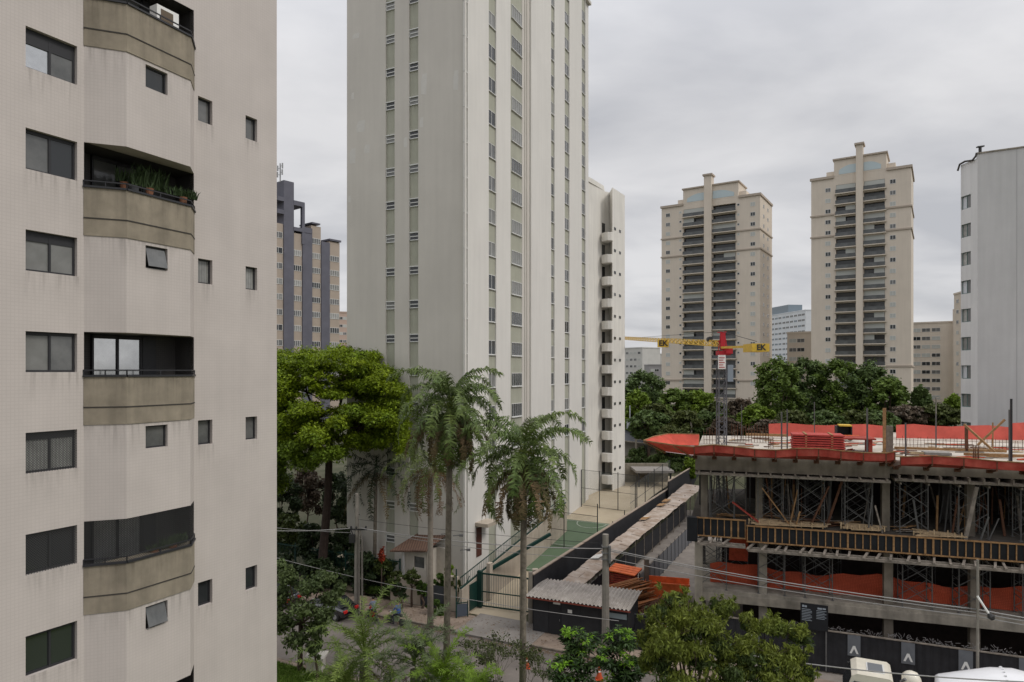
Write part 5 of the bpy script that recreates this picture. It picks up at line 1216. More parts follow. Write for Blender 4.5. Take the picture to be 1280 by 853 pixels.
# low brick sheds behind the deck
q = MB(); y = 104; q.bx((857-640)/F*y, (882-640)/F*y, y, y+5, 4, zz(535, y)); o = q.build('brick_shed', mat('brick_red', (.15,.06,.045), .9, var=.25, scale=1)); settag(o, 'low red-brown brick shed among the trees left of the crane mast', 'shed')
for (px_, pt, Y_, lb) in ((864, 527, 102, 'pale concrete pole left of the crane mast, in front of the trees'), (878, 530, 103, 'thin bent pole beside the brick shed among the trees'), (795, 522, 108, 'thin pole above the grey house roof'), (1170, 497, 100, 'distant street light pole before the low beige block')):
    p = W(px_, pt, Y_); q = MB(); q.tube([(p.x, p.y, 2), (p.x, p.y, p.z)], .16 if px_ < 870 else .09, 6); q.bar((p.x, p.y, p.z-.1), (p.x+.7, p.y, p.z), .12); o = q.build('distant_pole', conc_lt); settag(o, lb, 'pole')
# ---------------------------------------------------------------- utility poles and cables
def upole(px, top, Y, label, r0=.17, r1=.12, extra=None):
    p = W(px, top, Y); root = thing('utility_pole', label, 'utility pole', (p.x, p.y, 0)); q = MB()
    q.tube([(p.x, p.y, -.1), (p.x, p.y, p.z*.5), (p.x, p.y, p.z)], [r0, (r0+r1)/2, r1], 10); q.build('shaft', mat('pole_concrete', (.24,.22,.19), .9, var=.2, scale=2, streak=.3), root)
    return root, p
up1, pA = upole(446, 617, 49.6, 'tall pale concrete utility pole with twin conduits left of the gatehouse', .2, .13)
q = MB(); q.tube([(pA.x+.42, pA.y-.1, 0), (pA.x+.40, pA.y-.1, 5.4), (pA.x+.2, pA.y-.05, 6.3)], .08, 8); q.tube([(pA.x+.22, pA.y-.2, 0), (pA.x+.22, pA.y-.2, 5.8)], .06, 8); q.build('conduit', mat('pole_concrete', (.3,.27,.23), .9), up1)
q = MB(); q.bx(pA.x-.5, pA.x+.8, pA.y-.15, pA.y-.05, 6.2, 6.3); q.bar((pA.x-.4, pA.y-.1, 6.2), (pA.x-.05, pA.y-.1, 5.3), .06)
for dx in (-.4, .0, .7): q.lathe([(.05, 0), (.09, .08), (.05, .2)], 8, (pA.x+dx, pA.y-.1, 6.3))
q.bx(pA.x-.5, pA.x-.1, pA.y-.35, pA.y-.05, 5.3, 5.9); q.build('crossarm', cable_dk, up1)
up2, pB = upole(757, 668, 42.9, 'grey concrete utility pole in front of the black shed', .26, .2)
q = MB()
for z in (5.9, 6.3, 6.7): q.bx(pB.x-.25, pB.x+.25, pB.y-.27, pB.y+.27, z, z+.06)
q.bx(pB.x+.15, pB.x+.3, pB.y-.3, pB.y-.05, 5.7, 6.8); q.build('bracket', steel, up2)
up3, pC = upole(1222, 700, 33.0, 'slim steel pole standing before the concrete frame near the mixer truck', .08, .055)
q = MB(); q.bar((pC.x, pC.y, 6.2), (pC.x-.9, pC.y-.1, 6.3), .04); q.build('bracket', steel, up3)
lm = thing('street_lamp', 'white street lamp arm tilting down to a dark lamp head near the right edge', 'street lamp', tuple(W(1224, 745, 32.6)))
q = MB(); q.bar(W(1221.5, 745, 32.8), W(1236.5, 768, 32.4), .07); q.build('arm', white, lm)
q = MB(); a = W(1236, 767, 32.4); b = W(1241.5, 775, 32.3); q.tube([a, (a+b)/2, b], [.07, .17, .09], 8); q.build('lamp_head', cable_dk, lm)
def wire_(label, p, r, sag, m=cable, rad=.022, name='cable', group='overhead cables'):
    q = MB(); p = Vector(p); r = Vector(r); pts = []
    for i in range(17): t = i/16; v = p.lerp(r, t); v.z -= sag*4*t*(1-t); pts.append(v)
    q.tube(pts, rad, 5); o = q.build(name, m, origin=p); settag(o, label, 'cable', group)
PB = Vector((pB.x, pB.y, 0)); PC = Vector((pC.x+.0, pC.y, 0)); PA = Vector((pA.x, pA.y, 0))
zC = zz(762, 33)
for k, (dz, dz2, r_) in enumerate(((6.55, 0, .03), (6.45, -.16, .028), (5.95, -.35, .024))):
    wire_(('upper pale cable crossing the orange net from the pole by the shed', 'second pale cable just under the upper one across the orange net', 'lowest pale cable across the orange net')[k], PB+Vector((.2, 0, dz)), PC+Vector((0, 0, zC+dz2)), .25, cable, r_)
    wire_('pale cable leaving the photo at the right edge', PC+Vector((0, 0, zC+dz2)), st(45, -1.0, zC+dz2+.1), .2, cable, r_)
wire_('thick pale cable from the twin-conduit pole past the palms to the pole by the shed', PA+Vector((.3, -.1, 6.35)), PB+Vector((-.2, -.1, 6.6)), .35, cable, .035)
wire_('thin cable below the thick one between the two tall poles', PA+Vector((.6, -.1, 6.2)), PB+Vector((-.2, -.1, 5.9)), .3, cable, .018)
wire_('thin cable highest between the two tall poles', PA+Vector((0, 0, 7.0)), PB+Vector((0, 0, 6.9)), .15, cable_dk, .014)
wire_('cable running left behind the tiled building from the twin-conduit pole', PA+Vector((-.3, -.1, 6.35)), W(300, 661, 53), .2, cable, .035)
wire_('thin cable running left from the twin-conduit pole', PA+Vector((-.3, -.1, 6.0)), W(300, 655, 53), .1, cable, .018)
wire_('low thin cable in front of the garden and the black shed', st(-18, .6, 2.9), st(12, .6, 2.35), .5, cable, .02)
wire_('cable dipping in front of the hoarding towards the mixer truck', W(930, 818, 33), W(1290, 853, 26), .2, cable, .03)
wire_('thin cable strung before the far trees', W(790, 528, 108), W(1056, 521, 112), .4, cable_dk, .03)
wire_('thin cable strung before the left far trees', W(790, 522, 110), W(864, 523, 102), .2, cable_dk, .03)
# cones / barrels on the street
for (px_, py_, lb) in ((658, 831, 'orange cone on the road just right of the big palm trunk'), (749, 845, 'orange and white cone on the road between the bushes')):
    Y_ = (EYE-.1)*F/(py_-HZ); p = W(px_, py_, Y_); r_ = thing('traffic_cone', lb, 'traffic cone', (p.x, p.y, -.1))
    q = MB(); q.lathe([(.19, 0), (.05, .75), (.03, .78)], 12, (p.x, p.y, -.08)); q.build('cone', mat('cone_orange', (.45,.07,.02), .7), r_)
    q = MB(); q.bx(p.x-.22, p.x+.22, p.y-.22, p.y+.22, -.1, -.06); q.build('base', mat('cone_orange', (.45,.07,.02), .7), r_)
    q = MB(); q.lathe([(.135, .28), (.098, .5)], 12, (p.x, p.y, -.08)); q.build('white_band', white, r_)
q = MB(); p = gp(395, 838); q.bx(p.x-.45, p.x+.45, p.y-.45, p.y+.45, 0, .8); q.prism([(p.x-.6, p.y-.6), (p.x+.6, p.y-.6), (p.x+.6, p.y+.6), (p.x-.6, p.y+.6)], .8, .92); o = q.build('meter_box', mat('box_white', (.5,.47,.42), .8, var=.1)); settag(o, 'low white capped pillar on the grass at the lower left', 'pillar')
q = MB(); q.bar(gp(345, 848, .2)+Vector((0,-2.4,0)), gp(440, 866, .2)+Vector((0,-2.4,0)), .5, .4); o = q.build('garden_kerb', conc_dk); settag(o, 'dark kerb wall in front of the clipped grass at the lower left', 'kerb wall')
# ---------------------------------------------------------------- cars, motorcycles
def car(label, M, paint):
    root = thing('parked_car', label, 'car', tuple(M.translation)); 
    q = MB(M); secs = [(-2.1,.45,.62,.78),(-1.95,.3,.86,.84),(-1.3,.28,.98,.87),(0,.26,1.0,.88),(1.2,.28,.93,.87),(1.9,.32,.78,.82),(2.1,.42,.6,.74)]; vs = []
    for (x, zb, zt, w_) in secs: vs += [(x,-w_*.92,zb),(x,-w_,zb+.2),(x,-w_,zt-.12),(x,-w_*.88,zt),(x,w_*.88,zt),(x,w_,zt-.12),(x,w_,zb+.2),(x,w_*.92,zb)]
    n = len(secs); fs = [(i*8+k, i*8+(k+1)%8, (i+1)*8+(k+1)%8, (i+1)*8+k) for i in range(n-1) for k in range(8)]+[tuple(range(7,-1,-1)), tuple((n-1)*8+k for k in range(8))]
    q.add(vs, fs); q.build('body', paint, root, smooth=False)
    q = MB(M); q.add([(-1.75,-.76,.95),(-1.1,-.62,1.42),(.35,-.62,1.45),(1.15,-.76,.93),(-1.75,.76,.95),(-1.1,.62,1.42),(.35,.62,1.45),(1.15,.76,.93)], [(0,3,2,1),(4,5,6,7),(0,1,5,4),(2,3,7,6)]); q.build('window', glass, root)
    q = MB(M); q.add([(-1.1,-.63,1.42),(.35,-.63,1.45),(.35,.63,1.45),(-1.1,.63,1.42),(-.9,-.5,1.49),(.2,-.5,1.51),(.2,.5,1.51),(-.9,.5,1.49)], [(4,5,6,7),(0,1,5,4),(1,2,6,5),(2,3,7,6),(3,0,4,7)]); q.build('roof', paint, root)
    for x in (-1.3, 1.3):
        for y in (-.8, .8): q = MB(M @ Matrix.Translation((x, y, .32)) @ Matrix.Rotation(R(90), 4, 'X')); q.lathe([(.32, -.1), (.32, .1)], 16); wh = q.build('wheel', cable_dk, root); q = MB(M @ Matrix.Translation((x, y, .32)) @ Matrix.Rotation(R(90), 4, 'X')); q.lathe([(.18, -.115), (.18, .115)], 12); q.build('rim', frame_al, wh)
    for y in (-.62, .62): q = MB(M); q.bx(-2.13, -2.0, y-.17, y+.17, .62, .8); q.build('tail_light', mat('tail_red', (.5,.02,.02), .3), root); q = MB(M); q.bx(2.0, 2.1, y-.18, y+.18, .55, .7); q.build('headlight', white, root)
angS = math.atan2(SU.y, SU.x)
cM = Matrix.Translation(st(-9.7, -1.25, -.1)) @ Matrix.Rotation(angS+math.pi, 4, 'Z')
car('black car with red tail light parked beside the two people, half hidden by palms', cM, mat('car_black', (.012,.012,.014), .2, spec=.6, coat=1))
cM = Matrix.Translation(st(-15.2, -1.3, -.1)) @ Matrix.Rotation(angS+math.pi, 4, 'Z')
car('dark grey car parked farther left, seen through the small tree', cM, mat('car_grey', (.04,.04,.045), .25, spec=.6, coat=1))
def moto(label, M, paint):
    root = thing('motorcycle', label, 'motorcycle', tuple(M.translation), 'motorcycles at the kerb')
    for x in (-.65, .65):
        q = MB(M @ Matrix.Translation((x, 0, .3)) @ Matrix.Rotation(R(90), 4, 'X')); q.lathe([(.2,-.04),(.29,-.05),(.3,0),(.29,.05),(.2,.04)], 16); w_ = q.build('wheel', cable_dk, root)
    q = MB(M); q.tube([(-.5,0,.75),(-.1,0,.72),(.1,0,.85),(.45,0,.82)], [.1,.13,.17,.08], 8); q.tube([(.65,0,.3),(.42,0,.95)], .035, 6); q.tube([(-.65,0,.3),(-.1,0,.5)], .035, 6); q.bx(-.2,.25,-.13,.13,.3,.6); q.build('body', paint, root)
    q = MB(M); q.bar((.4,-.35,1.0),(.4,.35,1.0),.035); q.build('handlebar', steel, root); q = MB(M); q.tube([(-.65,0,.82),(-.1,0,.8)], [.09,.13], 8); q.build('seat', cable_dk, root)
    q = MB(M @ Matrix.Translation((.52, 0, .86))); q.lathe([(.03,-.08),(.09,0),(.03,.08)], 10); q.build('headlight', white, root)
m1 = Matrix.Translation(st(-6.1, -.75, -.1)) @ Matrix.Rotation(angS+2.6, 4, 'Z'); m2 = Matrix.Translation(st(-4.0, -.75, -.1)) @ Matrix.Rotation(angS+2.9, 4, 'Z')
moto('red motorcycle under the person in a checked grey shirt', m1, mat('moto_red', (.35,.02,.02), .35)); moto('pale green motorcycle under the person in blue', m2, mat('moto_green', (.25,.32,.18), .35))
# ---------------------------------------------------------------- people, seated astride
def person(label, M, shirt, pants, skin, hair):
    me = bpy.data.meshes.new('person')
    J = dict(pel=(0,0,.95), sp=(.03,0,1.15), ch=(.08,0,1.36), nk=(.1,0,1.5), hd=(.14,0,1.62), tp=(.13,0,1.74),
        sL=(.08,.19,1.42), eL=(.22,.25,1.18), wL=(.4,.22,1.05), hL=(.46,.2,1.04), sR=(.08,-.19,1.42), eR=(.22,-.25,1.18), wR=(.4,-.22,1.05), hR=(.46,-.2,1.04),
        qL=(.02,.12,.92), kL=(.38,.24,.72), aL=(.22,.26,.22), fL=(.4,.27,.16), qR=(.02,-.12,.92), kR=(.38,-.24,.72), aR=(.22,-.26,.22), fR=(.4,-.27,.16))
    rad = dict(pel=.15, sp=.135, ch=.155, nk=.06, hd=.1, tp=.085, sL=.07, eL=.048, wL=.034, hL=.035, qL=.09, kL=.065, aL=.042, fL=.04)
    K = list(J); E = [('pel','sp'),('sp','ch'),('ch','nk'),('nk','hd'),('hd','tp')]
    for s_ in 'LR': E += [('ch','s'+s_),('s'+s_,'e'+s_),('e'+s_,'w'+s_),('w'+s_,'h'+s_),('pel','q'+s_),('q'+s_,'k'+s_),('k'+s_,'a'+s_),('a'+s_,'f'+s_)]
    vs = [J[k] for k in K]; es = [(K.index(a), K.index(b)) for a, b in E]
    for s_ in 'LR':   # fingers and thumb curled over the grips
        sg_ = 1 if s_ == 'L' else -1; hx, hy, hz = J['h'+s_]
        for i in range(4):
            b0 = len(vs); y = hy+sg_*(.03-.02*i); vs += [(hx+.05, y, hz+.01), (hx+.08+.006*(1.5-abs(i-1.5)), y, hz-.02), (hx+.06, y, hz-.05)]; es += [(K.index('h'+s_), b0), (b0, b0+1), (b0+1, b0+2)]
        b0 = len(vs); vs += [(hx-.01, hy-sg_*.045, hz), (hx+.03, hy-sg_*.055, hz-.03)]; es += [(K.index('w'+s_), b0), (b0, b0+1)]
    me.from_pydata(vs, es, [])
    o = bpy.data.objects.new('person', me); C.objects.link(o)
    md = o.modifiers.new('s', 'SKIN'); md.use_smooth_shade = True
    for i, v in enumerate(me.skin_vertices[0].data if me.skin_vertices else []): pass
    if not me.skin_vertices:
        bpy.context.view_layer.objects.active = o
    sv = me.skin_vertices[0].data if me.skin_vertices else None
    if sv:
        for i, v in enumerate(sv):
            k = K[i] if i < len(K) else None; r = rad.get(k, rad.get(k.replace('R', 'L'), .05)) if k else .009; v.radius = (r, r); v.use_root = (k == 'pel')
    ss = o.modifiers.new('d', 'SUBSURF'); ss.levels = 1; ss.render_levels = 1
    dg = bpy.context.evaluated_depsgraph_get(); bpy.context.view_layer.update(); m2_ = bpy.data.meshes.new_from_object(o.evaluated_get(bpy.context.evaluated_depsgraph_get()))
    o.modifiers.clear(); o.data = m2_; m2_.materials.clear()
    for m_ in (skin, shirt, pants): m2_.materials.append(m_)
    for p in m2_.polygons:
        z = p.center.z; x = p.center.x; y = abs(p.center.y)
        p.material_index = 1 if (.93 < z < 1.5 and not (x > .3 and z < 1.12 and y > .1)) else (2 if z <= .93 else 0); p.use_smooth = True
    o.matrix_basis = M; ORG[o.name] = M.translation.copy(); settag(o, label, 'person', 'people on motorcycles at the kerb')
    def part(q, nm, m_): h = q.mesh(nm, m_, smooth=True); ob = bpy.data.objects.new(nm, h); C.objects.link(ob); ob.parent = o
    q = MB(); q.lathe([(.03,-.06),(.1,-.02),(.115,.05),(.09,.12),(.02,.15)], 12, (.115, 0, 1.66)); part(q, 'hair', hair)
    q = MB()
    for y in (-.035, .035): q.bx(.228, .24, y-.012, y+.012, 1.635, 1.65)
    part(q, 'eye', frame_dk); q = MB(); q.bx(.22, .262, -.012, .012, 1.58, 1.62); part(q, 'nose', skin)
    return o
# (a Skin modifier needs its vertex data: use an operator once per body, outside any copying loop)
skinm = mat('skin', (.32,.18,.12), .6); hairm = mat('hair', (.015,.012,.01), .6)
shirt1 = mat('shirt_grey', (.16,.18,.24), .8, var=.4, scale=14); shirt2 = mat('shirt_blue', (.02,.07,.38), .8); pants = mat('trousers_dark', (.02,.022,.03), .8)
person('person in a checked grey shirt astride the red motorcycle', m1 @ Matrix.Translation((-.3, 0, 0)), shirt1, pants, skinm, hairm)
person('person in a bright blue shirt astride the pale green motorcycle', m2 @ Matrix.Translation((-.3, 0, 0)), shirt2, pants, skinm, hairm)
# ---------------------------------------------------------------- concrete mixer truck
tp = st(29.3, -1.9); th = angS+math.pi; TT = Matrix.Translation((tp.x, tp.y, -.1)) @ Matrix.Rotation(th, 4, 'Z')
tk = thing('mixer_truck', 'white concrete mixer truck parked in front of the hoarding, facing left', 'mixer truck', (tp.x, tp.y, -.1))
# local x forward: cab front at +4.6
cream_w = mat('truck_white', (.66,.62,.52), .35, coat=.4, var=.05); drumw = mat('drum_white', (.68,.68,.69), .4, coat=.3, var=.07, scale=.6)
q = MB(TT); cb_ = [(2.55,.95),(2.55,3.08),(2.7,3.2),(4.1,3.2),(4.35,3.05),(4.72,1.95),(4.75,.7),(2.55,.7)]
q.add([(x, -1.2+(.12 if z > 2.9 else 0), z) for x, z in cb_]+[(x, 1.2-(.12 if z > 2.9 else 0), z) for x, z in cb_], [tuple(range(8)), tuple(range(15, 7, -1))]+[(i, 8+i, 8+(i+1)%8, (i+1)%8) for i in range(8)]); cab = q.build('cab', cream_w, tk)
q = MB(TT); q.add([(4.37,-1.02,3.0),(4.37,1.02,3.0),(4.73,1.1,2.05),(4.73,-1.1,2.05)], [(0,1,2,3)]); q.build('windscreen', glass, cab)
for y in (-1.21, 1.21): q = MB(TT); q.add([(3.1,y,2.0),(4.5,y,2.0),(4.25,y*.95,2.85),(3.1,y*.95,2.85)], [(0,1,2,3)]); q.build('side_window', glass, cab)
q = MB(TT); q.quad((2.54,-.8,1.9),(2.54,.8,1.9),(2.54,.8,2.6),(2.54,-.8,2.6)); q.build('rear_window', glass, cab)
q = MB(TT); q.bx(2.95, 3.6, -.5, .5, 3.2, 3.25); hh = q.build('roof_hatch', mat('hatch_grey', (.16,.17,.18), .4), cab); q = MB(TT); q.bx(2.88, 3.67, -.57, .57, 3.195, 3.225); q.build('hatch_frame', frame_wh, hh)
for y in (-1.4, 1.4): q = MB(TT); q.bx(4.35, 4.5, y-.08, y+.08, 2.1, 2.75); q.bar((4.4, y, 2.7), (4.2, y*.82, 2.85), .04); q.build('mirror', cable_dk, cab)
q = MB(TT); q.bx(-4.6, 2.6, -.45, .45, .75, 1.05); q.bx(-4.4, 2.4, -1.15, 1.15, 1.05, 1.15); q.build('chassis', cable_dk, tk)
for x in (3.7, -1.2, -2.5, 1.9):
    for y in (-1.0, 1.0): q = MB(TT @ Matrix.Translation((x, y, .5)) @ Matrix.Rotation(R(90), 4, 'X')); q.lathe([(.3,-.14),(.48,-.16),(.5,0),(.48,.16),(.3,.14)], 20); w_ = q.build('wheel', cable_dk, tk); q = MB(TT @ Matrix.Translation((x, y, .5)) @ Matrix.Rotation(R(90), 4, 'X')); q.lathe([(.26,-.165),(.26,.165)], 14); q.build('rim', frame_al, w_)
q = MB(TT); q.tube([(2.2, 1.0, 1.1), (2.2, 1.0, 3.2), (2.05, 1.1, 3.35)], .08, 8); q.build('exhaust', steel, tk)
# cylindrical water tank leaning behind the cab
q = MB(TT @ Matrix.Translation((1.35, .1, 1.5)) @ Matrix.Rotation(R(14), 4, 'Y')); q.lathe([(.1,-.05),(.4,0),(.43,.25),(.43,1.55),(.36,1.8),(.18,1.92),(.02,1.95)], 20); wt2 = q.build('water_tank', cream_w, tk, smooth=True)
# drum, lying tilted up to the rear
DM = TT @ Matrix.Translation((.55, 0, 2.3)) @ Matrix.Rotation(R(-90+8), 4, 'Y')
q = MB(DM); q.lathe([(.3,-.15),(1.0,0),(1.08,.15),(1.3,1.3),(1.48,2.3),(1.48,3.2),(1.2,4.3),(.7,5.2),(.55,5.4)], 36); dr_ = q.build('drum', drumw, tk, smooth=False)
for p in dr_.data.polygons: p.use_smooth = len(p.vertices) == 4
q = MB(DM)
for i in range(36):
    t = 2*math.pi*i/36; q.bx(1.50*math.cos(t)-.03, 1.50*math.cos(t)+.03, 1.50*math.sin(t)-.03, 1.50*math.sin(t)+.03, 2.72, 2.8)
q.build('drum_band', drumw, dr_)
# worn orange lettering along the drum flank (only its top shows)
q = MB(DM)
for i, z in enumerate((1.2, 1.5, 1.8, 2.1, 2.6, 2.9, 3.2, 3.5)):
    a_ = -2.15; r_ = 1.0
q = MB(TT); q.tube([(-4.2, 0, 3.6), (-4.9, 0, 3.0), (-5.2, 0, 1.6)], [.5, .35, .2], 10); q.build('chute', cream_w, tk); q = MB(TT); q.bar((-3.6,-.8,1.1),(-3.6,-.5,3.2),.12); q.bar((-3.6,.8,1.1),(-3.6,.5,3.2),.12); q.bx(.3,.7,-.6,.6,1.1,2.2); q.build('drum_support', cream_w, tk)
# ---------------------------------------------------------------- foliage
def leafm(name, c, isl=.35, col2=None, tr=.25, rough=.6, sc=.8): return mat(name, c, rough, island=isl, col2=col2, scale=sc, trans=tr, spec=.25, var=.0 if col2 else .25)
def leaves(name, m, parent, blobs, size, asp=.5, flat=.0, droop=0.0, shell=.55, origin=None):
    """leaf-sized diamonds spread through ellipsoid clumps. blobs = (center, (rx,ry,rz), n)"""
    out_ = []
    for c, r, n in blobs:
        d = rng.normal(size=(n, 3)); d /= np.linalg.norm(d, axis=1)[:, None]
        rad_ = (shell+(1-shell)*rng.random(n))**1.0*rng.random(n)**.25
        # uneven outline
        ph = rng.uniform(0, 6.28, 3); wob = 1+.16*np.sin(d[:,0]*4+ph[0])+.14*np.sin(d[:,1]*5+ph[1])+.12*np.sin(d[:,2]*6+ph[2])
        p = np.array(c)+d*np.array(r)*(rad_*wob)[:, None]
        nrm = d*.6+rng.normal(size=(n, 3))*.8; nrm[:, 2] += flat*rng.random(n)*2+.3; nrm /= np.linalg.norm(nrm, axis=1)[:, None]
        t = np.cross(nrm, rng.normal(size=(n, 3))); t[:, 2] -= droop; t /= np.linalg.norm(t, axis=1)[:, None]
        b = np.cross(nrm, t); s_ = size*rng.uniform(.6, 1.4, n)[:, None]
        V = np.stack([p-t*s_, p+b*s_*asp, p+t*s_, p-b*s_*asp], 1); out_.append(V)
    return rawmesh(name, np.concatenate(out_), m, parent, origin, kf=4)
def limb(q, pts, r0, r1, n=7): 
    k = len(pts); q.tube(pts, [r0+(r1-r0)*i/(k-1) for i in range(k)], n, cap=False)
def broad_tree(name, label, base, top, crown_c, crown_r, m, n_cl=22, per=260, size=.28, trunk_r=.25, group=None, cat='tree', clr=.42, barkm=None, flat=.3, seed=0, multi=1, lo=-.55):
    rs = random.Random(seed*7+3); root = thing(name, label, cat, tuple(base), group); base = Vector(base); cc = Vector(crown_c); cr = Vector(crown_r)
    blobs = []; q = MB(); fork = base.lerp(Vector((cc.x, cc.y, cc.z-cr.z*.75)), .9)
    limb(q, [base-Vector((0,0,.3)), base.lerp(fork, .5)+Vector((rs.uniform(-.2,.2), 0, 0)), fork], trunk_r, trunk_r*.7)
    for i in range(n_cl):
        a = i*2.4+rs.uniform(-.4,.4); zf = lo+(1-lo)*((i+.5)/n_cl); rr = math.sqrt(max(0, 1-zf*zf))*rs.uniform(.55, .98)
        c = cc+Vector((math.cos(a)*cr.x*rr, math.sin(a)*cr.y*rr, cr.z*zf*.85)); k = rs.uniform(.7, 1.25)*clr
        blobs.append((tuple(c), (cr.x*k, cr.y*k, cr.z*k*.62), int(per*k/clr)))
        if i % 2 == 0: mid = fork.lerp(c, .5)+Vector((0, 0, -.08*cr.z)); limb(q, [fork, mid, c], trunk_r*.42, trunk_r*.08, 5)
    q.build('trunk', barkm or bark, root); leaves('crown', m, root, blobs, size, .55, flat); return root
# --- far trees beyond the deck
lf = [leafm('far_leaf_green', (.08,.13,.025), col2=(.14,.20,.035)), leafm('far_leaf_dark', (.06,.10,.03), col2=(.11,.155,.045)), leafm('far_leaf_lime', (.10,.16,.018), col2=(.17,.24,.025)), leafm('far_leaf_brown', (.09,.075,.05), col2=(.12,.085,.06)), leafm('far_leaf_olive', (.06,.08,.022), col2=(.095,.11,.03))]
far = [  # px, y top, y bottom, Y, half width px, leaf, label
 (803,464,530,135,25,1,'dark domed tree touching the cream tower, highest left of the high-rises'),
 (797,488,545,116,17,2,'bright green tree right beside the cream tower'),
 (821,505,550,112,18,4,'olive tree between the bright one and the broad green one'),
 (845,487,545,114,24,0,'broad green tree in front of the left high-rise'),
 (872,489,540,113,22,2,'lime-topped tree in front of the left high-rise'),
 (897,503,548,108,16,4,'olive tree right behind the crane mast'),
 (925,498,545,112,18,3,'brownish half-bare tree right of the crane mast'),
 (946,506,546,106,20,2,'low yellow-green tree right of the brownish one'),
 (972,449,535,116,27,0,'leftmost of the big spreading trees between the high-rises'),
 (1008,447,533,120,30,1,'tallest big spreading tree between the high-rises'),
 (1048,449,533,118,32,0,'big spreading tree in front of the right high-rise'),
 (1088,455,533,116,30,1,'big dark spreading tree at the right high-rise corner'),
 (1112,472,533,112,22,0,'rounded end of the row of big spreading trees'),
 (1152,484,530,110,11,1,'small dark palm-like tree before the low beige block'),
 (1135,507,534,106,22,3,'grey-brown scrub below the right high-rise'),
 (1172,506,534,106,24,4,'olive scrub before the low beige block'),
 (1193,494,528,108,10,2,'yellow-green tree beside the white building'),
 (960,525,548,104,24,3,'brown scrub just behind the left of the rear guard net'),
 (905,522,552,100,18,3,'brown bushy scrub behind the crane mast foot'),
]
for i_, (a_, b_) in enumerate(((990, 4), (1030, 1), (1070, 4), (1102, 1), (812, 1), (858, 4), (884, 1))):
    far.append((a_, 514, 550, 104, 22, b_, 'low understorey bush %s' % ('below the leftmost big spreading tree', 'below the tallest big spreading tree', 'in front of the right high-rise foot', 'below the big dark spreading tree', 'below the dark domed tree', 'below the broad green tree', 'left of the crane mast')[i_]))
for i, (px_, yt, yb, Y_, hw_, li, lb) in enumerate(far):
    zt = zz(yt, Y_); zb_ = zz(yb, Y_); x = (px_-640)/F*Y_; g_ = G(x, Y_); rx = hw_/F*Y_; cz = zt-(zt-zb_)*.5; rz = (zt-zb_)*.52
    bare = li == 3; broad_tree('broadleaf_tree' if yb-yt > 35 else 'shrub_tree', lb, (x, Y_, g_), zt, (x, Y_, cz), (rx*1.12, rx*.9, rz), lf[li], 34, 150 if bare else 300, .30, .3, 'trees beyond the building site', clr=.34, flat=.6, seed=i, lo=-1)
def bush(name, label, px, yt, yb, Y_, hw_, m, per=260, n_cl=12, size=.16, group=None, cat='bush', ground=None):
    x = (px-640)/F*Y_; zt = zz(yt, Y_); zb_ = zz(yb, Y_); g_ = G(x, Y_) if ground is None else ground; rx = hw_/F*Y_; rz = (zt-zb_)/2
    return broad_tree(name, label, (x, Y_, g_), zt, (x, Y_, (zt+zb_)/2), (rx*.9, rx*.7, rz), m, n_cl, per, size, .1, group, cat, clr=.45, seed=px, lo=-.8)
dk = lf[1]
bush('bush', 'large dark bush at the left of the lot beyond the cream tower', 797, 560, 588, 104, 16, dk, 300, 14, .22)
bush('bush', 'feathery olive bush below the left catch tray', 838, 533, 575, 100, 22, lf[4], 380, 16, .2)
bush('bush', 'dark bush hanging over the carport', 830, 566, 592, 101, 24, dk, 380, 14, .22)
bush('bush', 'pale green banana-like bush at the end of the boundary wall', 862, 572, 600, 93, 10, lf[2], 300, 10, .3)
bush('bush', 'dark bush behind the catch tray', 860, 560, 590, 103, 20, dk, 300, 12, .22)
# --- tower garden behind the fence (dark understorey)
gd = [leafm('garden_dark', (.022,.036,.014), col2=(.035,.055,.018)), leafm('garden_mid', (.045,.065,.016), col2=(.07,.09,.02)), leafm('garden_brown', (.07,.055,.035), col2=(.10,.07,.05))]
for i, (px_, yt, yb, Y_, hw_, li, lb) in enumerate([
  (352,590,660,66,26,0,'dark garden tree at the far left behind the tiled building edge'),(385,585,650,72,24,2,'brown-leaved tree deep in the garden'),(420,590,660,70,20,0,'dark tree close to the tower side'),
  (360,640,700,60,24,1,'mid green shrub below the dark garden trees'),(395,655,712,58,22,0,'dark round shrub by the big trunk'),(428,660,720,57,20,0,'dark shrub against the tower side'),
  (350,690,750,56,26,0,'dark shrub at the garden fence, far left'),(400,700,750,55,26,0,'dark shrub behind the fence left of the twin-conduit pole'),(455,690,745,54,22,0,'shrub behind the fence right of the twin-conduit pole'),(497,715,745,52.5,14,1,'green shrub below the gatehouse roof'),(480,698,720,54,14,1,'lighter shrub beside the orange flower')]):
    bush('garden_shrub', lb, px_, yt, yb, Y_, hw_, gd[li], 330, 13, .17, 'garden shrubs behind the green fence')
hedge = leafm('hedge_green', (.04,.075,.012), col2=(.07,.12,.018))
def hedge_(label, a, b, s, z0, z1, th_=.6, m=hedge, n=9000):
    P = K0+SN*s; M_ = FM(P.x, P.y, 0, SU); q = rng.uniform(0, 1, (n, 3)); pts = []
    bl = [(tuple(M_ @ Vector((a+(b-a)*(i+.5)/12, th_/2, (z0+z1)/2))), ((b-a)/20, th_*.6, (z1-z0)*.55), n//12) for i in range(12)]
    root = thing('hedge', label, 'hedge', tuple(M_ @ Vector((a, 0, 0)))); leaves('foliage', m, root, bl, .1, .6, .4)
    q = MB(M_); q.bx(a+.1, b-.1, .15, th_-.15, 0, z1-.2); q.build('stems', bark, root)
hedge_('clipped hedge along the green fence behind the twin-conduit pole', fpt(450, 5), fpt(505, 5), 5.0, .6, 1.3)
hedge_('low hedge at the foot of the green fence by the pavement', fpt(440, 3.4), fpt(498, 3.4), 3.4, 0, .7)
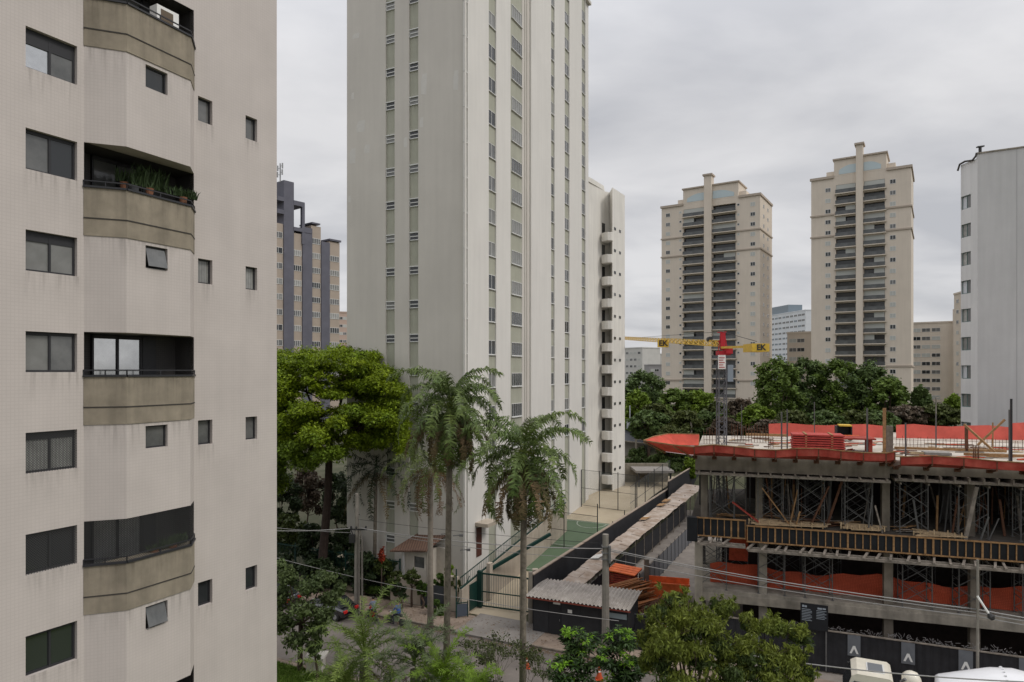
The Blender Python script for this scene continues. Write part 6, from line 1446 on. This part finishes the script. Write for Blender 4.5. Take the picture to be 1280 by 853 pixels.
for (px_, py_, Y_, lb, m_, hw_) in ((515, 722, 50.8, 'dark shrub before the gatehouse wall', gd[1], 12), (500, 738, 50.2, 'low dark shrub at the left end of the beige garden wall', gd[0], 10), (550, 727, 51, 'plants trailing over the white gatehouse wall', hedge, 9), (527, 735, 50.5, 'climbing plant on the gatehouse corner', hedge, 6), (561, 712, 51.5, 'small bright potted plant above the gatehouse wall', lf[2], 6), (569, 730, 50, 'whitish-flowered bush left of the ramp wall', lf[4], 6), (546, 760, 49.3, 'low green plant before the dark garden gate', hedge, 14)):
    bush('climber', lb, px_, py_-10, py_+12, Y_, hw_, m_, 150, 8, .12, None, 'plant', 0)
# orange flower
p = W(477, 690, 53); r_ = thing('heliconia', 'orange-red flower spike in front of the tower side', 'plant', (p.x, p.y, 0)); q = MB(); q.tube([(p.x, p.y, 0), (p.x, p.y, p.z-1.3)], .05, 6); q.build('stem', bark, r_)
leaves('bloom', leafm('bloom_orange', (.28,.045,.02), .4), r_, [((p.x, p.y, p.z-.3), (.28, .25, .7), 160)], .14, .5)
# --- the big feathery tree left of the tower
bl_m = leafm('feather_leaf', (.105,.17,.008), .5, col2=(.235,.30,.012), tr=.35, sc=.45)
bl_d = leafm('feather_leaf_shaded', (.075,.125,.010), .5, col2=(.15,.215,.012), tr=.3, sc=.5)  # darker leaf for lower and inner crown, shade put into its colour
T0 = W(402, 716, 56); bt = thing('feathery_tree', 'big spreading bright green tree with layered feathery crown left of the middle tower', 'tree', (T0.x, T0.y, G(T0.x, T0.y)))
q = MB(); fk = W(412, 548, 55.5); limb(q, [Vector((T0.x, T0.y, 0)), W(404, 690, 56), W(410, 620, 55.8), fk], .42, .27, 10)
pads = [(380,447,28,9,57),(420,443,30,9,58),(452,446,24,8,56),(400,458,34,10,54),(478,466,22,9,56),(350,462,24,12,56),(440,464,28,8,54),(497,488,15,9,55),(362,478,26,11,53.5),(470,482,24,8,54),(402,492,22,6,52.8),(345,500,24,14,56),(505,505,16,12,54.5),(486,504,24,9,53.5),
 (385,515,32,10,52.5),(366,530,26,11,52),(350,540,24,14,55),(440,512,26,8,52.5),(468,522,26,9,52),(420,528,20,8,51.5),(495,530,18,13,53.5),(480,548,17,12,53),(403,544,26,11,51),(440,552,20,9,52.5),(365,560,28,13,52.5),(345,580,22,15,55),(408,566,30,9,51.5),(380,577,24,10,53),(500,550,12,16,54),(350,605,22,12,56),(425,478,18,6,58),(350,445,18,8,59),(320,520,30,20,55),(310,470,30,20,57),(325,570,28,22,55)]
pb_ = []; pd_ = []
hubs = [W(383, 490, 55), W(432, 478, 55.5), W(468, 500, 54.5), W(365, 525, 54), W(450, 535, 53), W(335, 520, 56), W(395, 545, 53.5)]
for h in hubs: limb(q, [fk, fk.lerp(h, .5)+Vector((0, .1, -.35)), h], .2, .07, 7)
for (px_, py_, rx, rz, Y_) in pads:
    c = W(px_, py_, Y_); s_ = Y_/F
    for k in range(4):
        o_ = Vector((random.uniform(-.55, .55)*rx*s_, random.uniform(-1.2, 1.2), random.uniform(-.3, .35)*rz*s_)); a_ = random.uniform(.55, .85)
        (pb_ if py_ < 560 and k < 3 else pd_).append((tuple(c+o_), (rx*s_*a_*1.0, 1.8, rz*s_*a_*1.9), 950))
    hub = min(hubs, key=lambda h: (h-c).length); limb(q, [hub, hub.lerp(c, .55)+Vector((0, 0, -.25)), c-Vector((0, 0, rz*s_*.3))], .07, .02, 5)
for k in range(300):   # small tufts that break up the layers
    px_ = random.uniform(320, 508); u_ = (px_-420)/92; yt = 436+60*u_*u_*(1 if u_ > 0 else .35); py_ = random.uniform(yt+4, 575-30*abs(u_))
    Y_ = random.uniform(52, 58); c = W(px_, py_, Y_); pb_.append((tuple(c), (random.uniform(.5, 1.2), random.uniform(.5, 1.2), random.uniform(.25, .6)), 230))
q.build('trunk', mat('bark_dark', (.04,.027,.022), .95, var=.3, scale=4), bt)
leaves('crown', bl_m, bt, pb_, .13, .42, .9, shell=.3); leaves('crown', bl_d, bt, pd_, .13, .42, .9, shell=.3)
# --- palms
def frond(q, base, az, elev, L_, droop, nl=34, ll=.55, hang=.75, tw=.0, w0=.03, rs=random):
    d = Vector((math.cos(az), math.sin(az), 0)); p = Vector(base); e = elev; n = 12; pts = [p.copy()]
    for i in range(n):
        e -= droop/n*(.5+1.1*i/n); p = p+(d*math.cos(e)+Vector((0,0,1))*math.sin(e))*L_/n; pts.append(p.copy())
    V = []
    sidev = Vector((-d.y, d.x, 0))
    for i in range(n):   # rachis as thin strip pair
        a, b = pts[i], pts[i+1]; w_ = w0*(1-i/n)+.006; V.append((a-sidev*w_, a+sidev*w_, b+sidev*w_*.8)); V.append((a-sidev*w_, b+sidev*w_*.8, b-sidev*w_*.8)); V.append((a-Vector((0,0,w_)), a+Vector((0,0,w_)), b))
    for k in range(nl):
        t = .14+.86*k/nl; i = min(int(t*n), n-1); f = t*n-i; c = pts[i].lerp(pts[i+1], f); td = (pts[i+1]-pts[i]).normalized()
        l = ll*(math.sin(min(1, t*1.25+.1)*math.pi)**.5 if t < .72 else max(.35, 1-(t-.6)*1.3))*rs.uniform(.8, 1.15)
        for s_ in (-1, 1):
            dirv = (sidev*s_*rs.uniform(.45, .95)+td*rs.uniform(.25, .8)+Vector((0,0,rs.uniform(-.45,.65)))).normalized(); m_ = c+dirv*l*.5; e_ = m_+(dirv*(1-hang)+Vector((0,0,-hang))).normalized()*l*.55
            wv = td*.018*(1+rs.random()*.5)*(ll/.55); V.append((c-wv, c+wv, m_+wv)); V.append((c-wv, m_+wv, m_-wv)); V.append((m_-wv, m_+wv, e_))
    return V
def palm(label, heart, base, L_, n_green, n_dead, mg, md, trunk_r=.17, seed=1, name='queen_palm', group=None, ll=.6, elevs=(-.5, 1.35), hang=.7, lean=0, core=None, barkm=None, droopk=1.0, nl=38):
    rs = random.Random(seed); heart = Vector(heart); base = Vector(base); root = thing(name, label, 'palm', tuple(base), group)
    q = MB(); pts = [base-Vector((0,0,.3)), base.lerp(heart, .35)+Vector((lean, 0, 0)), base.lerp(heart, .7)+Vector((lean*.7, 0, 0)), heart-Vector((0,0,.2))]
    q.tube(pts, [trunk_r*1.15, trunk_r, trunk_r*.95, trunk_r*.9], 10); tk_ = q.build('trunk', barkm or bark_gr, root, smooth=True)
    V = []
    for i in range(n_green):
        az = i*2.39996+rs.uniform(-.2, .2); t = (i+.5)/n_green; e = elevs[1]+(elevs[0]-elevs[1])*t**1.15+rs.uniform(-.12, .12)
        V += frond(None, heart+Vector((0,0,.25*(1-t))), az, e, L_*rs.uniform(.85, 1.1), rs.uniform(1.5, 2.1)*droopk, nl, ll, hang, rs=rs)
    rawmesh('crown', np.array([[tuple(v) for v in t] for t in V]), mg, root)
    if n_dead:
        V = []
        for i in range(n_dead):
            az = i*2.39996+1; V += frond(None, heart+Vector((0,0,-.35)), az, rs.uniform(-.9, -.2), L_*rs.uniform(.7, .95), rs.uniform(.9, 1.3), nl-6, ll*.85, .92, rs=rs)
        rawmesh('dead_fronds', np.array([[tuple(v) for v in t] for t in V]), md, root)
    if core:
        leaves('heart_leaves', core, root, [(tuple(heart+Vector((0,0,.1))), (.5,.5,.55), 160)], .22, .2, 0)
    return root
pg1 = leafm('palm_green', (.07,.115,.028), .5, col2=(.135,.175,.045), tr=.2, rough=.45); pdead = leafm('palm_dead', (.10,.095,.04), .4, col2=(.15,.09,.045), tr=.15)
pyel = leafm('palm_heart', (.16,.20,.03), .3); pdk = leafm('palm_dark', (.025,.04,.02), .35, tr=.15)
h1 = W(563, 508, 35); palm('tall queen palm in the middle of the photo, left of the other tall one', h1, (W(557, 700, 35).x, 35, 0), 3.9, 32, 24, pg1, pdead, .17, 3, group='tall queen palms on the near pavement', core=pyel, ll=.72, nl=74, elevs=(-.85, 1.35), droopk=1.05, hang=.55)
h2 = W(655, 570, 33); palm('tall queen palm standing right of centre, its trunk reaching the bottom edge', h2, (W(653, 700, 33).x, 33, 0), 4.0, 30, 24, pg1, pdead, .17, 5, group='tall queen palms on the near pavement', core=pyel, ll=.72, nl=74, elevs=(-.85, 1.35), droopk=1.05, hang=.55)
h3 = W(538, 578, 46.8); palm('slimmer palm across the street with brown drooping fronds', h3, (h3.x, 46.8, 0), 4.6, 17, 18, leafm('palm_olive', (.10,.13,.035), .4), leafm('palm_brown', (.13,.075,.035), .4), .2, 8, ll=.65, elevs=(-.6, .9), barkm=mat('bark_pale', (.24,.21,.175), .9, var=.2, scale=4))
h4 = W(470, 585, 57); palm('dark palm in the tower garden against the grey side wall', h4, (W(468, 700, 57).x, 57, .9), 5.4, 18, 8, pdk, leafm('palm_brown2', (.10,.07,.025), .4), .15, 11, ll=.8, elevs=(-.5, 1.0))
# phoenix palms at the bottom
ph = leafm('phoenix_green', (.08,.13,.028), .5, col2=(.16,.21,.04), tr=.2, rough=.5); ph2 = leafm('phoenix_pale', (.10,.13,.06), .35, tr=.2); ph3 = leafm('phoenix_bright', (.13,.21,.02), .35, tr=.25)
for (px_, py_, Y_, L_, m_, lb, sd_) in ((455, 822, 31, 3.6, ph, 'leftmost of the bushy palms at the bottom, the largest', 21), (518, 832, 30.5, 3.0, ph2, 'middle bushy palm at the bottom with greyer fronds', 22), (552, 862, 29.5, 2.7, ph3, 'small bright bushy palm at the bottom, right of the greyer one', 23), (430, 868, 29.5, 2.8, ph, 'low bushy palm at the bottom edge, left of its neighbours', 24), (590, 880, 28.5, 2.1, ph3, 'lowest bushy palm, right of the others at the bottom edge', 26)):
    p = W(px_, py_, Y_); palm(lb, p, (p.x, p.y, 0), L_, 27, 3, m_, pdead, .22, sd_, 'date_palm', 'bushy palms at the bottom of the photo', ll=.42, elevs=(-.3, 1.5), hang=.2, droopk=.8, nl=56)
# --- small tree at lower left
sm_l = leafm('small_tree_leaf', (.075,.11,.038), .45, col2=(.14,.18,.065), tr=.25)
T = W(375, 832, 40); r_ = thing('street_tree', 'small leafy street tree at the lower left beside the tiled building', 'tree', (T.x, T.y, 0)); q = MB(); fk = W(376, 780, 40); limb(q, [Vector((T.x, T.y, -.1)), fk], .17, .13)
bl_ = []
for (px_, py_, rx, rz, Y_) in ((360,720,16,14,40),(352,745,16,16,40.5),(385,735,18,12,39.5),(405,722,20,10,40.5),(412,748,16,12,40),(380,762,24,14,39),(355,778,16,16,39.5),(395,785,22,14,39.5),(370,800,20,12,39),(340,760,20,30,40),(425,735,9,9,40.5),(392,810,12,9,39.5),(350,708,10,10,41),(405,768,16,12,39)):
    c = W(px_, py_, Y_); s_ = Y_/F; bl_.append((tuple(c), (rx*s_, rx*s_*.8, rz*s_), 620)); limb(q, [fk, fk.lerp(c, .6)-Vector((0,0,.2)), c], .07, .02, 5)
q.build('trunk', bark, r_); leaves('crown', sm_l, r_, bl_, .115, .55, .2)
bush('weed_bush', 'low scraggly bush behind the white pillar at the lower left', 395, 790, 830, 38.5, 9, sm_l, 90, 7, .1, None, 'bush', 0)
# --- schefflera clumps, bottom centre-right: rosettes of long leaves, new growth bright
def rosettes(m, parent, cs_, L_, n=13):
    V = []
    for c in cs_:
        c = np.array(c)
        for i in range(n):
            az = 2*math.pi*i/n+rng.uniform(-.2,.2); e = rng.uniform(-.35, .75); d = np.array([math.cos(az)*math.cos(e), math.sin(az)*math.cos(e), math.sin(e)]); s_ = np.array([-math.sin(az), math.cos(az), 0]); l = L_*rng.uniform(.7, 1.15)
            a = c+d*.04; b = c+d*l*.55+s_*l*.14; e_ = c+d*l+np.array([0,0,-l*.28]); f = c+d*l*.55-s_*l*.14; V.append([a, b, e_, f])
    return rawmesh('foliage', np.array(V), m, parent, kf=4)
sd_m = leafm('broad_leaf_dark', (.022,.045,.014), .4, col2=(.04,.07,.018), tr=.15, rough=.35); sd_b = leafm('broad_leaf_bright', (.13,.27,.02), .3, col2=(.20,.36,.03), tr=.35, rough=.4)
for ci, (lb, cl_) in enumerate((('glossy broad-leaved bush with bright new leaves, upper left of its pair', [(722,800,24,14,28.5),(735,822,26,16,28),(706,838,22,18,27.5),(724,862,30,16,27)]), ('glossy broad-leaved bush with bright new leaves, before the pole by the shed', [(775,800,22,14,29),(768,822,26,16,28.5),(785,840,20,16,28),(770,862,26,16,27.5)]))):
    c0_ = W(cl_[0][0], cl_[0][1], cl_[0][4]); r_ = thing('glossy_bush', lb, 'bush', (c0_.x, c0_.y, 0)); dcs = []; bcs = []; q = MB()
    for (px_, py_, rx, rz, Y_) in cl_:
        c = W(px_, py_, Y_); s_ = Y_/F
        for k in range(46):
            d = Vector((random.gauss(0,1), random.gauss(0,1), random.gauss(0,1))).normalized(); p = c+Vector((d.x*rx*s_, d.y*rx*s_, d.z*rz*s_))*random.uniform(.6, 1.0)
            (bcs if d.z > .35 and random.random() < .5 else dcs).append(tuple(p))
        limb(q, [Vector((c.x, c.y, 0)), c], .06, .03, 5)
    q.build('stems', bark, r_); rosettes(sd_m, r_, dcs, .34); o = rosettes(sd_b, r_, bcs, .3); o.name = 'new_foliage'
# --- willow-like tree, lower right centre
wl_m = leafm('willow_leaf', (.09,.12,.02), .45, col2=(.17,.195,.03), tr=.3); wl_d = leafm('willow_leaf_dark', (.035,.055,.014), .4, col2=(.055,.08,.018), tr=.25)
for ti, (lb, base_px, Yb, cl_) in enumerate((('large drooping-leaved tree at the bottom, in front of the left end of the concrete frame', 865, 26, [(845,748,20,10,26),(830,768,22,14,26),(860,765,26,13,25),(815,792,18,18,26),(845,795,28,16,24.5),(882,785,26,15,25),(905,760,16,10,26),(830,825,24,18,25),(870,825,30,18,24),(905,810,22,16,25),(850,858,36,18,24),(900,850,24,18,24.5),(812,820,12,20,26.5)]),
   ('smaller drooping-leaved tree at the bottom, below the black notice board', 965, 25.5, [(955,785,22,12,26),(985,795,20,14,26),(935,810,20,14,25),(965,820,26,16,25),(995,825,18,16,25.5),(925,840,18,18,25),(970,850,32,16,24.5),(1008,850,12,12,25),(940,780,12,8,26)]))):
    b_ = Vector(((base_px-640)/F*Yb, Yb, 0)); r_ = thing('drooping_tree', lb, 'tree', tuple(b_), 'drooping trees at the bottom'); q = MB(); fk = b_+Vector((0,0,4.2)); limb(q, [b_, b_+Vector((.1,0,2)), fk], .2, .14)
    A_ = []; B_ = []
    for (px_, py_, rx, rz, Y_) in cl_:
        c = W(px_, py_, Y_); s_ = Y_/F; limb(q, [fk, fk.lerp(c, .6)-Vector((0,0,.3)), c], .08, .015, 5)
        for k in range(4):
            o_ = Vector((random.uniform(-.6,.6)*rx*s_, random.uniform(-.6,.6)*rx*s_, random.uniform(-.6,.6)*rz*s_)); (B_ if k == 3 else A_).append((tuple(c+o_), (rx*s_*.75, rx*s_*.75, rz*s_*.75), 750))
        for k in range(5):   # free twigs
            e_ = c+Vector((random.uniform(-1,1)*rx*s_, random.uniform(-1,1)*rx*s_, random.uniform(.6,1.3)*rz*s_)); q.tube([c, e_], [.012, .005], 4); A_.append((tuple(e_), (.16,.16,.2), 26))
    q.build('trunk', bark, r_); leaves('crown', wl_m, r_, A_, .10, .30, .0, .8, shell=.25); leaves('crown', wl_d, r_, B_, .10, .30, .0, .8, shell=.25)
# --- sparse shrub at the bottom, between the palms
r_ = thing('bare_shrub', 'sparse thin-branched shrub left of the right tall palm trunk at the bottom', 'shrub', (W(635, 850, 31).x, 31, 0)); q = MB(); bb_ = Vector((W(635, 850, 31).x, 31, 0)); sb_ = []
def branch(p, d, l, r, k):
    e_ = p+d*l; q.tube([p, p.lerp(e_, .5)+Vector((random.uniform(-.05,.05),)*3), e_], [r, r*.8, r*.6], 4, cap=False)
    if k == 0: sb_.append((tuple(e_), (.28,.28,.22), 22)); return
    for _ in range(3): branch(e_, (d+Vector((random.uniform(-.75,.75), random.uniform(-.75,.75), random.uniform(-.25,.35)))).normalized(), l*random.uniform(.6,.85), r*.6, k-1)
branch(bb_, Vector((0,0,1)), 2.4, .05, 0) if False else [branch(bb_+Vector((dx,0,0)), Vector((dx*.6, random.uniform(-.1,.1), 1)).normalized(), 1.7, .045, 4) for dx in (-.4, .0, .35)]
q.build('branches', mat('twig', (.10,.085,.065), .9), r_); leaves('leaves', leafm('sparse_leaf', (.07,.085,.03), .4), r_, sb_, .06, .5)
# balcony plants
def bpl(label, px, py, Y_, n, hgt, spread, m, seed):
    rs = random.Random(seed); p = W(px, py, Y_); r_ = thing('balcony_plant', label, 'potted plants', tuple(p), 'plants on the balconies of the tiled block'); V = []
    for i in range(n):
        b = p+LU3*rs.uniform(-spread, spread)+Vector((rs.uniform(-.05,.05), 0, 0)); d = Vector((rs.uniform(-.35,.35), rs.uniform(-.35,.35), 1)).normalized(); l = hgt*rs.uniform(.5, 1.05); t = Vector((rs.uniform(-1,1), rs.uniform(-1,1), 0)).normalized()*.018
        m_ = b+d*l*.6; e_ = m_+(d+Vector((rs.uniform(-.5,.5), rs.uniform(-.5,.5), -.2)))*l*.4; V += [(b-t, b+t, m_+t), (b-t, m_+t, m_-t), (m_-t, m_+t, e_)]
    rawmesh('leaves', np.array([[tuple(v) for v in t] for t in V]), m, r_)
    q = MB(Matrix.Translation(p)); q.lathe([(.09,-.25),(.13,0)], 10); q.build('pot', mat('pot_terracotta', (.2,.09,.05), .8), r_)
LU3 = Vector((LU.x, LU.y, 0)); plm = leafm('balcony_leaf', (.05,.08,.03), .45, tr=.2)
bpl('tall spiky plant in the middle of the second balcony from the top', 187, 236, 21.3, 170, .85, .55, plm, 1)
bpl('spiky plant left of the tall one on the second balcony from the top', 155, 228, 20.9, 60, .5, .25, plm, 2)
bpl('low trailing plant at the right end of the second balcony from the top', 229, 247, 21.9, 150, .4, .5, plm, 3)
bpl('leafy plant at the right of the lowest balcony', 216, 682, 21.7, 160, .42, .45, plm, 4)
bpl('small plant left of the leafy one on the lowest balcony', 193, 688, 21.2, 70, .25, .2, plm, 5)
